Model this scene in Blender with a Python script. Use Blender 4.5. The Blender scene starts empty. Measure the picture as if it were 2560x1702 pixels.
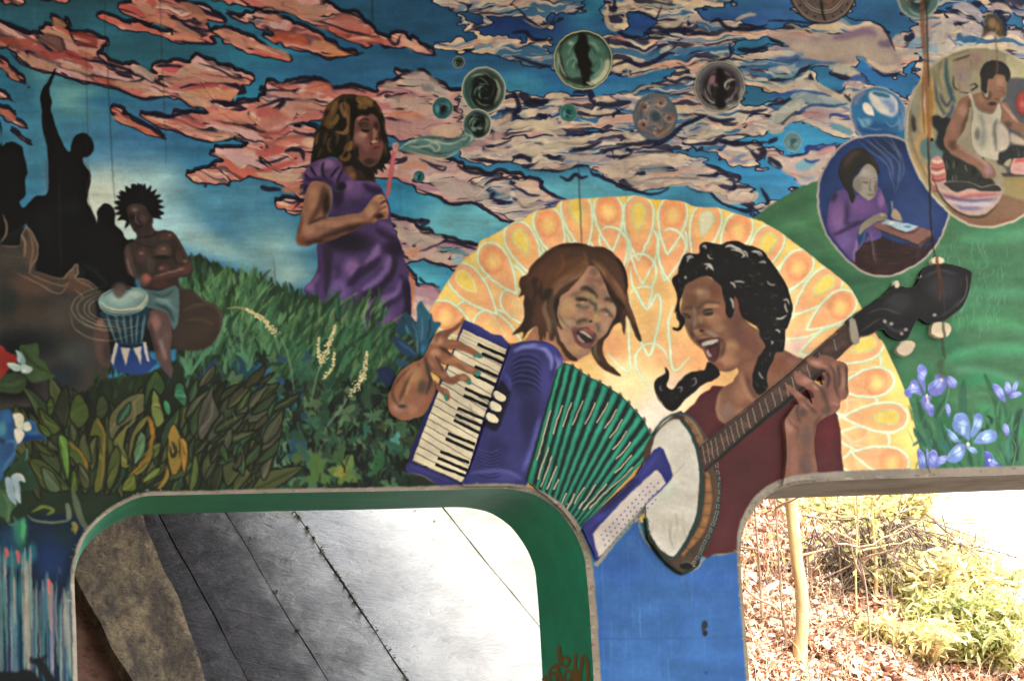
import bpy, math
import numpy as np
# ============================================================ camera, sky, sun, exposure
FPX, _yaw, _pitch, _roll, EYE = 4446.5, .2557, .17893, -.05003, 1.6
_cy, _sy, _cp, _sp, _cr, _sr = math.cos(_yaw), math.sin(_yaw), math.cos(_pitch), math.sin(_pitch), math.cos(_roll), math.sin(_roll)
CAM_F = np.array([_sy*_cp, _cy*_cp, _sp]); _r0 = np.array([_cy, -_sy, 0]); _u0 = np.cross(_r0, CAM_F)
CAM_R = _cr*_r0+_sr*_u0; CAM_U = -_sr*_r0+_cr*_u0
from mathutils import Matrix
SC = bpy.context.scene
_cd = bpy.data.cameras.new('camera'); _cam = bpy.data.objects.new('camera', _cd); SC.collection.objects.link(_cam); SC.camera = _cam
_cd.sensor_width = 36; _cd.lens = FPX/2560*36; _cd.clip_end = 2000; _cd.clip_start = .05
_cam.matrix_world = Matrix(((CAM_R[0], CAM_U[0], -CAM_F[0], 0), (CAM_R[1], CAM_U[1], -CAM_F[1], 0), (CAM_R[2], CAM_U[2], -CAM_F[2], EYE), (0, 0, 0, 1)))
SUN_DIR = np.array([.25, -.55, .80]); SUN_DIR /= np.linalg.norm(SUN_DIR)   # towards the sun
SKY_STRENGTH, SUN_STRENGTH, EXPOSURE = .15, 1.5, 3.1
DECK = [(-60, -6), (9.6, -6), (2.3, 21.4), (-60, 21.4)]   # plan of the unseen bridge deck, skewed and stretched to shape the shade
_w = bpy.data.worlds.new('World'); SC.world = _w; _w.use_nodes = True; _n = _w.node_tree
_s = _n.nodes.new('ShaderNodeTexSky'); _s.sky_type = 'NISHITA'; _s.sun_disc = False; _s.sun_elevation = math.asin(SUN_DIR[2]); _s.sun_rotation = math.atan2(SUN_DIR[0], SUN_DIR[1]); _s.dust_density = 3; _s.air_density = 1.5; _s.ozone_density = .6
_h = _n.nodes.new('ShaderNodeHueSaturation'); _h.inputs['Saturation'].default_value = .3; _n.links.new(_s.outputs[0], _h.inputs['Color']); _n.links.new(_h.outputs[0], _n.nodes['Background'].inputs[0]); _n.nodes['Background'].inputs[1].default_value = SKY_STRENGTH
_ld = bpy.data.lights.new('sun', 'SUN'); _ld.energy = SUN_STRENGTH; _ld.angle = math.radians(22); _ld.color = (1, .95, .86); _lo = bpy.data.objects.new('sun', _ld); SC.collection.objects.link(_lo)
from mathutils import Vector as _V
_lo.rotation_euler = _V(tuple(SUN_DIR)).to_track_quat('Z', 'Y').to_euler(); _lo.location = (0, 0, 30)
SC.view_settings.view_transform = 'Standard'; SC.view_settings.look = 'None'; SC.view_settings.gamma = 1; SC.view_settings.exposure = EXPOSURE; SC.view_settings.use_curve_mapping = False
SC.cycles.max_bounces = 8; SC.cycles.diffuse_bounces = 4

# ---- mural painter: every shape is drawn in flat "paint" coordinates, then laid on the wall in metres ----
S = 0.8
PX0, PY0, PX1, PY1 = -240, -200, 2800, 1770
CW, CH = int((PX1-PX0)*S), int((PY1-PY0)*S)
CV = np.zeros((CH, CW, 3), np.float32)
rng = np.random.RandomState(7)
ORG = [0.0, 0.0, 1.0]
CLIP = [None]
def Z(x0, y0, k=3.681):
    ORG[:] = [x0, y0, k]
def hx(c):
    if not isinstance(c, str): return np.array(c, np.float32)
    c = c.lstrip('#')
    if len(c) == 3: c = ''.join(q*2 for q in c)
    return np.array([int(c[i:i+2], 16)/255 for i in (0, 2, 4)], np.float32)
def pts(s):
    a = np.array(s.replace(',', ' ').split(), float) if isinstance(s, str) else np.array(s, float).ravel()
    a = a.reshape(-1, 2)/ORG[2]+np.array(ORG[:2])
    return (a-np.array([PX0, PY0]))*S
def spl(P, closed=True, n=6):
    m = len(P)
    if m < 3: return P
    t = (np.arange(n)/n)[:, None]
    out = []
    for i in range(m if closed else m-1):
        if closed: a, b, c, d = P[i-1], P[i], P[(i+1) % m], P[(i+2) % m]
        else: a, b, c, d = P[max(i-1, 0)], P[i], P[i+1], P[min(i+2, m-1)]
        out.append(.5*(2*b+(c-a)*t+(2*a-5*b+4*c-d)*t*t+(3*b-a-3*c+d)*t**3))
    if not closed: out.append(P[-1:])
    return np.concatenate(out)
def box(a, r, ax):
    if r < 1: return a
    n = a.shape[ax]
    p = [(0, 0)]*a.ndim; p[ax] = (r+1, r)
    c = np.cumsum(np.pad(a, p, mode='edge').astype(np.float64), axis=ax)
    hi = [slice(None)]*a.ndim; lo = list(hi)
    hi[ax] = slice(2*r+1, 2*r+1+n); lo[ax] = slice(0, n)
    return ((c[tuple(hi)]-c[tuple(lo)])/(2*r+1)).astype(np.float32)
def blur(a, r):
    r = int(round(r))
    for _ in range(2):
        a = box(box(a, r, 0), r, 1)
    return a
SUB = 3
def pmask(P, e=0.0):
    """coverage mask of a closed polygon in canvas pixels -> (x0, y0, mask) or None"""
    pad = int(2*e+2)
    x0 = max(int(P[:, 0].min())-pad, 0); y0 = max(int(P[:, 1].min())-pad, 0)
    x1 = min(int(P[:, 0].max())+pad+1, CW); y1 = min(int(P[:, 1].max())+pad+1, CH)
    if x1 <= x0 or y1 <= y0: return None
    w, h = x1-x0, y1-y0
    Q = P-np.array([x0, y0]); R = np.roll(Q, -1, axis=0)
    ya, yb = Q[:, 1]*SUB-.5, R[:, 1]*SUB-.5
    sg = np.where(yb > ya, 1, -1)
    lo = np.ceil(np.minimum(ya, yb)).astype(int); hi = np.ceil(np.maximum(ya, yb)).astype(int)
    lo = np.clip(lo, 0, h*SUB); hi = np.clip(hi, 0, h*SUB)
    n = hi-lo
    k = n > 0
    if not k.any(): return None
    idx = np.repeat(np.nonzero(k)[0], n[k])
    rows = np.arange(len(idx))-np.repeat(np.cumsum(n[k])-n[k], n[k])+lo[idx]
    t = (rows-ya[idx])/(yb[idx]-ya[idx])
    x = np.clip(Q[idx, 0]+(R[idx, 0]-Q[idx, 0])*t, 0, w-1e-3)
    xi = x.astype(int); f = x-xi
    acc = np.zeros((h*SUB, w+1), np.float32)
    np.add.at(acc, (rows, xi), sg[idx]*(1-f)); np.add.at(acc, (rows, xi+1), sg[idx]*f)
    m = np.clip(np.abs(np.cumsum(acc, 1)[:, :w]), 0, 1).reshape(h, SUB, w).mean(1)
    if e >= .7: m = blur(m, e)
    return x0, y0, m
def comp(M, col, a=1.0):
    if M is None: return
    x0, y0, m = M
    if CLIP[0] is not None:
        c0, d0, cm = CLIP[0]
        xa, ya = max(x0, c0), max(y0, d0)
        xb, yb = min(x0+m.shape[1], c0+cm.shape[1]), min(y0+m.shape[0], d0+cm.shape[0])
        if xb <= xa or yb <= ya: return
        m = m[ya-y0:yb-y0, xa-x0:xb-x0]*cm[ya-d0:yb-d0, xa-c0:xb-c0]
        x0, y0 = xa, ya
    v = CV[y0:y0+m.shape[0], x0:x0+m.shape[1]]
    m = (m*a)[..., None]
    v += (hx(col)-v)*m
def F(s, col, e=.6, a=1.0, sm=True, o=None, ow=2.5, nz=0):
    """filled shape; o = outline colour; returns its mask for clipping"""
    P = pts(s)
    if sm: P = spl(P)
    M = pmask(P, e)
    comp(M, col, a)
    if o: L(np.vstack([P, P[:2]]), ow, o, raw=True, tap=False)
    return M
def L(s, w, col, a=1.0, e=.5, raw=False, tap=True, tw=None, sm=True):
    """painted stroke, width w in photo pixels, tapered; tw = list of relative widths along the stroke"""
    P = np.asarray(s) if raw else pts(s)
    if not raw and sm: P = spl(P, False)
    if len(P) < 2: return
    d = np.gradient(P, axis=0); d /= np.hypot(d[:, 0], d[:, 1])[:, None]+1e-6
    nn = np.stack([-d[:, 1], d[:, 0]], 1)
    t = np.linspace(0, 1, len(P))
    if tw is not None: ww = np.interp(t, np.linspace(0, 1, len(tw)), tw)
    elif tap: ww = np.minimum(1, 3.2*np.minimum(t+.04, 1.04-t))**.7
    else: ww = np.ones(len(P))
    o = nn*(ww*w*.5*S)[:, None]
    comp(pmask(np.vstack([P+o, (P-o)[::-1]]), e), col, a)
def B(x, y, rx, ry, col, a=1.0, rot=0, hard=.24):
    """soft dab"""
    c = pts([x, y])[0]; rx, ry = rx/ORG[2]*S, ry/ORG[2]*S
    r = max(rx, ry)
    x0, y0 = max(int(c[0]-r), 0), max(int(c[1]-r), 0)
    x1, y1 = min(int(c[0]+r)+2, CW), min(int(c[1]+r)+2, CH)
    if x1 <= x0 or y1 <= y0: return
    X, Y = np.meshgrid(np.arange(x0, x1)-c[0], np.arange(y0, y1)-c[1])
    q = np.radians(rot); u = X*np.cos(q)+Y*np.sin(q); v = -X*np.sin(q)+Y*np.cos(q)
    d = np.sqrt((u/rx)**2+(v/ry)**2)
    m = np.clip((1-d)/(1-hard), 0, 1); m = m*m*(3-2*m)
    comp((x0, y0, m.astype(np.float32)), col, a)
class clip:
    def __init__(s, M): s.M = M
    def __enter__(s):
        s.old = CLIP[0]; M = s.M
        if M is not None and s.old is not None:
            (a, b, m), (c, d, k) = M, s.old
            x0, y0, x1, y1 = max(a, c), max(b, d), min(a+m.shape[1], c+k.shape[1]), min(b+m.shape[0], d+k.shape[0])
            M = (x0, y0, m[y0-b:y1-b, x0-a:x1-a]*k[y0-d:y1-d, x0-c:x1-c]) if x1 > x0 and y1 > y0 else None
        CLIP[0] = M if M is not None else (0, 0, np.zeros((1, 1), np.float32))
    def __exit__(s, *a): CLIP[0] = s.old
# ---- noise on arbitrary coordinates
def vnoise(X, Y, seed):
    T = np.random.RandomState(seed).rand(256, 256).astype(np.float32)
    xi, yi = np.floor(X).astype(int), np.floor(Y).astype(int)
    fx, fy = X-xi, Y-yi
    fx = fx*fx*(3-2*fx); fy = fy*fy*(3-2*fy)
    a, b = T[yi & 255, xi & 255], T[yi & 255, (xi+1) & 255]
    c, d = T[(yi+1) & 255, xi & 255], T[(yi+1) & 255, (xi+1) & 255]
    return ((a+(b-a)*fx)*(1-fy)+(c+(d-c)*fx)*fy).astype(np.float32)
def fbm(X, Y, seed, o=4):
    s = 0; t = 0; a = 1.0
    for i in range(o):
        s = s+a*vnoise(X*2**i+17*i, Y*2**i+31*i, seed+i); t += a; a *= .5
    return s/t
def grid(sl=None):
    X, Y = np.meshgrid(np.arange(CW, dtype=np.float32)/S+PX0, np.arange(CH, dtype=np.float32)/S+PY0)
    return X, Y
def ss(a, b, x):
    t = np.clip((x-a)/(b-a), 0, 1); return t*t*(3-2*t)
def mixf(m, col, full=True):
    """paint a colour (or colour field) over the whole canvas with mask m"""
    global CV
    c = hx(col) if isinstance(col, str) else col
    CV += (c-CV)*m[..., None]
REG = []
def R_(parent, name, P, label=None):
    """remember an outline (canvas pixels) so that the painted figure is also built as its own sheet of paint"""
    REG.append((parent, name, (np.asarray(P)/S+np.array([PX0, PY0])), label))
def RF(parent, name, s, col, e=.6, label=None, sm=True, **k):
    P = pts(s); R_(parent, name, spl(P, True, 4) if sm else P, label)
    return F(s, col, e, sm=sm, **k)

def paint_sky():
    global CV
    X, Y = grid()
    CV[:] = hx('2f6a84')
    def bl(x, y, rx, ry, c, a=1.0, rot=0):
        ORG[:] = [0, 0, 1]; B(x, y, rx, ry, c, a, rot, 0)
    bl(150, -50, 800, 300, '2a555c', .95); bl(300, 150, 600, 200, '2d5f69', .8); bl(1000, 60, 500, 220, '1f4a63', .95)
    bl(1250, 100, 400, 200, '234f70', .7); bl(820, 190, 420, 120, '2a5d80', .7); bl(600, 260, 220, 120, '2a7f96', .9)
    bl(650, 130, 160, 60, '2c7f90', .8); bl(560, 20, 160, 40, '2a7586', .8)
    bl(190, 330, 230, 210, '437a88', .9); bl(300, 380, 240, 130, '45799a', .8); bl(180, 245, 110, 70, '6f9c93', .9)
    bl(110, 170, 90, 60, '5f8e8a', .8); bl(250, 255, 90, 30, '245f88', .6); bl(420, 300, 200, 90, '3f6a90', .7)
    bl(300, 530, 260, 190, 'c0b69e', .95); bl(255, 490, 120, 110, 'ccc0a6', .95); bl(340, 560, 70, 70, 'c9c4b0', .9); bl(390, 490, 150, 130, 'afbcb0', .85)
    bl(560, 510, 240, 110, '4f8494', .9); bl(450, 570, 200, 80, '9cb4b4', .85, 30); bl(620, 560, 140, 60, '4a7c96', .8)
    bl(520, 610, 220, 50, '9fb3a8', .85, 22); bl(680, 620, 160, 110, '93a79a', .85); bl(640, 560, 110, 60, '5f97a3', .6)
    bl(720, 690, 120, 60, 'a0a896', .8); bl(60, 400, 120, 160, '41798c', .8); bl(620, 470, 120, 60, '46788a', .8)
    bl(1060, 500, 260, 100, '2f7f96', .9); bl(1130, 560, 160, 120, '6a9f9b', .9); bl(1230, 560, 120, 90, '6fa3a0', .8)
    bl(1060, 720, 160, 120, '4f9aa0', .9); bl(1450, 480, 420, 80, '5d999c', .95); bl(1900, 440, 260, 160, '2f7699', .95)
    bl(1850, 500, 160, 50, '579299', .8); bl(2010, 350, 240, 120, '3a8aa8', .95); bl(1980, 480, 120, 90, '3f86a8', .9)
    bl(1350, 215, 260, 60, '2b6c93', .9); bl(1290, 215, 120, 50, '3d8f9d', .7); bl(1500, 180, 240, 50, '235f92', .8)
    bl(1330, 70, 200, 70, '1f3f72', .9); bl(1480, 30, 90, 90, '2a6f85', .9); bl(1620, 60, 200, 60, '203f78', .9)
    bl(1850, 50, 250, 60, '34508a', .8); bl(1250, 60, 120, 40, '1c2f60', .9); bl(2200, 40, 260, 100, '2c5a7c', .95)
    bl(2200, 190, 180, 90, '2c6798', .95); bl(2000, 10, 240, 70, '345a88', .8); bl(2400, 60, 200, 100, '33527f', .8)
    # brushy variation in the sky
    n = fbm(X/260, Y/38, 11, 4); n2 = fbm(X/90+3, Y/12, 15, 3)
    CV *= (1+.22*(n-.5)+.14*(n2-.5))[..., None]
    CV *= np.array([.97, 1.08, 1.15], np.float32)
    # ---------------- clouds
    Z(0, 0); PC = []
    def add(L_, s, sm=True): P = pts(s); L_.append(spl(P, True, 4) if sm else P)
    add(PC, "1230,0 1180,40 1075,45 1080,80 1180,130 1270,180 1400,215 1500,240 1580,300 1400,260 1270,220 1180,235 1050,170 900,135 830,122 900,170 1010,215 1180,280 1330,295 1480,340 1540,375 1700,385 1870,408 1930,385 1900,340 2000,350 2200,440 2356,500 2500,530 2690,560 2660,520 2500,470 2400,400 2300,340 2080,265 1940,270 1900,240 1860,190 1960,200 2080,210 2050,150 1930,110 1800,50 1650,0 1600,-300 1100,-300")
    add(PC, "0,190 60,240 150,265 350,330 430,330 385,262 500,180 350,135 400,142 590,175 640,290 850,330 980,370 900,480 930,550 1180,640 1180,600 1420,680 1430,610 1600,580 1720,560 1880,540 2000,600 2150,650 2300,710 2290,770 2180,780 2240,850 2050,950 1850,1000 1700,940 1600,890 1350,920 1200,870 1100,820 900,790 700,730 540,680 440,660 300,630 150,540 90,450 0,430 -600,400 -600,0")
    add(PC, "985,1000 1080,1010 1200,1080 1400,1210 1510,1275 1400,1250 1250,1190 1120,1150 1050,1100")
    add(PC, "0,540 60,590 160,700 265,820 180,760 100,700 0,640 -300,560 -300,430"); add(PC, "0,850 90,880 160,960 180,990 100,930 0,900 -200,870 -200,830")
    add(PC, "0,970 80,1000 150,1100 290,1190 200,1170 80,1120 0,1060 -200,1000 -200,930"); add(PC, "110,1215 200,1240 300,1335 220,1310")
    add(PC, "0,0 0,20 80,40 170,30 200,-20 0,-300 -600,-300 -600,30"); add(PC, "400,0 560,30 640,20 600,-40 500,-200 380,-100")
    add(PC, "1930,-10 2100,15 2250,50 2400,70 2400,-100 1900,-200")
    Z(640, 0)
    add(PC, "-200,-300 -20,0 0,50 100,90 200,95 350,130 450,200 600,250 740,330 900,400 1000,415 1250,430 1500,470 1640,515 1560,440 1430,330 1450,400 1330,310 1200,340 1130,330 1050,240 1000,190 930,140 770,100 700,50 640,0 500,-300")
    add(PC, "-230,145 -100,140 0,130 180,140 260,180 380,240 500,270 640,360 780,450 900,500 760,530 620,525 480,470 300,430 180,400 80,340 180,300 0,230 -120,210")
    add(PC, "-1070,1020 -860,1080 -660,1040 -460,1030 -360,980 0,940 90,860 110,770 300,760 420,750 600,755 700,820 880,805 1100,860 1160,780 1210,750 1290,740 1330,690 1450,690 1500,650 1600,700 1640,760 1720,790 1800,840 1900,830 2000,900 2300,1000 2450,1050 2500,1250 2000,1400 1900,1290 1400,1300 1190,1230 1000,1200 600,1120 420,1130 300,1160 0,1290 -260,1280 -400,1310 -610,1270 -700,1230 -860,1180 -1070,1060")
    add(PC, "-430,1410 -250,1360 -100,1370 0,1300 300,1160 600,1230 600,1700 420,1810 250,1702 0,1642 -120,1640 -300,1700 -450,1700 -640,1652 -500,1560 -380,1500 -300,1460")
    add(PC, "160,1892 230,1842 430,1850 430,1975 250,1940"); add(PC, "1200,1420 1320,1400 1500,1450 1750,1450 1850,1520 2000,1570 2100,1600 2356,1600 2500,1700 2356,2030 2200,1990 2080,1910 1990,1872 1830,1880 1750,1860 1650,1790 1500,1760 1450,1700 1300,1650 1050,1642 1050,1500")
    add(PC, "1240,2025 1400,2040 1580,2050 1500,2080 1620,2150 1730,2190 2000,2260 2100,2330 1900,2480 1750,2450 1600,2420 1500,2370 1420,2390 1330,2400"); add(PC, "1400,2490 1480,2560 1520,2640 1640,2650 1690,2700 1640,2800 1500,2960 1400,2900")
    m = np.zeros((CH, CW), np.float32)
    for P in PC:
        M = pmask(P)
        if M: v = m[M[1]:M[1]+M[2].shape[0], M[0]:M[0]+M[2].shape[1]]; np.maximum(v, M[2], out=v)
    # flow coordinates: strokes follow the clouds
    hxs = np.array([-240, 300, 700, 1100, 1500, 2000, 2800.]); sl = np.array([.5, .42, .22, .02, -.12, .1, .0])
    h = np.concatenate([[0], np.cumsum(np.diff(hxs)*(sl[1:]+sl[:-1])/2)])
    V = Y-np.interp(X[0], hxs, h)[None]
    wx = fbm(X/70, V/45, 60, 3)-.5; wy = fbm(X/70+9, V/45, 64, 3)-.5
    U, V2 = X+110*wx, V+46*wy
    wj, wk = fbm(X/26, V/8, 70, 3)-.5, fbm(X/34+9, V/9, 74, 3)-.5
    xi = np.clip(((X-PX0+60*wj)*S).astype(int), 0, CW-1); yi = np.clip(((Y-PY0+20*wk+.35*60*wj)*S).astype(int), 0, CH-1)
    m = m[yi, xi]
    # left: salmon clouds with plum-black rims
    f = blur(m, 4*S)+.34*(fbm(U/46, V2/11, 21, 3)-.5)*4*blur(m, 6*S)*(1-blur(m, 6*S)*.6)
    sh = int(8*S); fs = np.roll(f, -sh, 0)
    def style(f, cols, dark, seed, fr=(170, 20), ln=.055, dk=.5):
        a = ss(.47, .53, f)
        n1 = fbm(U/fr[0], V2/fr[1], seed, 3); n2 = fbm(U/60, V2/9+5, seed+4, 3); n3 = fbm(U/120, V2/30, seed+8, 3)
        c = np.zeros_like(CV)+hx(cols[0])
        for k, (col, lo, hi) in enumerate(cols[1:]):
            nn = (n1, n2, n3)[k % 3]
            c += (hx(col)-c)*ss(lo, hi, nn)[..., None]
        dm = 1-ss(ln*.35, ln, np.abs(n3-.5)); dm *= ss(.42, .55, n2)
        dm = np.maximum(dm, dk*ss(.60, .68, fbm(U/110, V2/17, seed+15, 3)))
        c += (hx(dark)-c)*(.85*dm)[..., None]
        return a, c
    rim = ss(.14, .3, f)*(1-ss(.5, .62, f)); rim2 = ss(.2, .42, fs)*(1-ss(.56, .7, f))
    mixf(np.clip(rim*.8+rim2*.75, 0, .97), '1b1726')
    a, c = style(f, ['b8706a', ('c99488', .38, .62), ('a84a4a', .55, .75), ('bd6656', .60, .74), ('c49a9a', .53, .7), ('cda994', .6, .75)], '241d2c', 31)
    lil = ss(900, 1120, X+.25*(Y-200))[..., None]*.72
    n = fbm(U/90, V2/16, 90, 3)[..., None]
    c2 = hx('a58e90')+(hx('b9a89c')-hx('a58e90'))*ss(.4, .6, n)+(hx('8f7385')-hx('a58a84'))*ss(.55, .7, 1-n)
    bright = c.mean(2, keepdims=True) > .3
    c = np.where(bright, c+(c2-c)*lil, c)
    e = 1-.35*(1-ss(.5, .8, f)); mixf(a, c*e[..., None])
    # right: cream, lilac and blue streaked clouds with blue gaps
    RC = []; GC = []
    Z(640, 0)
    add(RC, "1600,0 1700,60 1840,100 2020,120 2100,160 2356,160 2450,140 2540,220 2620,260 2690,230 2750,160 2860,130 2960,110 3000,0 2900,-300 1500,-300")
    add(RC, "1870,150 1930,170 2000,230 2100,160 2170,190 2080,250 2060,330 2356,320 2400,380 2700,360 2700,500 3500,400 3500,700 2700,640 2480,600 2356,555 2200,560 2100,500 1960,480 1740,475 1650,430 1720,395 1850,370 2000,370 2030,320 1930,280")
    add(RC, "1900,900 2356,840 2440,850 2600,870 2900,850 3300,870 3800,700 4000,640 4100,600 9000,500 9000,1900 4900,1990 4650,1950 4560,1905 4400,1850 4260,1770 4180,1770 4050,1720 3900,1710 3750,1760 3450,1730 3250,1670 3080,1560 2760,1570 2500,1560 2356,1490 2000,1500 1900,1400 1850,1300 1900,1100")
    add(RC, "1990,1650 2356,1620 2600,1650 2640,1740 2780,1810 2850,1840 2750,1890 2400,2040 2300,2000 2100,1900")
    Z(1280, 0)
    add(RC, "830,60 960,-200 3000,-300 3000,1200 2356,1000 1700,660 1480,620 1300,650 1080,710 1060,640 920,690 850,600 860,350 960,335 1060,370 1180,380 1250,310 1330,250 1320,180 1250,150 1050,110 1040,230 940,280 870,230")
    Z(1920, 0)
    add(RC, "-200,240 0,260 600,-300 3400,-300 3400,900 2000,1200 900,1400 620,1640 400,1700 0,1500 -200,1300")
    Z(1280, 0)
    for s in ["0,560 100,610 380,640 440,700 900,695 1060,655 1080,722 1200,690 1480,645 1500,700 1420,740 1300,790 1200,820 1100,860 900,870 750,900 620,880 500,850 300,860 150,880 80,830 0,840 -200,860 -280,500",
              "2010,400 2356,350 2356,470 2050,500", "1720,130 1850,60 2356,0 2356,90 2150,150 2000,190 1830,200", "2150,800 2356,860 2356,950 2120,980",
              "1430,1400 1560,1370 1800,1370 1900,1450 1950,1500 1800,1540 1760,1450 1600,1430", "1960,1300 2200,1260 2356,1250 2356,1300 2100,1330 1990,1320",
              "620,1215 760,1200 900,1230 760,1240", "0,1492 140,1562 400,1572 600,1532 720,1552 740,1622 700,1640 400,1640 300,1640 0,1640", "1820,1492 1920,1572 2110,1632 2100,1692 2200,1722 2290,1742 2356,1852 2600,1700 2600,1480 2356,1440 2290,1520 2150,1550 1990,1530 1930,1480"]: add(GC, s)
    Z(1920, 0)
    for s in ["-200,-300 200,-300 240,30 340,150 480,220 430,245 200,225 0,262 -300,150", "820,-300 1200,-300 1250,120 1370,180 1200,350 1100,330 1050,250 950,210 800,190 750,180",
              "800,510 880,520 960,610 1030,680 1120,700 1240,660 1340,560 1420,480 1400,640 1350,800 1290,920 1200,870 1050,810 900,830 930,760 830,680 760,620 820,590",
              "400,600 560,620 560,680 700,720 640,800 690,860 560,840 450,790 400,700", "-60,340 0,350 150,400 60,430 0,400", "0,1240 130,1200 250,1120 400,1150 520,1220 720,1280 860,1290 700,1350 560,1350 400,1350 350,1420 220,1450 110,1440 90,1390 0,1380 -80,1300",
              "-60,1480 100,1555 250,1635 300,1705 200,1785 150,1825 -100,1900", "0,850 200,860 280,880 100,940 0,950", "1640,40 1750,20 1700,100 1630,160", "1900,30 2000,60 2100,130 2200,200 2170,300 2050,120 1960,160", "2200,90 2356,200 2356,260 2230,240"]: add(GC, s)
    r = np.zeros((CH, CW), np.float32); g = np.zeros((CH, CW), np.float32)
    for dst, LL in ((r, RC), (g, GC)):
        for P in LL:
            M = pmask(P)
            if M: v = dst[M[1]:M[1]+M[2].shape[0], M[0]:M[0]+M[2].shape[1]]; np.maximum(v, M[2], out=v)
    r *= 1-g; r = r[yi, xi]
    bb = blur(r, 3*S)
    f = bb+.5*(fbm(U/40, V2/9, 121, 3)-.5)*(1-np.abs(2*bb-1))*1.6
    rim = ss(.12, .3, f)*(1-ss(.5, .6, f))
    mixf(rim*.85, '19203f')
    a, c = style(f, ['a69a94', ('b8a89a', .4, .6), ('8a7f94', .50, .66), ('a8b0a4', .6, .72), ('ba8f80', .58, .7), ('6f8fa0', .62, .74), ('c2ae94', .6, .72)], '141b3a', 131, (130, 13), .062, .85)
    # small blue peeps between the streaks, more of them high up
    pk = ss(.60, .66, fbm(U/120, V2/16, 171, 3)-.0004*(Y-150))
    c += (hx('2f6690')-c)*pk[..., None]*.85
    hl = ss(.60, .68, fbm(U/50, V2/7, 181, 2)); c += (hx('d2c2a8')-c)*hl[..., None]*.6
    e = 1-.3*(1-ss(.5, .75, f)); mixf(a, c*e[..., None])
def paint_clouds_hand():
    D = '1b1930'
    Z(0, 0)
    for s, w in (("430,330 560,360 600,470 700,530 900,570 1150,640 1300,700 1310,740 1200,760", 8), ("560,490 480,480 400,420 330,380", 5), ("540,620 700,660 860,700 1000,730 1150,760 1310,770", 4), ("660,300 780,320 900,350 990,380 900,500 930,550", 7),
                 ("700,420 840,430 900,450", 4), ("1430,620 1500,610 1650,620 1740,660", 9), ("1820,590 2000,640 2150,720 2260,760", 5), ("2050,770 2180,800 2240,850 2180,880", 12), ("1650,820 1740,790 1850,790 1980,770 2200,780", 7),
                 ("1900,950 2000,940 2100,960 2356,940", 9), ("600,180 640,290 700,400 820,420", 5), ("1540,140 1700,230 1780,260 1960,290", 8), ("1600,0 1700,40 1900,120 2050,160 2090,215", 12), ("1480,225 1600,290 1700,310", 4), ("1930,340 1970,400 1880,410 1600,380", 6),
                 ("1150,1040 1300,1120 1420,1210 1510,1275", 8), ("1330,1060 1550,1080 1720,1030 1850,1050", 10), ("1600,1190 1750,1270 1950,1310 2150,1280 2340,1300", 5), ("1760,1100 1800,1140", 8), ("1700,1200 1880,1220 2000,1215", 4), ("150,470 260,540 240,480 330,500", 6),
                 ("20,200 160,260 340,330", 10), ("80,450 200,600 440,665 700,740 1000,800 1230,890 1350,920 1600,895 1750,980", 6), ("0,330 160,350", 6), ("840,870 700,700 600,450", 0)):
        if w: L(s, w, D, .88, .8)
    Z(640, 0)
    for s, w in (("430,170 560,200 700,240 900,310 1150,350", 5), ("700,50 800,110 930,150 1050,230 1130,330", 8), ("640,360 780,450 900,500 1000,490", 7), ("300,430 480,480 620,530 760,535 880,510", 5), ("1210,340 1250,400 1300,410 1330,330", 8), ("1430,330 1560,440 1640,515 1520,490", 4),
                 ("100,770 250,790 420,760 620,740 720,820 880,810 1010,860", 9), ("0,1000 130,960 250,920 400,930 540,930 680,960", 8), ("200,990 260,940 200,1020", 12), ("0,930 90,840 240,840 400,840", 6), ("300,1150 420,1140 540,1150 590,1180", 7),
                 ("340,1200 420,1240 520,1250 240,1280 140,1320 0,1300", 9), ("160,1215 220,1220 300,1150", 5), ("450,1010 560,1020 640,1050", 4), ("260,1400 340,1380 420,1400 440,1480", 12), ("0,1480 140,1500 300,1440", 6), ("1180,1090 1300,1110 1440,1140", 6), ("1330,1050 1440,1030", 9), ("1460,925 1620,920", 7),
                 ("1150,760 1200,740 1290,740 1330,690 1450,690 1500,645 1590,680 1630,750 1800,840 1900,830", 6), ("1530,770 1560,820 1620,820 1560,780", 12), ("1100,890 1200,850 1280,860", 5), ("1380,1300 1600,1260 1850,1280 2000,1230", 4), ("2230,1160 2300,1130 2356,1080", 8), ("1960,1470 2150,1490 2356,1490", 6),
                 ("1500,1460 1620,1520 1740,1540", 6), ("2050,1340 2200,1350 2356,1290", 5)):
        L(s, w, D, .85, .8)
    Z(640, 400)
    for s, w in (("1250,550 1480,560 1590,570 1500,620 1470,600", 8), ("1500,650 1560,680 1700,700 1760,730 1700,770 1500,850", 7), ("1730,750 1850,770 2030,830", 8), ("1540,900 1620,950 1800,990 1900,960", 5), ("1350,640 1430,700", 7), ("1500,1080 1560,1140 1690,1180", 7), ("1570,1250 1640,1280", 8),
                 ("1480,270 1560,300 1700,360 1780,410 1990,400 2100,450 2250,550 2356,580", 7), ("2100,240 2200,180 2356,180", 8), ("1980,200 2000,240 2100,260", 8), ("1850,50 1950,110 2100,130 2280,130", 10), ("2080,320 2160,340 2200,300", 9), ("1840,370 2050,350 2300,390", 4),
                 ("40,250 100,270 230,280", 12), ("240,370 330,400 410,380 330,470", 6), ("1590,50 1720,100 1750,60", 5)):
        L(s, w, D, .85, .8)
    Z(1280, 0)
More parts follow.
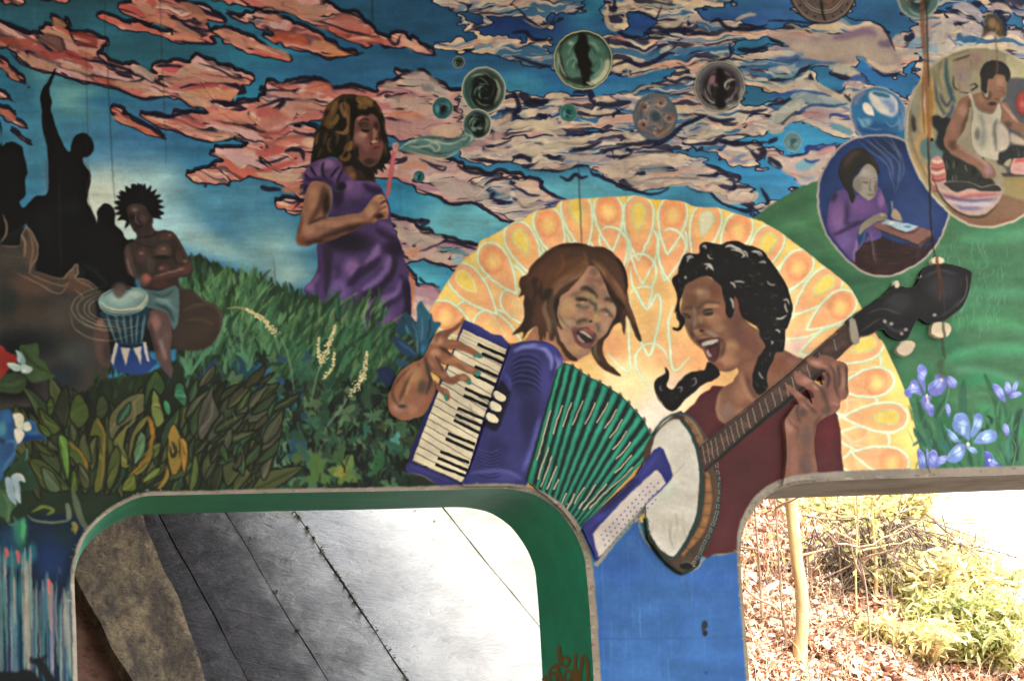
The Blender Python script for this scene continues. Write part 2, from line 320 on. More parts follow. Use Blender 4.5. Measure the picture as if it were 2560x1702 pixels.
    for s, w in (("380,370 200,370 120,300 0,310", 10), ("0,520 120,560 240,600 390,620", 8), ("920,620 1060,570 1200,610 1330,560 1420,500 1500,500", 11), ("1240,290 1330,260 1420,290 1560,280 1700,310 1820,330", 12), ("1200,340 1280,300", 16), ("2000,400 2010,520 1900,560", 7),
                 ("1380,60 1320,180 1250,140 1060,110", 5), ("880,60 940,100 940,0", 12), ("960,280 1050,340 1200,350", 10), ("1820,210 1900,190 1980,260 2180,280 2356,230", 9), ("0,850 40,900 60,1000 0,1080", 12), ("60,870 120,900 180,960 330,940", 22), ("230,1050 310,1090 290,1060", 12),
                 ("560,860 700,840 740,920 760,960", 16), ("740,960 900,970 1100,950", 13), ("600,1020 720,1070 900,1060 1080,980", 5), ("900,880 960,930 1100,940", 6), ("1100,860 1200,800 1280,800 1400,760", 8), ("1420,740 1500,760 1600,720 1700,740", 8), ("960,1330 1150,1330 1300,1310 1420,1290 1540,1180 1620,1130", 13),
                 ("520,1400 680,1370 830,1310", 10), ("800,1390 950,1370 1100,1340", 6), ("0,1450 130,1450 180,1500", 12), ("860,1440 980,1450 1160,1450 1300,1410", 8), ("1620,1340 1850,1320 1900,1290 2050,1330 2356,1310", 12), ("2200,1400 2260,1450 2330,1400 2250,1380", 14), ("1800,1080 1900,1120 2060,1100", 10), ("2080,1030 2200,1040 2356,1010", 8),
                 ("1560,1170 1700,1100 1800,1060", 10), ("1040,1380 1200,1370 1400,1330", 4), ("1430,880 1600,870 1680,890", 5), ("2070,460 2200,470 2356,440", 12), ("180,930 260,940 340,930", 14), ("0,40 100,130 180,220 270,265 350,230 400,150", 5), ("500,120 580,130 640,60", 4)):
        L(s, w, '171a38', .85, .8)
    for s, w in (("880,60 870,180 930,270 1030,230 1040,140", 14), ("960,20 1000,60 1100,60 1180,60", 16), ("1340,210 1500,230 1560,170 1450,160", 14), ("600,1000 760,1040 900,1020", 10), ("740,920 830,900 960,930", 10), ("310,900 420,880 540,900", 14), ("980,890 1100,870 1230,800 1400,800", 7), ("920,690 1060,640 1090,710 1300,655 1480,625", 5),
                 ("0,1330 200,1400 500,1330 700,1300", 26), ("0,1180 200,1160 500,1230", 30), ("1080,1480 1300,1440 1500,1440 1700,1480", 14), ("1700,1280 1850,1230 1980,1180", 22), ("1640,1030 1800,1050 1950,1040", 7), ("1500,650 1700,630", 12), ("2040,600 2356,590", 14), ("2050,200 2150,150 2250,140", 10), ("100,180 180,230 270,262 350,230", 4)):
        L(s, w, 'bfae94', .75, 1.2)
    for s, w in (("900,360 980,345 1050,380", 9), ("280,440 370,390", 9), ("930,1160 1080,1140", 12), ("1560,1120 1680,1050", 14), ("1500,1330 1600,1280", 12), ("2200,1130 2356,1090", 10), ("2080,1240 2190,1220", 7), ("500,1190 700,1200", 8)):
        L(s, w, 'b9746a', .7, 1.2)
    Z(1280, 400)
    for s, w in (("140,95 400,105 530,80 620,60 700,60", 6), ("720,90 740,130 800,150 880,190 1080,270 1300,320 1450,260", 8), ("1600,240 1700,290 1820,300 1900,380 2080,460 2200,480 2330,440", 7), ("1780,50 1900,90 1990,150 2090,160 2090,200", 12), ("1700,150 1860,150 1900,110", 9), ("2040,210 2050,260 2000,280", 10), ("2290,260 2356,380 2330,420", 10),
                 ("2100,410 2200,410 2180,470 2080,460", 14), ("440,150 520,190 580,140 640,170 700,150", 9), ("0,170 240,180 280,260 400,340 490,360", 10), ("0,230 150,320 260,330", 6), ("0,350 60,390 120,440 260,410", 6), ("900,180 1080,180 1170,110", 6), ("1170,90 1350,60 1500,90", 12), ("1020,240 1180,280", 5)):
        L(s, w, '171a38', .85, .8)
    for s, w in (("800,110 1000,60 1200,20 1600,30", 34), ("1000,130 1200,210 1500,190 2000,210", 30), ("900,90 940,150 1040,150", 22), ("1850,290 2000,370 2200,350 2260,300", 22), ("1620,250 1800,280 2000,290", 12), ("40,380 150,420 330,390", 16), ("30,210 130,230 230,230", 18), ("160,80 330,60 480,70 600,30", 14)):
        L(s, w, 'b9a593', .75, 1.2)
    L("1150,80 1300,80 1420,100 1200,110", 10, '70838a', .7, 1); L("1180,200 1300,180 1500,170 1800,190", 4, '6f6474', .7, .8); L("1900,350 2100,390 2200,360", 5, 'a88', .7); L("250,420 420,380 500,390 300,470 0,500", 12, '75698a', .6, 1.5); L("0,470 200,460", 8, 'b3a298', .7)
    Z(1920, 0)
    F("0,290 200,300 380,340 600,330 760,300 880,260 960,240 1080,300 1150,390 1170,480 1230,560 1220,640 1140,670 1050,670 960,600 880,520 800,510 800,600 600,580 400,570 300,540 200,440 100,380 0,340", 'a08f8a', 2.5)
    L("600,360 760,330 900,290 1000,330", 22, '7a5f7c', .7, 3); L("1010,400 1100,410 1130,360", 18, '6c5a78', .7, 2.5); L("220,420 500,480 800,450 1000,500 1150,560", 44, 'b0a091', .8, 5); L("900,560 1050,640 1200,620", 16, 'c0af98', .8, 2); L("1140,400 1200,360 1240,370 1230,420", 22, 'b9aaa0', .85, 1.5)
    L("0,310 200,330 400,380", 12, 'b59a92', .7, 2); L("0,560 200,540 330,500", 14, '4f74a8', .7, 2); L("280,540 450,580 700,600", 7, '3b64a0', .7, 1.5)
    for s, w in (("0,350 80,390 150,410", 9), ("400,600 310,660 180,720 0,750", 12), ("390,680 420,760 530,840 690,860", 9), ("380,690 390,750 330,740", 12), ("560,680 700,720 780,740", 12), ("780,620 850,690 940,770", 5), ("960,620 1040,690 1130,700 1230,660", 6), ("0,980 150,940 250,890 300,860", 9), ("0,1050 100,1010", 8), ("700,870 760,940 700,890", 9),
                 ("960,210 1060,260 1110,340 1170,470", 5), ("0,200 200,200 480,225", 5), ("0,1320 60,1290 90,1290", 12), ("0,1390 100,1400 130,1450 250,1440 350,1420 380,1350 480,1380", 8), ("0,1480 60,1510 130,1560", 14), ("1250,340 1300,360 1340,310", 18), ("1840,60 1950,40 1900,80", 12), ("2030,0 2100,20 2180,0", 14), ("2080,100 2150,160 2180,300 2170,340", 14), ("1640,210 1730,230 1850,200", 7), ("1960,180 1990,260 2090,290", 7)):
        L(s, w, '16203f', .85, .8)
    for s, w, c in (("0,650 200,640 300,600", 20, '8c9aa8'), ("80,640 150,640 220,700", 12, 'b7a79a'), ("30,700 200,710 280,640", 9, '6d99a2'), ("560,620 700,640 850,690", 22, 'aaa899'), ("740,740 850,720 900,780", 16, '3f5f9a'), ("680,800 740,770 850,800 880,830", 14, 'a48e92'), ("0,790 130,830 250,790 400,780 550,860 700,930 760,980", 22, 'b3a797'), ("0,900 150,870 300,850 450,860 580,890", 10, '32589a'),
                    ("200,900 350,900 550,950 750,980", 26, '8fa3a6'), ("230,1010 280,1040 340,1000 420,970 600,980 740,960", 8, '2d4a86'), ("0,1130 100,1080 200,1000 330,930", 30, 'a6aaa0'), ("300,1070 450,1050 560,1080", 22, 'a67e84'), ("350,1020 450,1010 560,1040 740,1020", 16, 'a08e95'), ("560,1100 600,1060 730,1080 750,1110", 8, '2b4484'), ("600,1110 700,1140 740,1180", 14, 'b0a99c'),
                    ("130,1190 200,1120 280,1090 400,1130 560,1210 720,1270", 14, 'b0a79a'), ("0,1200 80,1210 150,1180", 16, 'a9a59a'), ("570,1150 700,1200 780,1240", 18, '5b8a9a'), ("250,620 350,580 480,590", 16, '3f6f98'), ("830,830 860,790", 12, 'c0b4a5'),
                    ("1530,520 1560,380 1600,260 1660,230 1710,290", 28, 'b5ada6'), ("1560,450 1650,440 1700,350", 24, 'bdb3a6'), ("1640,200 1740,170 1840,200", 16, 'a79aa0'), ("1700,60 1820,70 1920,130 1960,210", 24, 'a39aa2'), ("1780,330 1900,260 1980,330", 28, 'aaa0a2'), ("2200,300 2356,330", 40, 'ad9da0'), ("2200,420 2356,450", 30, 'aaa3a5'), ("2060,50 2150,60 2250,130", 14, 'b5a497'), ("2090,50 2140,80", 8, 'b06a55'), ("2220,30 2240,60", 16, '9a8796'),
                    ("1290,450 1380,390 1500,360", 22, '7f9bb0'), ("1400,520 1500,440 1560,500", 20, '8fa8b8'), ("1660,330 1740,420", 18, '5a6f9a'), ("1500,260 1600,210", 14, '56608c'), ("1430,330 1550,290", 30, '9c93a2')):
        L(s, w, c, .85, 1.4)
    Z(1920, 300)
    F("0,300 60,285 130,330 250,350 370,310 390,270 450,300 560,240 620,250 620,290 560,350 520,430 480,480 470,560 340,610 280,590 230,530 130,470 100,400 0,370", 'b1a09a', 1.5)
    for s, w, c in (("0,330 90,330", 20, 'a66f72'), ("60,350 70,390 150,420", 22, 'c0b3a2'), ("250,440 350,420 450,430", 26, '6f9fae'), ("330,360 380,390 480,370", 7, '2d4a86'), ("370,310 360,260 480,270 640,220", 12, '2b3f86'), ("0,350 60,390 130,440", 12, '16203f'), ("280,520 350,550 440,540", 12, '7fa5ad'), ("450,320 560,280 600,260", 18, 'ac8082'), ("140,480 250,510 350,540 430,550", 5, 'b08080'), ("380,480 430,450 520,400", 16, 'b5a79c')):
        L(s, w, c, .85, 1)
    # small hand-edged highlights on the pink side
    Z(0, 0)
    for s, w, c in (("400,275 470,300 560,320 680,390", 12, 'b99374'), ("480,230 540,210 600,260", 18, '8f6f52'), ("230,450 350,450 450,520 620,500 750,570 860,640", 22, 'ad4a46'), ("180,490 300,570 450,620 520,600", 18, 'b38670'), ("560,600 700,640 840,690", 12, 'c09a80'), ("640,310 760,330 860,370 850,420 680,400", 16, '8c3b35'), ("720,470 800,520 860,540", 14, 'b56a50'), ("0,370 120,390 250,400 340,370", 20, 'a04a3c'), ("0,420 80,430", 8, 'b98a70'), ("350,390 440,360 540,420 560,490", 30, '6b4a48'),
                    ("1200,620 1280,650 1380,710 1400,760", 22, 'b5a096'), ("1500,650 1620,650 1700,680", 16, 'b8505a'), ("1620,700 1760,640 1900,650", 24, 'bd9a86'), ("1500,730 1600,740 1800,720 2000,740 2250,760", 18, 'b88474'), ("1700,860 1900,860 2100,880 2180,870", 24, 'bd8a6a'), ("1720,830 1900,790 2020,800", 12, 'b5504c'), ("1650,870 1850,950 1950,960", 22, 'bf9c80'), ("1000,760 1200,790 1400,790", 16, 'c2967a'), ("1300,880 1400,870 1560,880", 10, 'c09a80'), ("860,730 1000,750 1060,770", 10, 'b85c48'),
                    ("1100,50 1220,90 1330,150", 16, 'bd5550'), ("1330,120 1420,180 1600,230 1700,300 1850,350", 22, 'b87a62'), ("1260,20 1330,90 1440,110", 16, 'bd8a72'), ("1650,40 1800,110 1900,220", 26, 'ab7560'), ("1500,340 1700,360 1890,390", 10, 'c48a70'), ("1880,370 1920,385", 8, 'c04a50'), ("1240,260 1330,270", 9, 'c05a2c'), ("1350,30 1400,20 1420,80", 16, 'b5564c'), ("2000,290 2150,350 2356,430", 28, 'b8826e'), ("900,150 1000,190 1100,230", 9, 'bb5a50'), ("1620,190 1680,260 1750,300", 12, '8f6a66'),
                    ("1030,1080 1120,1110 1250,1170", 12, 'bf8f78'), ("1150,1110 1300,1180 1400,1230", 10, 'b06a5a'), ("1540,1110 1700,1120 1800,1150 1900,1170", 18, 'b8605c'), ("1540,1160 1700,1180 1900,1240 2150,1230", 14, 'c08a76'), ("1880,1090 2050,1060 2200,1090 2356,1110", 30, 'c2806c'), ("2000,1060 2150,1050", 14, 'c06a50'), ("1900,1270 2000,1290 2200,1230", 10, 'c8a088'), ("0,610 80,660 180,750", 12, '9f6a5a'), ("0,1010 100,1070 150,1110", 14, 'b26a55'), ("1350,1070 1450,1110 1530,1150", 8, 'c0a08a'), ("180,1260 240,1300", 8, 'a06a60')):
        L(s, w, c, .8, 1.4)
    Z(640, 0)
    for s, w, c in (("60,30 250,40 450,120 600,180", 34, 'bb8672'), ("400,60 560,100 640,60", 26, 'b98a78'), ("700,200 850,200 1000,270", 26, 'b56f62'), ("800,150 930,180", 16, 'a8604c'), ("550,250 700,280 850,370", 10, 'b8604c'), ("860,370 1000,390 1250,400", 12, 'b35a52'), ("1330,350 1420,430 1540,460", 16, 'c09682'), ("60,200 150,170 250,200", 20, 'b97a66'), ("130,370 250,350 400,370 470,420", 26, 'b5553a'), ("500,430 620,430 780,490", 26, 'c08562'), ("650,510 760,510 840,490", 6, 'cc7a30'), ("640,130 740,150", 10, 'a8703c'), ("300,330 370,340", 10, 'c8a088'),
                    ("0,420 120,460 250,500 320,550", 16, 'bd8a76'), ("160,790 300,800 420,810", 12, 'ba665c'), ("450,830 560,800 650,810 700,850", 26, 'c26a58'), ("120,870 300,870 420,900 560,910", 12, 'c08878'), ("200,1060 400,980 600,1010", 34, 'c08878'), ("0,1060 120,1040 240,1070", 26, 'b45a56'), ("0,1180 150,1120 300,1080", 30, 'bb7264'), ("40,1250 200,1230 330,1180", 20, 'b8605a'), ("60,1300 200,1330 350,1280 500,1290", 26, 'be6e60'), ("430,1330 500,1310 510,1380", 24, 'c4a184'), ("0,1420 150,1400 260,1360", 22, 'b0504e'), ("300,1500 380,1450", 16, 'a54a48'), ("720,850 900,860 1000,870", 14, 'ba7a76'), ("430,1010 560,1020", 5, 'a8383c'),
                    ("1170,790 1250,800 1280,830", 26, '9a8580'), ("1350,750 1500,730 1600,790 1750,880", 40, 'a39690'), ("1200,930 1400,950 1600,970", 30, 'b59a8c'), ("1200,1060 1400,1060 1550,1090", 16, 'b8745a'), ("1230,990 1400,990", 16, 'c4ab90'), ("1200,1180 1500,1180 1800,1190", 44, 'a97f7c'), ("1600,1220 1800,1210 1900,1230", 34, 'bb9f88'), ("1850,1000 1900,1080", 26, 'a07d80'), ("1300,1250 1450,1270", 16, 'a87a80'), ("1850,1100 1880,1200", 20, 'b08a8a'), ("2200,1200 2320,1100 2356,1090", 26, 'b8a290'), ("1900,1400 2100,1300 2300,1230", 26, 'a88484'), ("2000,1430 2200,1400 2356,1380", 18, 'b59e92'), ("1320,1430 1600,1450 1750,1480", 14, 'b08c82')):
        L(s, w, c, .8, 1.8)
    Z(640, 400)
    for s, w, c in (("0,130 150,150 300,170 420,130", 24, 'c2a086'), ("0,100 120,90 250,50 380,20", 12, 'b8524e'), ("240,280 330,270 420,300", 22, 'b87a62'), ("200,430 300,440 400,460", 6, 'b56048'), ("1090,120 1300,120 1450,180", 16, 'b0867c'), ("1300,70 1500,50 1580,80", 22, 'b5826e'), ("1600,180 1800,260 2000,300 2150,350", 40, 'a7988e'), ("1300,600 1400,720 1600,740 1720,720", 30, 'a39489'), ("1260,580 1350,600", 22, 'a3958c'), ("1330,700 1400,690", 18, 'b8806c'), ("1360,860 1450,850 1500,820", 16, 'b88066'), ("1560,880 1700,900 1740,940", 16, 'b3a395'), ("1800,920 1880,930 1850,980", 20, '8aaeb5'), ("1450,590 1560,590", 5, 'c5b59f'), ("1880,160 1960,220", 10, 'bdb09c'), ("2150,230 2250,290 2330,250 2300,330 2200,350", 14, 'a99b92'), ("2200,470 2356,520", 12, 'ac9a9a'), ("1480,1200 1560,1210 1650,1250 1600,1340", 34, 'a8808c'), ("1500,1330 1560,1290", 16, '7a6a9a'), ("1420,1230 1480,1300", 30, 'a88'), ("1420,1100 1480,1180", 14, 'b57a6c'), ("1400,1020 1440,1150 1430,1440", 8, 'b86a3c'), ("1690,820 1800,830 1950,870", 10, '3f8a90')):
        L(s, w, c, .85, 1.6)

def drop(cx, cy, w, ln, ang, n=22):
    """teardrop: round end at the outside, point towards ang (degrees), centre of the round end at cx,cy"""
    q = np.radians(ang); t = np.linspace(0, 1, n)
    u = -w/2*np.cos(np.pi*t*1.0)*1.0; pl = []
    for sgn in (1, -1):
        seg = []
        for k in range(9):
            a = np.pi/2*(k/8.); seg.append((-w*.62*np.cos(a), sgn*w/2*np.sin(a)))
        for k in range(1, 9):
            s = k/8.; seg.append((s*ln, sgn*w/2*np.cos(np.pi/2*s)**.95))
        pl.append(seg)
    L_ = pl[0]+pl[1][::-1]
    a = np.array(L_)
    return np.stack([cx+a[:, 0]*np.cos(q)-a[:, 1]*np.sin(q), cy+a[:, 0]*np.sin(q)+a[:, 1]*np.cos(q)], 1)
def ring(P, w, c1='cdd3b8', c2='86b890'):
    Q = (np.vstack([P, P[:1]])-np.array([PX0, PY0]))*S
    L(Q+np.array([.8, .8]), w*1.55, c2, .6, .8, raw=True, tap=False); L(Q, w, c1, .95, .7, raw=True, tap=False)
def stems(s, w=5.4, c1='cdd3b8', c2='86b890'):
    L(s, w*1.6, c2, .55, .8); L(s, w, c1, .95, .7)
def paint_hills():
    Z(0, 0, 1)
    M = RF("painted_hill", None, "1880,548 1925,515 1966,490 2001,468 2042,455 2200,430 2800,380 2850,900 2850,1230 1880,1230", '3f6e4c', 1, sm=False)
    with clip(M):
        for s, w, c, a in (("1900,560 2000,510 2060,480", 30, '376546', .8), ("1920,600 2000,560 2060,540", 26, '457a52', .7), ("1960,520 2050,500", 14, '2f5a3e', .7), ("2050,640 2120,700 2250,700", 40, '2f5e40', .7), ("1960,560 2040,580 2090,640", 22, '4a8058', .6),
                           ("2400,600 2500,590 2620,580", 40, '4a8a62', .7), ("2420,660 2560,650", 34, '3f8058', .7), ("2380,740 2480,730 2600,740", 30, '4a9068', .6), ("2440,700 2600,690", 16, '5a9a72', .5), ("2250,790 2350,840 2400,900", 60, '2d6a4a', .7), ("2370,820 2450,800 2600,830", 26, '448c5e', .8), ("2360,900 2450,880 2600,870", 30, '3f8c60', .8),
                           ("2370,890 2450,870 2560,860", 5, '6aa886', .6), ("2430,815 2520,830 2600,850", 4, '6aa886', .6), ("2380,925 2450,930 2560,960", 22, '5a9c7c', .6), ("2380,960 2470,950 2560,1000", 34, '2f7d52', .8), ("2300,900 2340,1000 2400,1100", 50, '2a6a48', .7), ("2230,850 2300,1000", 30, '2f6f4a', .7), ("2440,1010 2520,1060 2600,1100", 40, '3a8a58', .7), ("2200,720 2350,760 2560,780", 22, '3a7c54', .6)):
            L(s, w, c, a, 6)
        r = np.random.RandomState(3)
        for i in range(150):
            x, y = r.uniform(2350, 2520), r.uniform(590, 800); l = r.uniform(15, 50)
            L([x, y, x+r.uniform(-8, 8), y+l*.5, x+r.uniform(-14, 6), y+l], r.uniform(1.2, 2.6), '5c9a76' if r.rand() < .6 else '2f6a4a', .38)
        for i in range(90):
            x, y = r.uniform(1900, 2620), r.uniform(500, 1180); l = r.uniform(50, 160)
            L([x, y, x+l*.5, y-r.uniform(0, 12), x+l, y-r.uniform(-6, 14)], r.uniform(3, 9), ['58946c', '2c5e42', '3f8458'][r.randint(3)], .22, 2)
def paint_sun():
    Z(0, 0, 1)
    s = ("1095,1200 1078,830 1075,786 1097,740 1124,699 1143,672 1165,645 1192,628 1200,606 1232,590 1260,574 1285,556 1304,555 1335,530 1383,522 1408,503 1465,498 1535,494 1592,492 1625,500 1660,502 1704,506 1742,520 1796,522 1837,536 1875,547 1920,564 1990,612 2042,653 2094,694 2130,730 2189,838 2205,855 2232,909 2260,974 2276,1017 2292,1093 2298,1134 2300,1240 2290,1300 1500,1300")
    M = RF('painted_sunburst', 'glow', s, 'd9a462', 1, label='yellow orange fan of petals painted behind the two singers')
    C = (1590, 1040)
    with clip(M):
        for r_, c, a in ((620, 'd9b95c', 1), (540, 'd9a566', .9)): B(C[0]+40, C[1]+60, 1.6*r_, 1.6*r_, c, a, 0, .2)
        P = (spl(pts(s), True)); L(P, 96, 'dcc062', .85, 12, raw=True, tap=False)
        L("1560,505 1640,510 1720,520", 30, 'd9ae2c', .8, 4); L("1390,530 1420,560", 26, 'd8a02c', .7, 4); L("1960,640 2100,740 2200,900 2280,1150", 36, 'dcc26a', .8, 8)
        for x, y, rx, ry, c, a in ((1180, 1000, 200, 300, 'd98f5c', .6), (1600, 620, 300, 90, 'd58562', .6), (1560, 640, 60, 120, 'd67a5c', .5), (1700, 640, 90, 90, 'd6745a', .5), (1480, 690, 60, 80, 'd8865a', .5), (1780, 900, 110, 110, 'da8a5c', .5), (1420, 880, 60, 90, 'd9805a', .5),
                                   (1670, 880, 80, 60, 'd9906a', .6), (1530, 870, 70, 60, 'da8c62', .6), (2130, 870, 60, 80, 'd98862', .6), (2140, 1000, 90, 110, 'dd9c6c', .7), (2160, 1160, 80, 60, 'dd9a70', .7), (1660, 780, 110, 160, 'dcae6e', .7), (1240, 760, 90, 90, 'd98a5c', .5)):
            B(x, y, rx, ry, c, a)
        for x, y, rx, ry, c, a in ((1590, 1030, 210, 170, 'e0d0a2', .95), (1640, 1050, 110, 110, 'd9cdc0', .9), (1560, 960, 90, 90, 'e0cf98', .8), (1700, 970, 90, 60, 'd3b2a8', .7), (1990, 870, 60, 60, 'd9bfae', .9), (2000, 850, 30, 60, 'cfa0a0', .5), (1450, 940, 70, 70, 'dcb86c', .7)):
            B(x, y, rx, ry, c, a)
        def ang(x, y, c=C): return np.degrees(np.arctan2(c[1]-y, c[0]-x))
        petals = [(1440, 523, 'T'), (1520, 527, 'R'), (1596, 536, 'T'), (1682, 535, 'R'), (1766, 552, 'T'), (1845, 574, 'R'), (1920, 607, 'T'), (1994, 666, 'R'), (2064, 710, 'T'), (2100, 765, 'R'), (2165, 862, 'T'), (2190, 955, 'R'), (2222, 1044, 'T'), (2228, 1155, 'R'),
                  (1370, 560, 'R'), (1300, 600, 'T'), (1232, 650, 'R'), (1162, 702, 'T'), (1113, 790, 'R')]
        inner = [(1389, 612), (1533, 600), (1682, 606), (1457, 640), (1610, 610), (1240, 730), (1178, 790), (1330, 660), (1988, 740), (2090, 850), (2130, 965), (2130, 1070), (2150, 1150), (1830, 640), (1225, 815), (1290, 760), (1165, 850), (2030, 800), (2065, 905), (2075, 1015), (2085, 1115), (1960, 700), (2180, 1100), (2150, 1010), (2160, 910)]
        for x, y in inner:
            P = drop(x, y, 70, 100, ang(x, y)); Q = (P-np.array([PX0, PY0]))*S
            comp(pmask(Q, 1), 'dda06c', .6); B(x, y, 26, 30, 'e2b674', .8); ring(P, 4.6)
        for x, y, k in petals:
            A = ang(x, y, (C[0]+(x-C[0])*.25, C[1])); P = drop(x, y, 76 if k == 'T' else 72, 116 if k == 'T' else 104, A); Q = (P-np.array([PX0, PY0]))*S
            comp(pmask(Q, 1), 'dc9a68', .9)
            if k == 'T':
                with clip(pmask(Q, .7)):
                    B(x+30*np.cos(np.radians(A)), y+30*np.sin(np.radians(A)), 40, 46, 'dfa861', .9)
                D = drop(x-4*np.cos(np.radians(A)), y-4*np.sin(np.radians(A)), 36, 46, A); E = (D-np.array([PX0, PY0]))*S
                comp(pmask(E, 1), 'c2bfa2' if x == 1766 else 'dcbf52', .95); L(np.vstack([E, E[:1]]), 4, 'a9bd8f' if x != 1162 else 'c9cfa6', .8, .8, raw=True, tap=False)
            else:
                comp(pmask((np.stack([x+29*np.cos(np.linspace(0, 6.2, 24)), y+2+33*np.sin(np.linspace(0, 6.2, 24))], 1)-np.array([PX0, PY0]))*S, 1.5), 'd98858', .8); B(x, y+4, 30, 34, 'e4b86c', 1, 0, .1); L([x-26, y-16, x-14, y-30, x+14, y-30, x+26, y-14], 5, 'd97a50', .5, 2); L([x-24, y+22, x, y+34, x+24, y+22], 6, 'd97a50', .5, 2)
            ring(P, 5)
        Z(1280, 400)
        for s2 in ("1340,640 1350,900 1400,1050 1470,1140", "1470,1145 1500,1120", "820,640 900,620 1000,660 1070,780 1060,1000", "1400,660 1470,640 1560,690 1620,850", "1060,960 1120,880 1200,870 1290,920 1330,1050 1280,1200", "1090,980 1100,1120 1160,1260 1240,1380 1290,1200 1300,1100", "1130,1190 1200,1170 1300,1180", "1080,1250 1130,1200 1240,1380 1330,1240 1370,1330 1350,1500 1300,1600",
                   "1090,1260 1100,1500 1200,1700 1270,1800 1330,1600 1370,1430", "1480,1340 1440,1500 1450,1700 1490,1940 1640,1810", "870,1780 1070,1950 1080,1750 1060,1450", "1290,2140 1220,2040 1140,1900 1150,1780 1230,1700 1330,1700 1400,1760 1440,1860", "0,970 60,1000 130,1080", "0,1310 100,1360", "0,1400 60,1420", "20,1010 50,1170"):
            stems(s2)
        comp(M, 'e8d2a0', .13)
        B(1190, 1030, 70, 110, 'e2ad6c', .7); L("1120,930 1190,905 1270,950 1290,1060", 5, 'd97a50', .5, 2); B(1220, 1460, 90, 150, 'dfb06a', .5)
    Z(0, 0, 1)
def paint_irises():
    Z(1920, 800)
    leaf = [("1370,720 1420,900 1500,1100 1600,1300 1640,1420", 40, '2c5640'), ("1380,760 1500,820 1560,900 1640,1100 1700,1200", 30, '2b5a48'), ("1800,560 1790,700 1800,860 1830,1000", 60, '2f6048'), ("1540,700 1560,900 1600,1200 1620,1420", 34, '2f6a4c'), ("1990,500 2050,640 2110,800 2120,1000 2140,1200", 46, '2f5c40'), ("1920,610 2000,650 2080,700 2150,800", 26, '3a6848'),
            ("2160,740 2200,900 2220,1100 2200,1300 2200,1420", 34, '2e6248'), ("2340,820 2300,900 2270,1100 2290,1300", 40, '26483a'), ("2000,880 2060,920 2000,1010 1940,1010", 26, '23423a'), ("1330,1160 1400,1120 1480,1140 1560,1150", 26, '2d6a64'), ("1590,1130 1640,1170 1690,1250", 34, '2c6470'), ("1700,1000 1720,1200 1800,1400", 26, '2c5e48'), ("1850,1230 1860,1300 1900,1420", 40, '2a5a44'), ("1340,1000 1400,1100 1450,1160", 40, '2f5c44'),
            ("1450,1000 1500,1100 1560,1120", 40, '34684c'), ("1960,1150 1940,1250 1960,1400", 34, '2f6a4e'), ("2100,1060 2120,1200 2060,1300", 34, '336a4c'), ("2230,1050 2200,1200 2260,1400", 30, '3a7a64'), ("1640,560 1620,700 1600,800 1590,900", 20, '3f6a50'), ("1560,450 1600,380 1590,480", 30, '3a5a3e'), ("2280,860 2200,1000", 20, '4d8a64')]
    for s, w, c in leaf: L(s, w/3.681*1.35, c, .9, 1, tw=[.3, .9, 1, .8, .4])
    r = np.random.RandomState(9)
    for i in range(90):
        x, y = r.uniform(1330, 2560), r.uniform(880, 1420); l = r.uniform(60, 220); q = r.uniform(-.5, .5)
        L([x, y, x+l*q*.5, y-l*.5, x+l*q*1.3, y-l], r.uniform(3, 8), ['2a5340', '3c7a56', '34685e', '24473a', '4a8a62'][r.randint(5)], .65, .8, tw=[.6, 1, .2])
    for s, w in (("1680,560 1640,760 1570,900", 2), ("2230,1060 2280,1180 2240,1400", 2), ("2120,860 2160,1000", 2), ("1500,900 1520,1000", 2)): L(s, w, '7fae86', .5, .6)
    NI = [0]
    def iris(pet, col=('666eb2', '96a6d4', '434a96')):
        NI[0] += 1
        for s in pet:
            M = RF('painted_iris#%d' % NI[0], 'petal', s, col[0], .8)
            with clip(M):
                a = pts(s); c = a.mean(0)/S+np.array([PX0, PY0]); o = ORG[:]; ORG[:] = [0, 0, 1]
                B(c[0]+2, c[1]-3, 16, 16, col[1], .85); ORG[:] = o
                q = a/S+np.array([PX0, PY0]); q = (q-np.array(o[:2]))*o[2]
                m_ = q.mean(0); L([*q[0], *m_, *q[len(q)//2]], 1.6, col[2], .6, .6); L([*(q[0]*.7+q[1]*.3), *(m_*.8+q[2]*.2)], 1.6, 'b6c4e4', .8, .6)
                for k_ in range(len(q)): L([*(q[k_]*.9+m_*.1), *(q[k_]*.45+m_*.55)], 1.3, ('a9b6de', '4a549c', 'c0c8e4')[k_ % 3], .55, .5)
                L([*(q[0]*.95+m_*.05), *(q[1]*.93+m_*.07), *(q[2]*.95+m_*.05)], 1.6, 'aab8e0', .7, .6); L([*q[-1], *m_], 1.2, col[2], .5, .6)
    iris(["1370,480 1380,430 1410,405 1450,440 1465,490 1440,540 1450,620 1440,680 1400,600 1370,540", "1250,660 1290,620 1320,560 1370,560 1400,640 1420,700 1340,680 1310,720 1270,710", "1470,660 1480,600 1530,560 1540,510 1600,500 1640,550 1640,620 1590,690 1510,700", "1650,520 1700,530 1740,580 1720,630 1660,620 1640,570", "1420,700 1500,700 1490,760 1530,800 1520,870 1495,890 1440,830 1410,780"])
    L("1450,680 1470,740 1460,780", 5, 'c9a9a8', .9, 1); B(1590, 550, 28, 24, 'd6c0c8', .9); B(1330, 605, 22, 24, 'c9b9d4', .9); B(1460, 690, 14, 20, 'dccfc8', .9)
    iris(["2070,590 2120,600 2160,650 2190,740 2170,760 2110,710 2075,660", "2180,600 2200,565 2230,600 2240,660 2200,690 2170,650", "2230,680 2260,600 2290,560 2300,600 2270,670", "2220,690 2300,660 2335,690 2290,715 2220,730"])
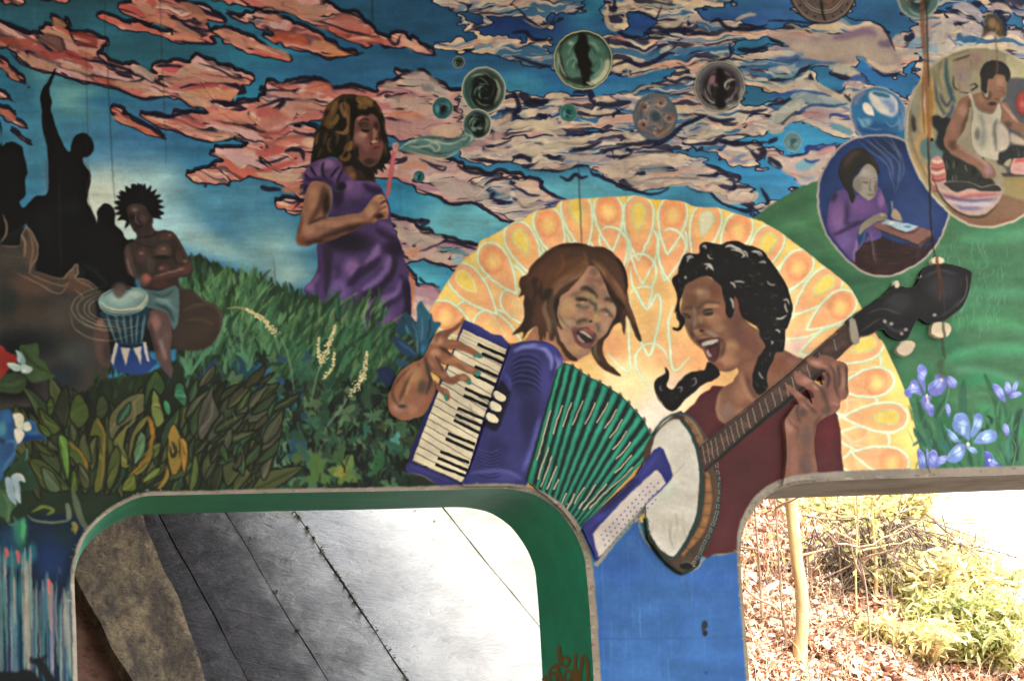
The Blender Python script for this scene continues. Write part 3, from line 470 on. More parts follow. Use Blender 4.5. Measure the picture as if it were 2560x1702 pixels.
    iris(["1645,1000 1710,1040 1760,1100 1780,1130 1700,1120 1660,1060", "1700,930 1730,870 1800,860 1840,900 1860,980 1850,1110 1800,1080 1740,1040 1700,1000", "1860,1080 1890,950 1900,870 1950,860 1980,900 1960,990 1910,1060", "1890,1120 1950,1040 2050,1010 2105,1040 2090,1110 2020,1140 1920,1140", "1800,1140 1830,1160 1900,1180 1930,1220 1880,1230 1830,1180", "1640,1290 1690,1190 1760,1140 1820,1170 1790,1270 1720,1320"], ('6480b4', '9fbcd0', '4560a4'))
    B(1840, 1140, 26, 26, 'd5d9b8', 1, 0, .3); B(1975, 1090, 18, 18, 'd8b9a8', .95, 0, .3); B(1760, 1185, 20, 30, 'd6c0a8', .9); B(1790, 1020, 30, 60, 'b3cdd8', .7)
    iris(["1375,1190 1410,1200 1440,1260 1450,1400 1410,1400 1380,1300", "1450,1200 1470,1190 1480,1300 1460,1350", "1480,1230 1520,1190 1560,1240 1550,1330 1520,1410 1480,1390 1470,1300", "1550,1270 1640,1250 1640,1290 1590,1340 1530,1360"])
    iris(["1990,1205 2050,1230 2080,1290 2140,1330 2190,1380 2130,1390 2060,1390 1980,1390 2000,1300"], ('4a56a0', '8f9fd0', '39458f')); B(2035, 1290, 14, 16, 'dcd9e4', 1, 0, .3); B(2130, 1360, 14, 12, 'dcc', .9)
    iris(["1630,780 1660,780 1680,840 1665,900 1640,850"]); iris(["2160,970 2190,960 2225,1020 2200,1080 2165,1030"])
def bub(x, y, rx, ry, kind, rot=0, nm='painted_bubble', reg=True):
    """x,y,r in photo pixels"""
    Z(0, 0, 1)
    t = np.linspace(0, 2*np.pi, 40, endpoint=False); q = np.radians(rot)
    a, b = rx*np.cos(t), ry*np.sin(t)
    P = np.stack([x+a*np.cos(q)-b*np.sin(q), y+a*np.sin(q)+b*np.cos(q)], 1)
    Q = (P-np.array([PX0, PY0]))*S
    if reg: R_('%s#%d' % (nm, len(REG)), None, Q, None)
    return pmask(Q, .6), Q
def paint_bubbles():
    lab = 'round glassy soap bubble painted among the clouds'
    def swirl(x, y, r, cols, n=14, seed=1, w=3, a=.8):
        q = np.random.RandomState(seed)
        for i in range(n):
            rr = r*q.uniform(.15, .92); t0 = q.uniform(0, 6.3); dt = q.uniform(.8, 2.4); k = np.linspace(t0, t0+dt, 7)
            cx, cy = x+q.uniform(-.25, .25)*r, y+q.uniform(-.25, .25)*r
            L(np.stack([cx+rr*np.cos(k), cy+rr*1.05*np.sin(k)], 1).ravel(), w*q.uniform(.5, 1.6), cols[q.randint(len(cols))], a, .7)
    # big green bubble with a dark core
    M, Q = bub(1458, 152, 72, 73, 0); comp(M, '4c7466')
    with clip(M):
        swirl(1458, 152, 72, ['7fa58e', '3f6a5c', '93b09a', '2f5148'], 34, 2, 5, .7)
        Z(1280, 0); F("640,320 700,330 800,370 870,420 900,450 880,360 760,290 600,290 470,350 440,440 430,600 470,720 560,770 620,790 700,800 780,790 720,770 690,700 560,730 500,690 480,650 470,600 450,500 480,400 560,350", '1f2a22', 1.5, .85)
        F("620,310 680,320 700,400 720,450 700,520 740,600 720,650 760,680 720,700 700,780 680,790 650,790 640,700 600,600 590,520 570,460 600,380", '14160f', 1.5)
        F("860,560 905,560 900,640 860,710 800,770 740,800 760,780 710,760 760,730 830,660", 'a6ac92', 2); L("700,400 760,420 800,480", 5, '8fb5a0', .7, 1.5); L("500,620 520,560 580,540 600,600", 4, '7f9a8a', .7, 1.2); B(540, 400, 40, 30, '8fb09c', .8)
        L("420,480 440,600 500,720", 5, 'a3ac98', .8, 1.4); L("680,760 700,770 740,790", 4, 'c8c4a0', .9, 1)
    L(np.vstack([Q, Q[:1]]), 7, '3f4538', .6, .8, raw=True, tap=False); L(np.vstack([Q, Q[:1]])*1, 3.2, 'aaa890', .95, .6, raw=True, tap=False)
    # twin bubbles by the wand
    for (x, y, rx, ry, sd) in ((1209, 228, 54, 59, 5), (1193, 312, 36, 37, 8)):
        M, Q = bub(x, y, rx, ry, 0); comp(M, '34524f')
        with clip(M):
            L(np.vstack([Q, Q[:1]]), 9, '7f8c7e', .8, 2, raw=True, tap=False); B(x+4, y+2, rx*.84, ry*.9, '101613', 1, 0, .6)
            swirl(x-2, y, rx*.8, ['6f8f82', '2c5150', '93a08a', '0f1512'], 30, sd, 3, .85)
            L([x+rx*.55, y-ry*.5, x+rx*.72, y, x+rx*.5, y+ry*.6], 6, 'a5a893', .85, 1.5); L([x-rx*.1, y-ry*.6, x+rx*.4, y-ry*.4, x+rx*.35, y+ry*.2], 9, '10140f', .8, 2)
        L(np.vstack([Q, Q[:1]]), 3, 'b3b09a', .95, .6, raw=True, tap=False)
    # violet bubble
    M, Q = bub(1799, 217, 62, 62, 0); comp(M, '5a545c')
    with clip(M):
        L(np.vstack([Q, Q[:1]]), 16, '7a7a78', .8, 2.5, raw=True, tap=False); B(1799, 217, 54, 54, '2c2529', 1, 0, .6); swirl(1799, 217, 50, ['7a5f72', '2a2326', '8a8a86', '62505f', '16130f'], 26, 12, 4, .8)
        Z(1280, 0); F("1890,640 1940,650 1960,720 1950,800 1990,860 1960,920 1960,990 1890,1000 1870,900 1900,800 1880,720", '15120f', 1.5)
        B(1840, 740, 44, 60, '8a6272', .9); L("1970,830 1960,780 2010,740 2060,740", 5, '9fa596', .9, 1.2); B(2020, 780, 30, 34, '16150f', .9); L("2120,820 2110,920 2040,990 1980,970", 8, 'a9aa94', .9, 1.5); L("1790,920 1860,950 1810,960", 3, '9a9a8c', .8, .8); B(2060, 900, 40, 60, '2a2a26', .8)
    L(np.vstack([Q, Q[:1]]), 6, '3a382f', .5, .8, raw=True, tap=False); L(np.vstack([Q, Q[:1]]), 2.6, 'a3a18c', .9, .6, raw=True, tap=False)
    # small ones
    for x, y, r, c1, c2, rim in ((1106, 272, 26, '2f5f68', '141c1e', 'b0a894'), (1147, 157, 14, '3a4a44', '20302a', '8f968a'), (1421, 284, 21, '33706a', '143330', '6f8a80'), (1048, 443, 13, '256066', '0f2a2c', '5a6a66'), (1982, 356, 22, '56808a', '3a555a', '8f9a90'), (1147, 157, 6, '16221c', '0f1a14', '16221c')):
        M, Q = bub(x, y, r, r*1.06, 0, reg=r > 7); comp(M, c1)
        with clip(M):
            B(x, y, r*.6, r*.9, c2, .9, 10, .2); swirl(x, y, r*.85, [c1, '8fb0ae', c2], 7, int(x), 2.2, .7); B(x-r*.5, y+r*.1, r*.35, r*.6, '5f98a4', .7)
        L(np.vstack([Q, Q[:1]]), 2, rim, .85, .6, raw=True, tap=False)
    # patterned medallion
    M, Q = bub(1638, 293, 54, 57, 0, 0, 'painted_medallion'); comp(M, '5a6068')
    with clip(M):
        B(1660, 330, 50, 30, '7a6250', .7)
        for k in range(5):
            a = k*2*np.pi/5-1.2; X_, Y_ = 1638+34*np.cos(a), 293+36*np.sin(a)
            B(X_, Y_, 20, 20, '8a5e52', .9, 0, .3); t = np.linspace(0, 5, 12); rr = np.linspace(15, 4, 12)
            L(np.stack([X_+rr*np.cos(t+a), Y_+rr*np.sin(t+a)], 1).ravel(), 4, 'a5968a', .9, .7); B(X_, Y_, 6, 6, '2f3440', .9, 0, .4)
            L([1638, 293, 1638+20*np.cos(a+.63), 293+20*np.sin(a+.63), 1638+56*np.cos(a+.63), 293+58*np.sin(a+.63)], 5, '4f6470', .9, .8)
        swirl(1638, 293, 52, ['8f6a5a', '3f4c58', 'a08a7a', '4a6a78'], 46, 77, 2.2, .7)
        a = np.linspace(0, 2*np.pi, 11)-1.2+.31; rr = np.where(np.arange(11) % 2 == 0, 17, 30)
        L(np.stack([1638+rr*np.cos(a), 293+rr*np.sin(a)], 1).ravel(), 3, '8f7a72', .9, .7, sm=False); B(1638, 293, 15, 16, '3d4854', .95, 0, .4)
    L(np.vstack([Q, Q[:1]]), 4, '4c6070', .9, .7, raw=True, tap=False)
    # medallion and bubble cut by the top of the wall
    M, Q = bub(2058, -24, 82, 84, 0, 0, 'painted_medallion'); comp(M, '5f524e')
    with clip(M):
        L(np.vstack([Q, Q[:1]]), 30, '6a5a58', .9, 2, raw=True, tap=False); swirl(2058, -20, 60, ['8f7a72', '3d3c40', '54707a', '7d5a4c'], 30, 5, 3.5, .8)
        for t in np.linspace(.2, 2.9, 9): B(2058+70*np.cos(t), -24+71*np.sin(t), 5, 5, '3a3438', .9)
        for r_ in (58, 52): t = np.linspace(0, 3.2, 20); L(np.stack([2058+r_*np.cos(t), -24+r_*np.sin(t)], 1).ravel(), 2.5, '9a8f86', .8, .6)
        L("2050,-20 2054,20 2065,60", 6, '2a2622', .9, .8)
    L(np.vstack([Q, Q[:1]]), 5, '222830', .9, .7, raw=True, tap=False); L((np.vstack([Q, Q[:1]])-Q.mean(0))*.96+Q.mean(0), 2.5, 'a09a8c', .85, .7, raw=True, tap=False)
    M, Q = bub(2296, -8, 52, 56, 0); comp(M, '4c6d6c')
    with clip(M): B(2296, 0, 40, 40, '22282c', .9, 0, .2); swirl(2296, 0, 40, ['7f9a92', '2f3c40', '7a5f4a', '5a8a94'], 22, 9, 4, .8)
    L(np.vstack([Q, Q[:1]]), 5, '98a090', .9, .8, raw=True, tap=False)
    # soap film from the wand
    Z(640, 0)
    RF('painted_girl', 'soap_film', "1310,1370 1400,1310 1500,1270 1600,1255 1750,1290 1900,1260 1940,1180 2000,1250 2010,1280 1950,1350 1850,1400 1750,1440 1650,1450 1500,1410 1350,1400", '5f8078', 1.2, a=.85)
    for s, w, c in (("1320,1380 1400,1320 1530,1290 1650,1310 1800,1330 1950,1270", 5, '9fb09c'), ("1340,1360 1450,1340 1560,1380 1700,1420 1850,1380", 4, '2f4f4c'), ("1400,1340 1500,1360 1600,1350 1650,1400", 4, 'a8b09a'), ("1480,1300 1600,1270 1800,1300 1920,1230", 4, '2c6468'), ("1380,1400 1500,1420 1640,1460 1760,1450 1900,1380", 4, 'b5b098'), ("1580,1360 1620,1320 1680,1340 1680,1390 1620,1400", 4, 'a9a98c'), ("1880,1260 1940,1200 1960,1280 1900,1340", 4, '3a5a58'), ("1330,1390 1420,1370", 4, '3a5048'), ("1930,1240 1990,1270 1960,1310", 5, '8fa8a0')):
        L(s, w, c, .9, 1)
    # bubble with the highlights beside the scribe
    Z(1920, 0)
    M = RF('painted_bubble#99', None, "860,1265 800,1180 760,1080 755,990 780,910 840,850 920,815 1000,805 1100,830 1190,890 1250,970 1275,1060 1260,1140 1250,1300", '2b6a96', .8)
    with clip(M):
        B(950, 1180, 260, 90, '1f4f86', .9); B(900, 1130, 80, 60, '7f9fb0', .7); B(880, 1150, 40, 60, '3f7da0', .9)
        F("920,870 960,840 1050,850 1130,880 1180,940 1200,1030 1150,1080 1060,1060 980,1000 930,930", '8f9fb4', 2); F("935,855 980,870 1030,930 1080,990 1130,1040 1150,1060 1060,1050 980,990 940,920", 'b8b5ac', 1.5)
        L("960,860 1050,880 1120,900", 9, '2f5f7a', .9, 1); L("1050,930 1110,960 1150,1010 1120,1040", 12, '6f84a4', .8, 1.5); L("1120,880 1180,950 1180,1040", 7, 'b5aab0', .9, 1.2); F("870,970 900,950 950,980 975,1040 970,1075 920,1060 880,1020", 'c2bcae', 1.2)
        L("800,980 830,900 900,840", 14, '8a7a90', .7, 2); L("1220,960 1250,1100 1220,1200 1200,1060", 10, '7f8fa8', .7, 1.5); L("830,1080 900,1180 1050,1200", 6, '7fa0b4', .7, 1.2); L("1010,1190 1100,1210 1200,1210", 8, '3a6aa0', .7, 2); L("1080,1120 1150,1170 1230,1100", 5, '5f8ab0', .7, 1)
        L("870,1190 1000,1230 1200,1240", 16, '174a80', .8, 3)
    L("860,1265 800,1180 760,1080 755,990 780,910 840,850 920,815 1000,805 1100,830 1190,890 1250,970 1275,1060", 4, 'a39a9a', .95, .7, tap=False); L("870,1250 815,1170 775,1080 770,1000", 3, 'a0707c', .8, .7)

def paint_girl():
    # wand
    Z(640, 0); RF('painted_girl', 'wand', "1256,1380 1290,1390 1268,1568 1222,1810 1194,1800 1226,1560", 'b05862', .8)
    L("1280,1390 1250,1560 1215,1700", 3, 'b8707a', .7, .8); M = F("1250,1360 1255,1325 1285,1312 1315,1330 1320,1365 1300,1400 1265,1395", 'a9847e', 1); B(1285, 1350, 14, 16, '7a5a8a', .8)
    # neck
    Z(740, 230, 7.126); RF('painted_girl', 'neck', "800,1200 1500,1150 1400,1400 1380,1700 900,1700 780,1500", '3a2620', 1.2)
    B(950, 1450, 150, 200, '6f4a38', .9); B(1000, 1520, 120, 120, '8a6048', .7); B(1280, 1450, 100, 160, '241a16', .9)
    # hair back
    M = RF('painted_girl', 'hair', "260,1300 290,1080 330,850 340,760 420,640 470,500 510,350 600,220 700,130 850,65 1000,60 1150,80 1300,110 1420,190 1520,340 1570,480 1590,700 1640,880 1640,1000 1700,1160 1640,1250 1560,1300 1620,1400 1540,1360 1560,1450 1450,1380 1450,1480 1380,1440 1370,1560 1250,1500 1150,1400 1100,1400 1000,1320 900,1330 840,1280 700,1180 560,1170 420,1230 300,1270", '1d1812', 1)
    with clip(M):
        for s, w, c, a in (("700,150 900,90 1100,90", 10, '3f2e1c', .8), ("560,330 620,250 700,240 640,400 540,560 490,600", 16, '6f5028', .8), ("830,200 900,260 920,400 960,520 950,640 860,740 720,720", 13, '7d5a38', .9), ("800,200 810,320 860,420 880,470", 9, '8a6644', .8), ("880,200 940,300 940,430", 9, '5a4024', .8), ("560,620 660,570 730,480 740,400", 11, '77602c', .8),
                           ("520,600 600,640 680,600", 8, '5f4422', .8), ("1080,190 1130,160 1250,140 1380,180", 20, '83612e', .85), ("1100,240 1150,290 1200,250 1220,290 1260,210 1330,240 1340,180", 12, '7a5a34', .8), ("1120,170 1150,270", 12, '8f6c40', .7), ("1400,220 1480,300 1530,420", 8, '5a3c20', .7), ("960,900 860,1040 800,1180 880,1220 950,1160 930,1080", 9, '6f4c26', .9), ("990,880 980,980 900,1060", 10, '86643a', .85), ("640,820 580,900 580,1020 640,1100", 7, '5a3c1e', .85),
                           ("360,780 350,900 330,960", 8, '4a3420', .8), ("480,420 500,520 440,640", 8, '4f3a1e', .7), ("1480,1200 1560,1280 1600,1380", 8, '12100c', .9), ("760,640 800,560 830,520", 10, '14110c', .9), ("1000,200 1030,420 1010,640 990,800", 16, '17120d', .9), ("700,800 760,1000 760,1150", 20, '15120d', .9), ("1370,1400 1400,1500", 6, '5a4424', .6)):
            L(s, w*1.15, c, a, 1.4)
        for i, (s, w) in enumerate((('600,200 520,340 480,520', 6), ('760,120 680,260 640,420', 7), ('900,110 860,220 900,330', 6), ('1000,90 1000,200', 6), ('420,700 380,820 360,980', 6), ('560,700 520,820 500,960', 7), ('700,680 740,800 720,960', 7), ('1180,120 1300,180 1400,280', 7), ('900,700 940,820 900,960', 6), ('1540,500 1580,640 1600,760', 5), ('1600,900 1580,1020 1620,1150', 5), ('460,1000 420,1100 400,1180', 6))): L(s, w, ('7a5a36', '8f6c44', '6a4c2c')[i % 3], .6, 1.6)
    # face
    M = RF('painted_girl', 'face', "1050,520 1090,460 1160,420 1260,430 1330,400 1400,420 1460,500 1490,600 1520,800 1550,920 1550,1050 1500,1200 1440,1290 1350,1340 1240,1320 1130,1250 1050,1120 1020,900 1020,700", '6a443c', 1.2)
    with clip(M):
        B(1150, 820, 170, 170, '9a6c62', .95); B(1190, 760, 110, 70, 'b08478', .8); B(1240, 950, 140, 150, '8a5850', .85); B(1150, 480, 130, 60, 'a06a60', .9); B(1400, 720, 60, 110, '8a5c50', .8); B(1330, 470, 90, 60, '7a4a48', .7)
        B(1200, 590, 140, 80, '3d2a20', .95); B(1220, 600, 70, 40, '5f4630', .7); B(1420, 600, 80, 110, '3c241e', .9); B(1500, 780, 60, 160, '2a1a17', .9); L("1140,530 1220,490 1300,520", 5, '1c1411', .85, 1.2)
        L("1160,680 1240,710 1320,690", 5.5, '14100e', .95, .8); L("1420,640 1480,640", 4, '1a1210', .8, 1); L("1340,640 1360,760 1350,860", 7, '57342c', .8, 1.6); L("1395,640 1390,780 1400,860", 8, '96685a', .8, 1.4)
        B(1400, 890, 75, 50, 'b08468', .95); B(1370, 905, 40, 26, 'c9a688', .7); B(1440, 850, 40, 30, '3a2a1c', .9); B(1330, 930, 26, 26, '2a1a16', .8); L("1360,1000 1420,965 1480,985 1440,1010", 9, '8a4440', .9, 1); L("1370,1010 1450,1000 1490,990", 3, '2a1414', .9, .7); L("1380,1040 1450,1030", 6, '7f3a38', .8, 1)
        B(1370, 1110, 100, 50, '6a3a36', .8); B(1300, 1250, 160, 90, '2f1e1b', .8); B(1440, 1240, 60, 90, '4a3330', .7); B(1070, 1100, 70, 200, '1f1613', .95); B(1530, 960, 36, 90, '7a4644', .7)
    # dress
    Z(640, 400)
    M = RF('painted_girl', 'dress', "800,110 900,190 1060,200 1110,220 1170,300 1230,440 1250,600 1320,750 1380,950 1420,1200 1430,1400 1400,1500 1330,1568 1270,1700 1000,1710 860,1640 780,1540 640,1370 570,1300 540,1220 480,1260 440,1200 520,1100 570,980 560,800 600,700 700,400 700,200", '4a3566', 1)
    with clip(M):
        for x, y, rx, ry, c, a in ((900, 270, 160, 120, '6b4c80', .95), (850, 230, 80, 60, '7a5688', .8), (700, 640, 200, 180, '1f1a26', .95), (850, 760, 330, 150, '211a2a', .95), (1200, 660, 150, 90, '4a3560', .8), (1270, 820, 150, 140, '241a30', .9), (660, 900, 80, 160, '2a2036', .8), (600, 950, 70, 220, '46305e', .9),
                                   (880, 1000, 120, 130, '7e5c92', .95), (760, 1200, 150, 220, '6a5090', .9), (1200, 960, 70, 130, '5c4476', .9), (1060, 1100, 110, 160, '4f3a70', .8), (1290, 1120, 60, 130, '513a70', .9), (1180, 430, 80, 160, '3a2a4e', .8), (750, 330, 80, 200, '2a2038', .95), (1120, 270, 80, 60, '3a2450', .9), (1230, 1450, 90, 200, '5a4070', .9), (800, 1420, 160, 200, '5c4374', .8), (500, 1180, 70, 60, '6a4f84', .9)):
            B(x, y, rx, ry, c, a)
        for s, w, c, a in (("1130,780 1080,900 1000,980", 22, '7a5c94', .9), ("980,1000 900,1100 830,1170", 14, '33244c', .9), ("1150,900 1060,980 950,1050 880,1160", 20, '2f2346', .95), ("1260,850 1240,1000 1120,1150 1020,1300 960,1450 860,1560", 36, '2a203a', .95), ("1330,1050 1350,1200 1200,1320 1080,1400 1060,1560", 26, '33254c', .95), ("1230,880 1200,1010 1100,1120 980,1200", 18, '7a5e9c', .85),
                           ("1330,1100 1300,1220 1180,1280 1050,1330 960,1450 920,1568", 15, '7a5c9c', .9), ("1380,1100 1400,1350 1340,1568", 20, '241a30', .9), ("620,800 660,1000 640,1250", 16, '2a2038', .8), ("700,950 760,1050 700,1100", 14, '3a2a50', .6), ("1110,580 1250,620 1300,700", 12, '6a4c7e', .8), ("1100,640 1200,700 1320,760", 14, '2a1f36', .85), ("800,110 900,200 1080,220 1150,280", 6, '7a5890', .8), ("980,220 1060,280 1160,300", 14, '2f2042', .85),
                           ("740,470 900,420 1000,400", 20, '40305a', .8), ("1000,350 1050,320", 16, '6a5080', .8), ("1200,1370 1210,1500 1180,1650", 22, '6b4a80', .8), ("900,1440 860,1560 840,1640", 24, '241a33', .9), ("1020,1400 1040,1568", 16, '544070', .8), ("450,1200 540,1110 580,1050", 12, '7a5f92', .7), ("540,1250 560,1150", 14, '33264a', .9)):
            L(s, w, c, a, 3)
    # sleeve
    M = RF('painted_girl', 'sleeve', "430,320 425,200 440,150 480,60 540,20 620,-10 700,-15 780,30 800,90 800,140 830,250 760,300 720,280 640,220 560,200 500,220 460,320", '553a68', 1)
    with clip(M):
        B(650, 40, 120, 70, '80608e', .95); B(560, 110, 90, 80, '6f4f80', .9); B(740, 120, 70, 90, '6a4c7e', .8); B(470, 110, 50, 70, '6a4a7a', .9); B(780, 250, 80, 70, '1f1a28', .95); B(450, 260, 40, 60, '2a1f3a', .9)
        for s in ("500,60 530,120 560,160", "620,20 610,80 620,150 650,180", "770,60 720,120 680,170", "450,130 470,170 500,200", "800,90 760,170 740,220"): L(s, 7, '241a33', .9, 1.4)
        L("440,190 520,190 600,180 680,210 740,280", 12, '33244a', .85, 2.5)
    # arm + hand
    M = RF('painted_girl', 'arm', "500,220 560,205 640,215 690,280 700,360 680,470 650,525 780,520 880,505 960,485 1010,440 1060,370 1130,320 1180,340 1200,400 1220,470 1215,540 1190,550 1130,555 1080,590 1000,600 930,640 800,700 640,760 560,770 450,800 380,780 370,720 400,600 420,480 450,330", '8f6450', 1)
    with clip(M):
        B(530, 380, 80, 190, 'a8785c', .95); B(640, 400, 60, 190, '33211c', .95); L("620,240 600,380 560,480 480,590", 14, '57382d', .85, 3); B(480, 640, 90, 90, 'a67a62', .9); B(700, 590, 230, 55, 'a87a64', .9); B(900, 560, 140, 45, 'a3755e', .9)
        L("400,760 560,760 700,700 900,630 1080,590", 20, '3a241e', .9, 4); L("600,745 760,700 860,660", 8, '7a4c3c', .8, 2); L("470,600 560,560 640,530", 5, '2a1814', .8, 1.5); B(420, 740, 50, 60, '6f4636', .8); L("380,760 410,600 430,500", 6, '6b4434', .8, 2)
        B(1050, 470, 80, 90, 'ac8064', .95); B(1110, 360, 60, 50, 'a87c60', .9); B(1130, 520, 70, 40, '33211c', .95)
        for s in ("1110,350 1160,330 1200,350", "1130,390 1180,360 1210,400", "1130,440 1190,410 1220,460", "1150,480 1200,460 1220,500"): L(s, 5, 'b58a6c', .9, 1)
        for s in ("1140,365 1190,350", "1140,415 1195,385 1212,395", "1140,460 1195,440", "1120,500 1180,490"): L(s, 3.2, '2f1d18', .95, .8)
        L("1040,560 1120,500 1140,420", 5, '6a4434', .7, 1.5); L("1150,540 1200,545", 5, 'a87a60', .8, 1)
def paint_left_people():
    K = '101215'
    Z(0, 0)
    F("300,2100 900,2250 1180,2420 1300,2700 1700,2760 1700,3200 -700,3200 -700,2100", '1a1d1e', 2)
    RF('painted_silhouette', None, "515,628 505,680 475,760 455,810 460,880 475,950 465,1010 490,1090 540,1240 600,1370 640,1400 660,1330 680,1270 730,1235 790,1235 840,1280 865,1350 850,1410 800,1450 760,1460 780,1520 830,1600 835,1680 815,1760 800,1860 850,1950 890,2060 900,2120 1100,2160 1180,2250 1180,2400 1150,2620 1000,2640 900,2600 700,2450 560,2560 350,2500 330,2300 250,2080 180,2100 -300,2250 -300,1300 0,1340 -20,1100 10,1160 20,1340 60,1320 120,1315 190,1350 215,1400 250,1570 255,1600 230,1650 235,1750 230,1810 180,1860 200,1910 240,1900 330,1810 440,1770 440,1450 420,1300 390,1190 385,1000 370,900 400,810 440,760 480,680", K, 1.2, label='row of near black figures, one with an arm raised')
    Z(0, 400)
    RF('painted_silhouette', None, "895,560 895,480 930,425 975,405 1030,430 1060,500 1055,600 1130,670 1160,740 1250,760 1240,1100 1150,1250 900,1250 780,1050 850,700", K, 1, label='smaller near black figure beside the drummer')
    B(640, 450, 200, 120, '161b22', .8); B(420, 600, 160, 200, '1b1f24', .6); L("420,0 430,180 440,300", 4, '5c4438', .5, 1); L("760,0 820,80 825,150 800,320 880,560", 3, '5c4a40', .6, 1); L("740,950 900,1050 1000,1180", 5, '1f3038', .7, 2)
    L("540,0 548,500 560,1000", 3, '20252a', .6, 1.5)
    # brown ground with the ochre line drawing
    M = F("-400,780 0,790 190,800 200,700 250,620 310,700 345,790 340,900 320,1030 420,1060 560,1095 620,1060 700,960 715,1000 700,1090 800,1110 900,1180 950,1230 880,1300 900,1568 1000,1600 1000,2200 -400,2400", '3f3a36', 1.5, sm=False)
    with clip(M):
        for x, y, rx, ry, c, a in ((120, 900, 300, 120, '4a463e', .9), (300, 1150, 300, 160, '5a4438', .9), (700, 1150, 220, 120, '634a3a', .8), (250, 1400, 300, 200, '453c32', .8), (60, 1300, 160, 200, '1f2c2c', .6), (600, 1400, 250, 180, '4a453f', .8), (300, 1700, 400, 220, '1c2424', .9), (700, 1800, 200, 200, '3b4442', .6), (60, 1800, 250, 300, '141719', .95), (280, 850, 90, 200, '6a5040', .7), (650, 1050, 80, 80, '6b5242', .7), (560, 2000, 260, 200, '1d2c32', .8), (100, 2100, 400, 200, '131415', .95)):
            B(x, y, rx, ry, c, a)
    for s, w in (("190,800 200,700 250,625 310,710 345,800 340,900 300,960 270,1050", 5), ("250,630 290,730 300,850 270,1040", 3), ("0,790 120,800 200,790", 3), ("0,875 200,905", 3), ("320,1030 560,1095 620,1055 705,965 715,1040 690,1090 800,1110 900,1180", 5), ("260,1040 400,1110 580,1160 640,1120", 3), ("150,1040 350,1140 540,1235 640,1130", 3), ("640,1110 700,980", 3), ("690,1110 800,1150 860,1200", 2.5), ("680,1190 760,1250 740,1280", 2.5), ("25,500 60,600 55,690 0,770", 6), ("200,690 230,780 220,900", 8)):
        L(s, w, '8f7560', .75, 1)
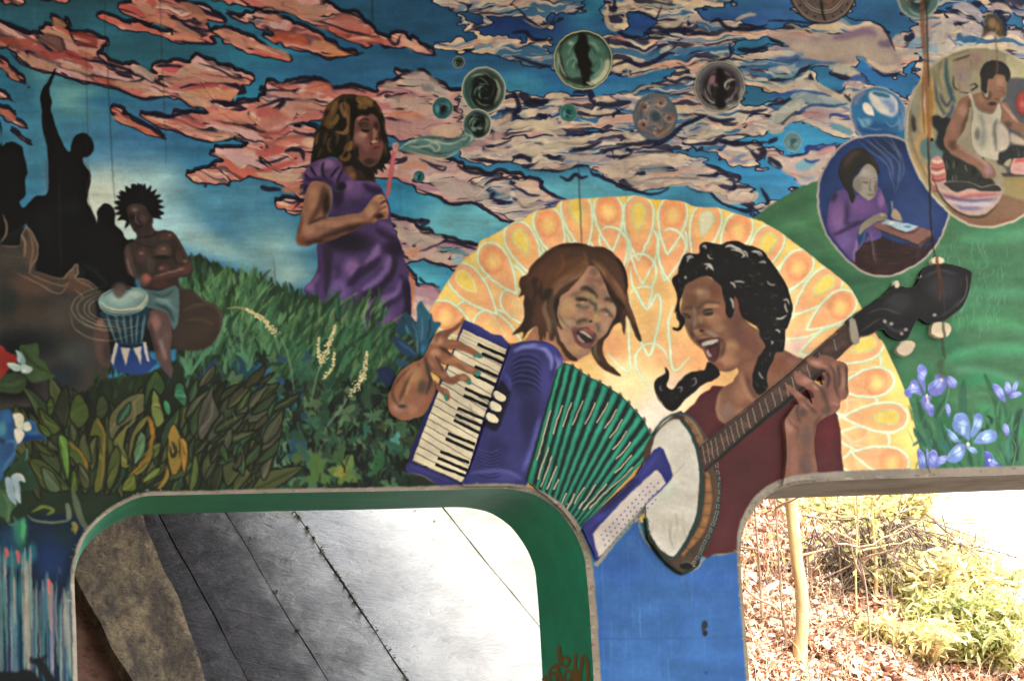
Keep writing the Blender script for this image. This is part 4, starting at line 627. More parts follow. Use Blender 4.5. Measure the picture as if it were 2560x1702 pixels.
    # red corner bottom left handled by flowers
def paint_drummer():
    Z(0, 400)
    # sitting mound behind him
    F("1640,1200 1780,1210 1880,1300 2000,1350 2040,1450 2030,1568 1950,1700 1800,1760 1550,1700 1560,1400", '3d332c', 1.5); L("1680,1400 1800,1340 1950,1340 2030,1420 2030,1540", 8, '54483a', .8, 2); L("1700,1480 1850,1470 1960,1520", 7, '57493b', .6, 2)
    # halo of hair
    for a_ in np.linspace(-3.7, .5, 17): L([1280+60*np.cos(a_), 440+60*np.sin(a_), 1280+235*np.cos(a_), 440+225*np.sin(a_)], 22, '101214', 1, .7, tw=[1.6, 1, .08])
    RF('painted_drummer', 'hair', "1070,390 1140,390 1090,300 1160,310 1155,240 1210,275 1225,225 1260,240 1305,222 1330,290 1370,330 1415,290 1395,350 1400,380 1440,410 1420,455 1510,495 1460,525 1400,520 1400,580 1370,640 1330,560 1200,560 1180,610 1145,640 1165,570 1100,545 1150,500 1140,450 1080,410", '101214', .8, sm=False)
    M = RF('painted_drummer', 'body', "1170,440 1250,400 1330,430 1380,500 1410,560 1400,620 1430,660 1520,650 1590,670 1640,730 1700,840 1770,980 1770,1040 1700,1080 1640,1100 1640,1200 1340,1200 1290,1120 1240,1080 1180,1060 1160,960 1150,800 1240,740 1260,690 1220,640 1180,560", '3a2f2c', 1)
    with clip(M):
        for x, y, rx, ry, c, a in ((1240, 460, 70, 60, '51443f', .9), (1320, 540, 60, 70, '57423f', .8), (1220, 530, 50, 50, '231d1e', .9), (1280, 600, 60, 50, '2f2727', .9), (1530, 700, 110, 60, '523a36', .9), (1500, 840, 100, 90, '5f4a40', .9), (1300, 880, 100, 100, '4f3a34', .9), (1380, 960, 60, 120, '4f463f', .8), (1490, 900, 120, 30, '1c1a1c', .9), (1640, 900, 60, 120, '4f3834', .8), (1700, 1000, 90, 70, '5a3a34', .9), (1500, 1000, 80, 50, '5a3a38', .8), (1560, 1060, 120, 50, '2f2628', .9), (1190, 940, 50, 100, '4a3c38', .9), (1400, 640, 50, 90, '4a3a38', .8), (1480, 1150, 130, 50, '4f342e', .9)):
            B(x, y, rx, ry, c, a)
        L("1200,490 1270,485", 4, '141214', .9, 1); L("1300,500 1360,520", 4, '141214', .8, 1); L("1255,500 1250,570 1290,600", 4, '6a5450', .8, 1.2); L("1250,625 1290,615 1320,625", 3, '241a1c', .9, 1); L("1270,720 1400,700 1430,660", 4, '1a1618', .8, 1.2); L("1250,760 1360,800 1450,800", 3, '1e191a', .7, 1)
        L("1590,680 1640,760 1720,900 1770,1000", 5, '6a4c44', .5, 2); L("1600,800 1620,950 1700,960", 4, '1a1718', .8, 1.5); L("1410,860 1400,1000", 4, '241f1f', .7, 1.5)
    Z(0, 400); L('1175,800 1180,920 1215,1020 1265,1100', 18, '4f3f3a', .9, 1.5); L('1170,900 1190,1000 1230,1080', 5, '75605a', .8, 1.2); L('1740,1010 1620,1050 1480,1080 1370,1105', 16, '543a34', .9, 1.5); L('1700,1000 1560,1040 1420,1075', 5, '84605a', .8, 1.2); [B(x, y, 34, 22, '7a6052', .75) for x, y in ((1500, 820), (1300, 860), (1560, 690), (1700, 930), (1240, 460), (1480, 1000), (1660, 1010))]
    # shorts
    M = RF('painted_drummer', 'shorts', "1330,1200 1450,1220 1620,1165 1650,1300 1640,1480 1600,1560 1540,1480 1440,1390 1330,1350", '4f6a6a', 1)
    with clip(M):
        B(1500, 1300, 120, 50, '5f8080', .8); L("1380,1220 1500,1260 1600,1200", 6, '2f4a50', .8, 2); L("1420,1330 1540,1380 1600,1500", 8, '2b4248', .8, 2.5); L("1400,1290 1520,1300 1620,1400", 7, '7a9a98', .5, 2)
    # leg and shins
    M = RF('painted_drummer', 'leg', "1370,1400 1450,1380 1530,1420 1570,1500 1580,1650 1570,1800 1590,1960 1560,2010 1480,1900 1420,1760 1380,1600 1340,1480", '5c4744', 1)
    with clip(M): B(1430, 1500, 70, 110, '84605a', .9); B(1520, 1700, 60, 180, '64504e', .8); L("1470,1650 1500,1760 1530,1850", 8, '8f8480', .8, 3); L("1380,1500 1400,1640 1450,1780", 10, '33292a', .8, 3); L("1500,1880 1560,2000", 14, '2f4370', .8, 3)
    M = F("870,1500 930,1460 980,1500 1000,1650 1020,1900 900,1850 860,1650", '54403c', 1.5); 
    with clip(M): B(920, 1500, 50, 70, '7d5852', .9); B(980, 1760, 60, 140, '3d3634', .8)
    # drum
    M = RF('painted_drum', 'drum_body', "930,1400 1350,1360 1340,1540 1310,1660 1300,1720 1100,1720 1040,1640 980,1500", '243c48', 1, label='blue hand drum with pale skin between the painted drummer\'s knees')
    with clip(M):
        for i, (a, b) in enumerate(((980, 1060), (1060, 1120), (1130, 1160), (1200, 1210), (1270, 1240), (1330, 1290))): L([a, 1430, (a+b)/2+6, 1560, b+10, 1700], 6, '4f7480', .8, 1.2); L([a+34, 1430, (a+b)/2+34, 1560, b+30, 1700], 6, '10202a', .8, 1.5)
        L("1080,1450 1160,1540", 8, '3f6c8a', .8, 2)
    M = RF('painted_drum', 'drum_foot', "1060,1690 1090,1700 1140,1725 1250,1730 1340,1690 1390,1820 1440,1850 1420,1900 1300,1980 1120,1960 1030,1890 1020,1860", '243f78', 1)
    for s in ("1060,1680 1090,1695 1045,1900 1020,1860", "1112,1730 1195,1735 1155,1905", "1218,1720 1300,1720 1300,1895", "1310,1680 1345,1680 1378,1868 1350,1850"): F(s, 'aca397', .8, sm=False)
    L("1090,1700 1200,1725 1320,1700", 5, '16283f', .9, 1)
    M = RF('painted_drum', 'drum_skin', "905,1330 920,1260 1000,1200 1130,1175 1280,1180 1350,1220 1360,1290 1330,1370 1200,1430 1050,1440 950,1400", '6f8f8c', 1)
    with clip(M):
        B(1120, 1280, 190, 100, '8fa8a0', .95); B(1250, 1240, 90, 50, 'a0b0a2', .8); L("910,1330 960,1390 1080,1420 1220,1410 1340,1340 1355,1260", 6, '8aa29a', .9, 1.2); L("920,1310 1000,1370 1120,1390 1250,1370 1330,1310 1350,1240", 7, 'b5ad98', .9, 1.2); L("915,1350 1000,1410 1150,1430 1300,1380", 3, '223338', .9, 1)
        L("925,1330 1010,1385 1140,1405 1270,1380", 2.5, '3f5a5c', .9, .8); L("950,1260 1050,1200 1200,1180", 4, '3c5a60', .7, 1)
    B(1100, 1190, 110, 90, '4f4640', .95, 0, .3); B(1090, 1240, 60, 60, '5c544c', .9); B(1320, 1110, 80, 90, '6a5248', .9); B(1350, 1090, 60, 60, 'a05a4c', .9, 0, .2); B(1180, 1180, 50, 40, '3a3431', .9)
    for rx, ry in ((430, 160), (380, 130), (320, 110), (280, 90)):
        t = np.linspace(1.2, 4.4, 24); L(np.stack([1110+rx*np.cos(t)*1.05, 1400+ry*np.sin(t)*1.35-30], 1).ravel(), 3, '8f8874', .6, .9)
    for s in ("640,1400 680,1540 780,1620 920,1660 1100,1650 1340,1570", "720,1420 800,1520 950,1560 1150,1560 1330,1500", "780,1460 900,1520 1100,1540"): L(s, 2.6, '948c78', .6, .9)
def blades(seed, n, xs, ys, cols, ln=(16, 40), w=(3, 7), lean=.3, within=None, a=.85, e=.7):
    q = np.random.RandomState(seed)
    for i in range(n):
        x, y = q.uniform(*xs), q.uniform(*ys); l = q.uniform(*ln); d = q.normal(lean, .35)
        L([x, y+l*.4, x+l*d*.25, y, x+l*d, y-l*.6], q.uniform(*w), cols[q.randint(len(cols))], a*q.uniform(.6, 1), e, tw=[.5, 1, .25])
def paint_foliage():
    Z(0, 0, 1)
    s = "440,900 448,720 470,650 500,635 520,660 545,655 560,680 580,670 600,690 630,700 650,695 700,720 740,745 790,735 830,800 900,835 950,830 980,800 1040,850 1100,1000 1120,1290 -300,1330 -300,1050 180,1010 250,950 380,930"
    M = F(s, '243323', 2, sm=False)
    q = np.random.RandomState(5)
    with clip(M):
        for x, y, rx, ry, c, a in ((560, 760, 200, 100, '2f4a2c', .9), (760, 820, 220, 110, '2f5034', .9), (850, 900, 200, 120, '2f5436', .9), (640, 900, 180, 120, '2c4a34', .9), (900, 1040, 140, 140, '1e2c24', .9), (760, 1150, 260, 120, '26402c', .8), (560, 1000, 140, 140, '1f2822', .9), (420, 1060, 250, 130, '25281c', .9), (200, 1100, 250, 150, '2c321c', .9), (130, 1000, 180, 100, '17191a', .95), (520, 870, 100, 60, '1f2c22', .8), (470, 790, 60, 90, '2a2a24', .7)):
            B(x, y, rx, ry, c, a)
    # grass on the crest
    for i in range(46):
        x = 450+i*11.5; y = np.interp(x, [450, 500, 560, 650, 740, 800, 900, 985], [650, 660, 690, 710, 740, 790, 835, 830]); l = q.uniform(26, 52)
        L([x, y+l*.7, x+q.uniform(-3, 6), y, x+q.uniform(-12, 10), y-l*.55], q.uniform(9, 15), ['26402a', '33503a', '2a4a2c', '22302a'][q.randint(4)], .95, .9, tw=[.9, 1, .15])
    g = ['3f6a44', '4f7a50', '36603c', '5a8458', '2c4c30', '3a6448', '223820']
    blades(11, 300, (450, 660), (690, 840), g+['5c8a5a', '68925e'], (26, 66), (6, 12), .1, e=1.1); blades(12, 380, (600, 960), (760, 930), g+['2f7048', '23402a', '6a8c58', '587848'], (30, 80), (6, 13), .45, e=1.1)
    blades(13, 200, (680, 1000), (830, 1000), ['2f5c3c', '3f6f48', '244a30', '1e3626', '3a7450'], (26, 64), (5, 10), .5); blades(14, 90, (480, 700), (800, 900), ['4f7c54', '5f8a66', '2a4a34'], (30, 56), (5, 10), .35)
    blades(15, 120, (450, 620), (860, 960), ['355a48', '4a7a5c', '203224', '2c4c38'], (20, 44), (6, 12), .2)
    # jagged lobed leaves
    def lobed(x, y, r, rot, c, c2, k=None):
        k = k or q.randint(3, 7)
        t = np.linspace(0, 2*np.pi, k*4, endpoint=False); rr = r*(.68+.30*np.cos(t*k))*(1+.35*np.cos(t))*q.uniform(.85, 1.15, len(t))
        P = np.stack([x+rr*np.cos(t+rot), y+rr*np.sin(t+rot)], 1); F(P.ravel(), c, .8, sm=False)
        for j in range(k): a = rot+j*2*np.pi/k; L([x, y, x+r*.8*np.cos(a), y+r*.8*np.sin(a)], 2, c2, .6, .8)
    for i in range(210):
        x, y = q.uniform(560, 1040), q.uniform(950, 1225); lobed(x, y, q.uniform(14, 38), q.uniform(0, 6), ['2a4631', '304f38', '1d2c22', '2c4c3c', '38583c', '243a2d', '181f1a', '1c2820', '2d3b26', '3d4c2c', '48684a', '506a48'][q.randint(12)], '17241c')
    for i in range(60):
        x, y = q.uniform(600, 780), q.uniform(880, 1130); lobed(x, y, q.uniform(12, 30), q.uniform(0, 6), ['2f5a44', '3a6a4c', '24443a', '1f4a58', '2c5060', '35604a', '1d2e26', '4a6a4a'][q.randint(8)], '16241e')
    Z(640, 800)
    for x, y, r_, c in ((40, 430, 40, '255a78'), (110, 500, 46, '2f6a88'), (230, 560, 44, '24507a'), (40, 620, 60, '223f66'), (180, 740, 50, '24506a'), (110, 880, 60, '2a5f78'), (60, 1050, 60, '3f7a5c'), (240, 1180, 60, '5a7a60'), (230, 1300, 70, '52745a'), (200, 1440, 90, '4a6a4c'), (320, 1460, 50, '4c7050'), (560, 780, 60, '4a6440'), (940, 1050, 110, '2f5438'), (1000, 1000, 60, '2a6450'), (1240, 1140, 90, '2c5c48'), (1280, 1110, 50, '4a8a80'), (1120, 1280, 80, '2c5c38'), (1130, 1400, 90, '2f5c38'), (760, 1290, 110, '3c5a34'), (560, 1440, 130, '4a6a34'), (800, 1440, 120, '5a7034'), (790, 1410, 60, '83802c'), (60, 1300, 40, '5a6430'), (400, 1290, 50, '50602f'), (120, 690, 50, '2f5a4a'), (330, 1020, 100, '2a4e38'), (540, 1060, 90, '33543a')):
        lobed(x, y, r_*1.25, q.uniform(0, 6), c, '1c2c22')
    Z(640, 800)
    for s in ("40,1230 20,1350 10,1500", "90,1180 60,1400 20,1540"): L(s, 5, '6a7030', .8, 1)
    Z(0, 0, 1)
    for i in range(130):
        x, y = q.uniform(640, 1060), q.uniform(960, 1225); L([x, y+14, x+q.uniform(-6, 6), y, x+q.uniform(-16, 16), y-16], q.uniform(4, 10), ['131a16', '1a241c', '0f1512', '202c22'][q.randint(4)], .85, .9, tw=[.4, 1, .2])
    for i in range(110):
        x, y = q.uniform(600, 1060), q.uniform(900, 1225); L([x, y+10, x, y, x+q.uniform(-12, 12), y-14], q.uniform(2, 5), ['4a7454', '5c8660', '3a6450', '6a7c44', '54785c'][q.randint(5)], .6, .7, tw=[.3, 1, .2])
    Z(640, 800)
    # thistle blue leaves beside the girl
    for s, c in (("1330,300 1260,200 1270,150 1380,200 1470,300 1480,360 1400,340", '223f5a'), ("1380,40 1360,-60 1430,-30 1480,60 1520,200 1500,330 1440,160", '27485a'), ("1480,60 1500,-120 1560,-60 1600,60 1560,220 1500,200", '2a5870'), ("1570,60 1610,-60 1640,20 1700,30 1660,110 1610,200 1540,240", '2c5a70'), ("1290,360 1400,380 1460,430 1400,440 1300,420", '2a4a5c'), ("1110,460 1200,430 1260,470 1290,560 1200,620 1180,580 1090,580 1130,520", '20304f'), ("1480,-90 1510,-170 1560,-110 1600,-40 1540,0", '2a5f70'), ("1350,-20 1300,60 1290,120 1380,140", '20445a')):
        F(s, c, .9)
    for s, c in (("1300,200 1400,260 1470,330", '355f86'), ("1440,20 1480,160 1490,320", '3f6c7c'), ("1530,-20 1530,120 1520,200", '46788a'), ("1600,-10 1600,80 1570,180", '1d3a4c'), ("1150,480 1220,540", '3a4a70'), ("1490,180 1480,320", '7f9a70')): L(s, 5, c, .8, 1.2)
    # grass seed heads
    Z(0, 0, 1)
    for s, w in (("697,840 712,865 722,900 730,940 735,985", 4), ("800,915 790,950 778,1005", 4), ("872,990 850,1025 810,1075", 4), ("700,1025 722,1070", 4)): L(s, w, '6a8468', .9, .8)
    L("565,772 600,770 640,785 668,800", 5, '8f8a60', .9, .8)
    def seed(P, w0, w1, n):
        P = np.array(P, float).reshape(-1, 2); k = q.rand(n); i = np.linspace(0, 1, len(P)); x = np.interp(k, i, P[:, 0]); y = np.interp(k, i, P[:, 1]); w = w0+(w1-w0)*k
        for a, b, c in zip(x, y, w): B(a+q.normal(0, c*.45), b+q.normal(0, c*.4), 3.6, 3.2, ['b5ab7c', 'c4ba8c', '9a9468'][q.randint(3)], .95, 0, .3)
    seed([615, 774, 660, 800, 690, 835], 3, 12, 130); seed([838, 815, 822, 860, 805, 905], 2, 13, 120); seed([797, 840, 795, 880, 803, 905], 2, 9, 70); seed([916, 880, 912, 930, 880, 985], 2, 14, 170); seed([835, 880, 830, 920, 808, 945], 2, 6, 60)
    # big ochre-green lance leaves bottom left
    Z(0, 800)
    def lance(s, c, c2, w=3):
        c, c2 = np.clip(hx(c)*1.22, 0, 1), np.clip(hx(c2)*1.3, 0, 1)
        M = F(s, c, .8); P = pts(s)
        with clip(M):
            n = len(P); o = ORG[:]; ORG[:] = [0, 0, 1]; Q = P/S+np.array([PX0, PY0]); a, b = Q[0], Q[n//2]; m = (a+b)/2
            for k in range(5):
                d = q.normal(0, 6, 2); L([a[0], a[1], m[0]+d[0], m[1]+d[1], b[0], b[1]], q.uniform(3, 7), (c2, c, hx('20281a'))[k % 3], .45, 1.2)
            ORG[:] = o
        L(np.vstack([spl(P), P[:1]]), w, '14180f', .85, .9, raw=True, tap=False)
    r0 = np.random.RandomState(44)
    def rlance(n, xs, ys, ln, cols, seed):
        r0 = np.random.RandomState(seed)
        for i in range(n):
            x, y = r0.uniform(*xs), r0.uniform(*ys); l = r0.uniform(*ln); a = -1.57+np.clip((x-1000)/1500, -.7, .6)+r0.normal(0, .28); w = l*r0.uniform(.09, .17); ux, uy = np.cos(a), np.sin(a); bd = r0.uniform(-.12, .12)*l
            P = [x, y, x+ux*l*.35-uy*w+bd, y+uy*l*.35+ux*w, x+ux*l*.7-uy*w*.8+bd, y+uy*l*.7+ux*w*.8, x+ux*l, y+uy*l, x+ux*l*.7+uy*w*.7+bd, y+uy*l*.7-ux*w*.7, x+ux*l*.35+uy*w+bd, y+uy*l*.35-ux*w]
            c = cols[r0.randint(len(cols))]; lance(P, c, ['4a5628', '2b3319', '5c5c34'][r0.randint(3)], 3.2)
    rlance(150, (-200, 2400), (980, 1700), (230, 520), ['2c3520', '363c22', '252b1d', '3c4226', '303a26', '2a2c22', '41452a', '283824'], 44)
    rlance(50, (1700, 2500), (560, 1500), (160, 380), ['23301f', '2c3c28', '333327', '1d241c', '2f4a34', '3a3c34'], 45)
    for s, c, c2 in (("640,900 660,760 720,680 800,780 820,900 740,1000 680,960", '35421e', '465426'), ("880,860 900,740 950,690 1000,800 960,900 900,930", '2c3620', '3c4628'), ("1000,1040 1010,900 1080,790 1200,700 1330,680 1340,820 1250,900 1100,1000 1040,1110", '4a4a30', '6a6248'), ("1080,960 1100,860 1200,760 1190,860 1120,940", '2f4a38', '3c5c48'),
                     ("1390,780 1410,650 1450,680 1500,860 1510,940 1450,990 1400,900", '55602f', '8a7c38'), ("1330,820 1340,640 1360,560 1440,470 1520,600 1480,700 1400,640", '2c4224', '3a5228'), ("1510,740 1560,760 1570,850 1540,880 1505,820", '2f6a44', '4a9066'), ("1600,700 1620,590 1680,590 1720,720 1700,800 1650,760", '28503a', '3c7c5c'),
                     ("1820,1040 1830,860 1900,690 1970,580 1960,700 2020,860 1960,960 1860,1110", '3f3e34', '55504a'), ("540,1040 600,1080 680,1130 790,1290 820,1420 780,1500 740,1400 640,1260 640,1480 590,1420 540,1250", '3c4a22', '56662e'), ("540,1060 620,1100 640,1300 630,1480 580,1350 545,1200", '4a6a2a', '5f7f3a'),
                     ("820,1070 880,900 930,930 970,1060 960,1300 930,1568 860,1568 900,1300 910,1080", '46481f', '6a6028'), ("1040,1110 1180,960 1140,1150 1200,1330 1120,1360 1080,1200", '54562a', '6a6a34'), ("1180,1330 1190,1130 1260,960 1370,870 1340,960 1260,1060 1220,1200", '50502a', '76703c'),
                     ("1230,1320 1230,1200 1290,1030 1330,1080 1330,1220 1260,1320", '46603f', '5c7a5c'), ("980,1500 1000,1300 1080,1160 1110,1290 1060,1480 1000,1568", '3c431f', '58602c'), ("1370,1240 1420,1170 1480,1140 1460,1240 1400,1290", '4a5428', '6a6c34'), ("1310,1480 1400,1380 1480,1360 1460,1420 1340,1500", '50602a', '6f7434'), ("1180,1430 1300,1360 1400,1180 1400,1280 1320,1400 1190,1460", '5a5a2a', '7a702c'),
                     ("270,1290 400,1300 560,1450 640,1568 420,1568 330,1440", '38421f', '4a5630'), ("380,1360 500,1420 560,1568 440,1568", '3f4c34', '56624a'), ("360,820 440,880 560,1000 470,1060 400,960", '38441f', '4a582a'), ("430,780 470,710 500,790 480,880 440,860", '34441c', '465a24'), ("1120,1568 1180,1440 1240,1430 1250,1568", '46501f', '60682a'),
                     ("300,1100 420,1180 500,1260 380,1220", '2f3a1c', '46542a'), ("350,960 420,980 480,1060 420,1080", '3a4a1c', '4c5c24'), ("1540,1260 1550,1060 1600,960 1660,1060 1700,1180 1680,1300 1610,1430 1560,1360", '6a5a26', '8a6c2a'), ("1660,1090 1720,1130 1730,1280 1690,1420 1660,1250", '7a5c22', '8f702c'), ("1440,1560 1500,1440 1540,1340 1560,1440 1500,1540", '6a5a24', '7d6a2c'), ("1740,1568 1760,1380 1800,1230 1830,1380 1800,1540", '3f4a24', '50602c'), ("660,1568 650,1440 690,1380 720,1568", '3a4c1c', '50641f'), ("2060,1150 2100,1260 2080,1320 2020,1200", '2c4424', '3c5c2c'), ("720,1320 800,1400 830,1500 800,1560 740,1500", '3a3c24', '5a5c44')):
        lance(s, c, c2)
    for s, w, c in (("890,920 960,1040 960,1200 950,1400 930,1568", 7, '7a6a2c'), ("900,940 935,990", 12, '9a6c22'), ("1370,890 1400,960 1400,1100 1360,1250 1280,1360 1190,1430", 10, '8f6a24'), ("1360,900 1390,980 1390,1060", 8, '9a6c22'), ("620,1130 720,1200 790,1310 800,1370", 7, '8f6a26'), ("1600,970 1560,1080 1640,1120", 8, '8f6c26'), ("1640,1060 1680,1180 1660,1300 1600,1420 1560,1280", 7, '8a6a26'),
                    ("1460,1430 1540,1340", 9, '8a6a26'), ("1420,1530 1500,1480", 9, '9a7022'), ("1580,1120 1620,1200 1590,1260 1560,1160", 8, '2a2a1c'), ("1280,1290 1400,1180 1480,1140", 5, '6a6a3c'), ("1120,1040 1200,960 1240,880 1230,730", 6, '6f684c'), ("1220,950 1280,900", 5, '7a7a5c'), ("1290,1040 1330,1080 1320,1180", 6, '5f7a5f'),
                    ("1650,1490 1700,1390", 6, '6a7068'), ("2150,860 2170,920", 9, '8a8470'), ("2060,900 2100,980", 7, '5c5a54'), ("1940,1150 1920,1200", 9, '7a8068'), ("2150,1320 2160,1350", 9, '7a6a54'), ("1830,550 1960,400 1990,380", 8, '24386a'), ("1560,540 1540,600", 12, '24406a')):
        L(s, w, c, .85, 1)
    # spiky green above
    for i in range(40):
        x, y = q.uniform(1660, 2280), q.uniform(80, 460); L([x, y+60, x+q.uniform(-10, 20), y, x+q.uniform(-40, 60), y-90], q.uniform(6, 12), ['3f6a4c', '4a7a58', '2f5a3c', '55805c'][q.randint(4)], .85, .8, tw=[.4, 1, .1])
    for s in ("1660,340 1720,380 1740,480 1800,400 1860,300 1900,240 1960,260 1840,400 1760,500 1700,470", "2170,310 2240,300 2290,350 2280,410 2220,350", "1700,180 1750,260 1740,340"): F(s, '4a7c5a', .8)
    for i in range(26):
        x, y = q.uniform(800, 1300), q.uniform(430, 680); L([x, y+50, x, y, x+q.uniform(-50, 50), y-50], q.uniform(7, 13), ['26361f', '2f4424', '1c2a20', '36481f'][q.randint(4)], .9, .9, tw=[.4, 1, .2])
def paint_left_flowers():
    Z(0, 800)
    F("-300,100 0,230 60,290 150,330 150,400 70,470 30,560 0,570 -300,800", '86281f', 1)
    M = F("180,250 260,230 350,225 360,350 410,390 460,480 510,515 440,550 300,580 230,500 200,450", '3c5230', 1)
    with clip(M): [L([x, y, x+50, y+30], 6, '56703f', .7, 1.5) for x, y in ((240, 280), (300, 260), (320, 400), (300, 440), (380, 470), (280, 330), (330, 520))]; L("200,260 300,400 500,515", 4, '26381f', .8, 1)
    M = F("0,560 60,500 150,490 240,530 240,600 190,670 60,670 -60,640", '33442a', 1)
    with clip(M): L("0,600 100,600 230,560", 10, '465a36', .7, 2); L("40,560 150,510", 8, '566a40', .6, 2)
    F("140,280 190,300 230,350 235,400 200,410 160,390 155,330", '83989c', .8); F("60,405 130,400 190,420 185,470 130,475 80,440", '93a69c', .8); F("190,420 240,410 300,450 270,490 200,485", '98a79f', .8)
    L("150,290 180,340 170,390", 4, 'aab2aa', .8, .8); L("70,410 120,408 180,425", 4, 'b3b9a8', .8, .8); B(225, 465, 26, 16, 'c2c2a8', .9); L("190,490 250,492", 3, 'b5b59f', .8, .7)
    M = F("-200,820 0,830 80,820 130,870 140,980 260,920 320,940 350,1020 430,1090 330,1110 240,1120 150,1180 150,1260 100,1340 40,1400 -20,1568 -300,1568", '27507a', 1)
    with clip(M):
        B(60, 900, 80, 90, '2f5f8c', .9); B(20, 1000, 60, 100, '3f7a88', .8); L("0,1100 40,1130", 24, '10141c', .9, 3); L("50,1130 130,1120 145,1200 80,1300 20,1400", 7, '4a7a94', .8, 1.5); B(70, 1200, 70, 100, '2c4a7a', .9); L("260,930 330,960 340,1040 240,1040", 10, '35689a', .7, 2); L("150,1100 300,1090 420,1090", 14, '1c3560', .9, 2.5)
    F("120,870 150,858 190,860 220,900 215,980 200,1010 160,1000 135,950", 'bcb49c', .8); F("220,945 270,945 290,1010 240,1030 215,1000", 'b3b39f', .8); F("130,1010 190,1005 225,1050 200,1110 160,1145 140,1090", 'b8b2a0', .8); B(205, 1000, 24, 24, '8fa8a0', .9); L("150,900 180,960 200,1000", 4, '9fb0a2', .7, 1)
    M = F("260,1170 270,1240 250,1330 290,1380 310,1568 -300,1568 0,1480 80,1380 200,1240", '2a4430', 1.2)
    with clip(M): [L([x, y, x+30, y-70], 9, '3f6446', .7, 2) for x, y in ((120, 1400), (180, 1320), (230, 1260), (260, 1440), (60, 1500), (20, 1560))]; L("240,1180 255,1230 230,1300", 5, '6a8a78', .7, 1.2)
    Z(0, 1200, 3.123)
    M = F("-200,60 0,70 120,110 130,200 80,260 70,350 0,280 -200,240", '3a5c3c', 1); 
    with clip(M): L("20,100 70,200 60,340", 8, '5a7a54', .7, 2)
    Z(0, 800)
    F("45,1460 90,1450 130,1480 130,1568 150,1700 90,1660 60,1568", '7f949c', .9); F("100,1440 160,1415 205,1430 235,1495 180,1480 190,1568 190,1690 140,1640 130,1560 120,1480", '8ea0a2', .9); L("110,1430 160,1415 205,1440 230,1490", 4, 'c2b8a8', .85, .9); L("50,1500 70,1600 90,1640", 3, 'b0a49c', .7, .8); L("175,1500 180,1600", 5, '4f6a74', .7, 1)
def paint_drips():
    Z(0, 1200, 3.123)
    M = F("-800,300 60,350 200,280 560,260 700,380 700,430 600,600 560,760 570,900 600,1800 -800,1800", '16283c', 3, sm=False)
    q = np.random.RandomState(21)
    with clip(M):
        B(150, 400, 90, 220, '2f7a5c', .9); B(180, 380, 30, 130, '4a9a5a', .8); B(60, 500, 120, 200, '1c4a6a', .7); B(400, 600, 200, 260, '16305c', .95); B(250, 560, 60, 120, '1f6a7a', .7); B(500, 420, 120, 140, '1a3038', .8); B(100, 620, 200, 120, '2a7a86', .7)
        for i in range(250):
            x = q.uniform(-780, 600); y0 = (560 if x < 240 else 760)+q.uniform(-60, 260); y1 = y0+q.uniform(200, 1000)
            L([x, y0, x+q.uniform(-3, 3), (y0+y1)/2, x+q.uniform(-6, 6)+8, y1], q.uniform(2.5, 8), ['8a8578', '2a5f70', '3f7a86', '7a7a80', '9a8f80', '2c6a68', '94907f', '1f4a66', '5f8f8a', '6a6a86', 'a09484'][q.randint(11)], q.uniform(.5, .9), 1)
        L("210,620 215,1000 230,1700", 14, '9a9080', .8, 1.5); L("90,950 100,1200 120,1600", 14, '6a8f94', .6, 2); L("500,840 520,1100 560,1560", 12, 'a09a88', .7, 1.5)
        for s in ("40,530 55,570 50,610", "125,545 140,590 145,660", "375,770 385,820 380,900"): L(s, 10, 'b8585a', .95, 1)
        L("380,800 385,1000 400,1200", 9, 'a0807a', .7, 1.2); L("460,680 470,730", 10, '7a7a9c', .8, 2)
        L("560,400 580,380 590,430", 10, '6a703a', .8, 1)
        F("-300,1568 0,1500 120,1500 200,1480 280,1520 320,1700 -300,1900", '16181c', 1.5); L("240,1380 260,1420 330,1400 370,1360", 12, '1c2024', .9, 1.5); L("270,1400 330,1460 400,1568 440,1640", 22, '1a1c20', .95, 1.5)
    # curving stems over the drips
    for s, w, c in (("210,270 260,310 400,335 520,320 560,290", 6, '66704c'), ("250,250 340,210 420,240 360,270", 9, '6a7434'), ("560,60 600,200 640,320 690,400", 16, '55604a'), ("520,180 540,260 530,310", 14, '66725a'), ("560,330 590,360 590,410", 12, '83783c'), ("100,280 130,340 60,350", 6, '3f6a5c')):
        L(s, w, c, .9, 1)
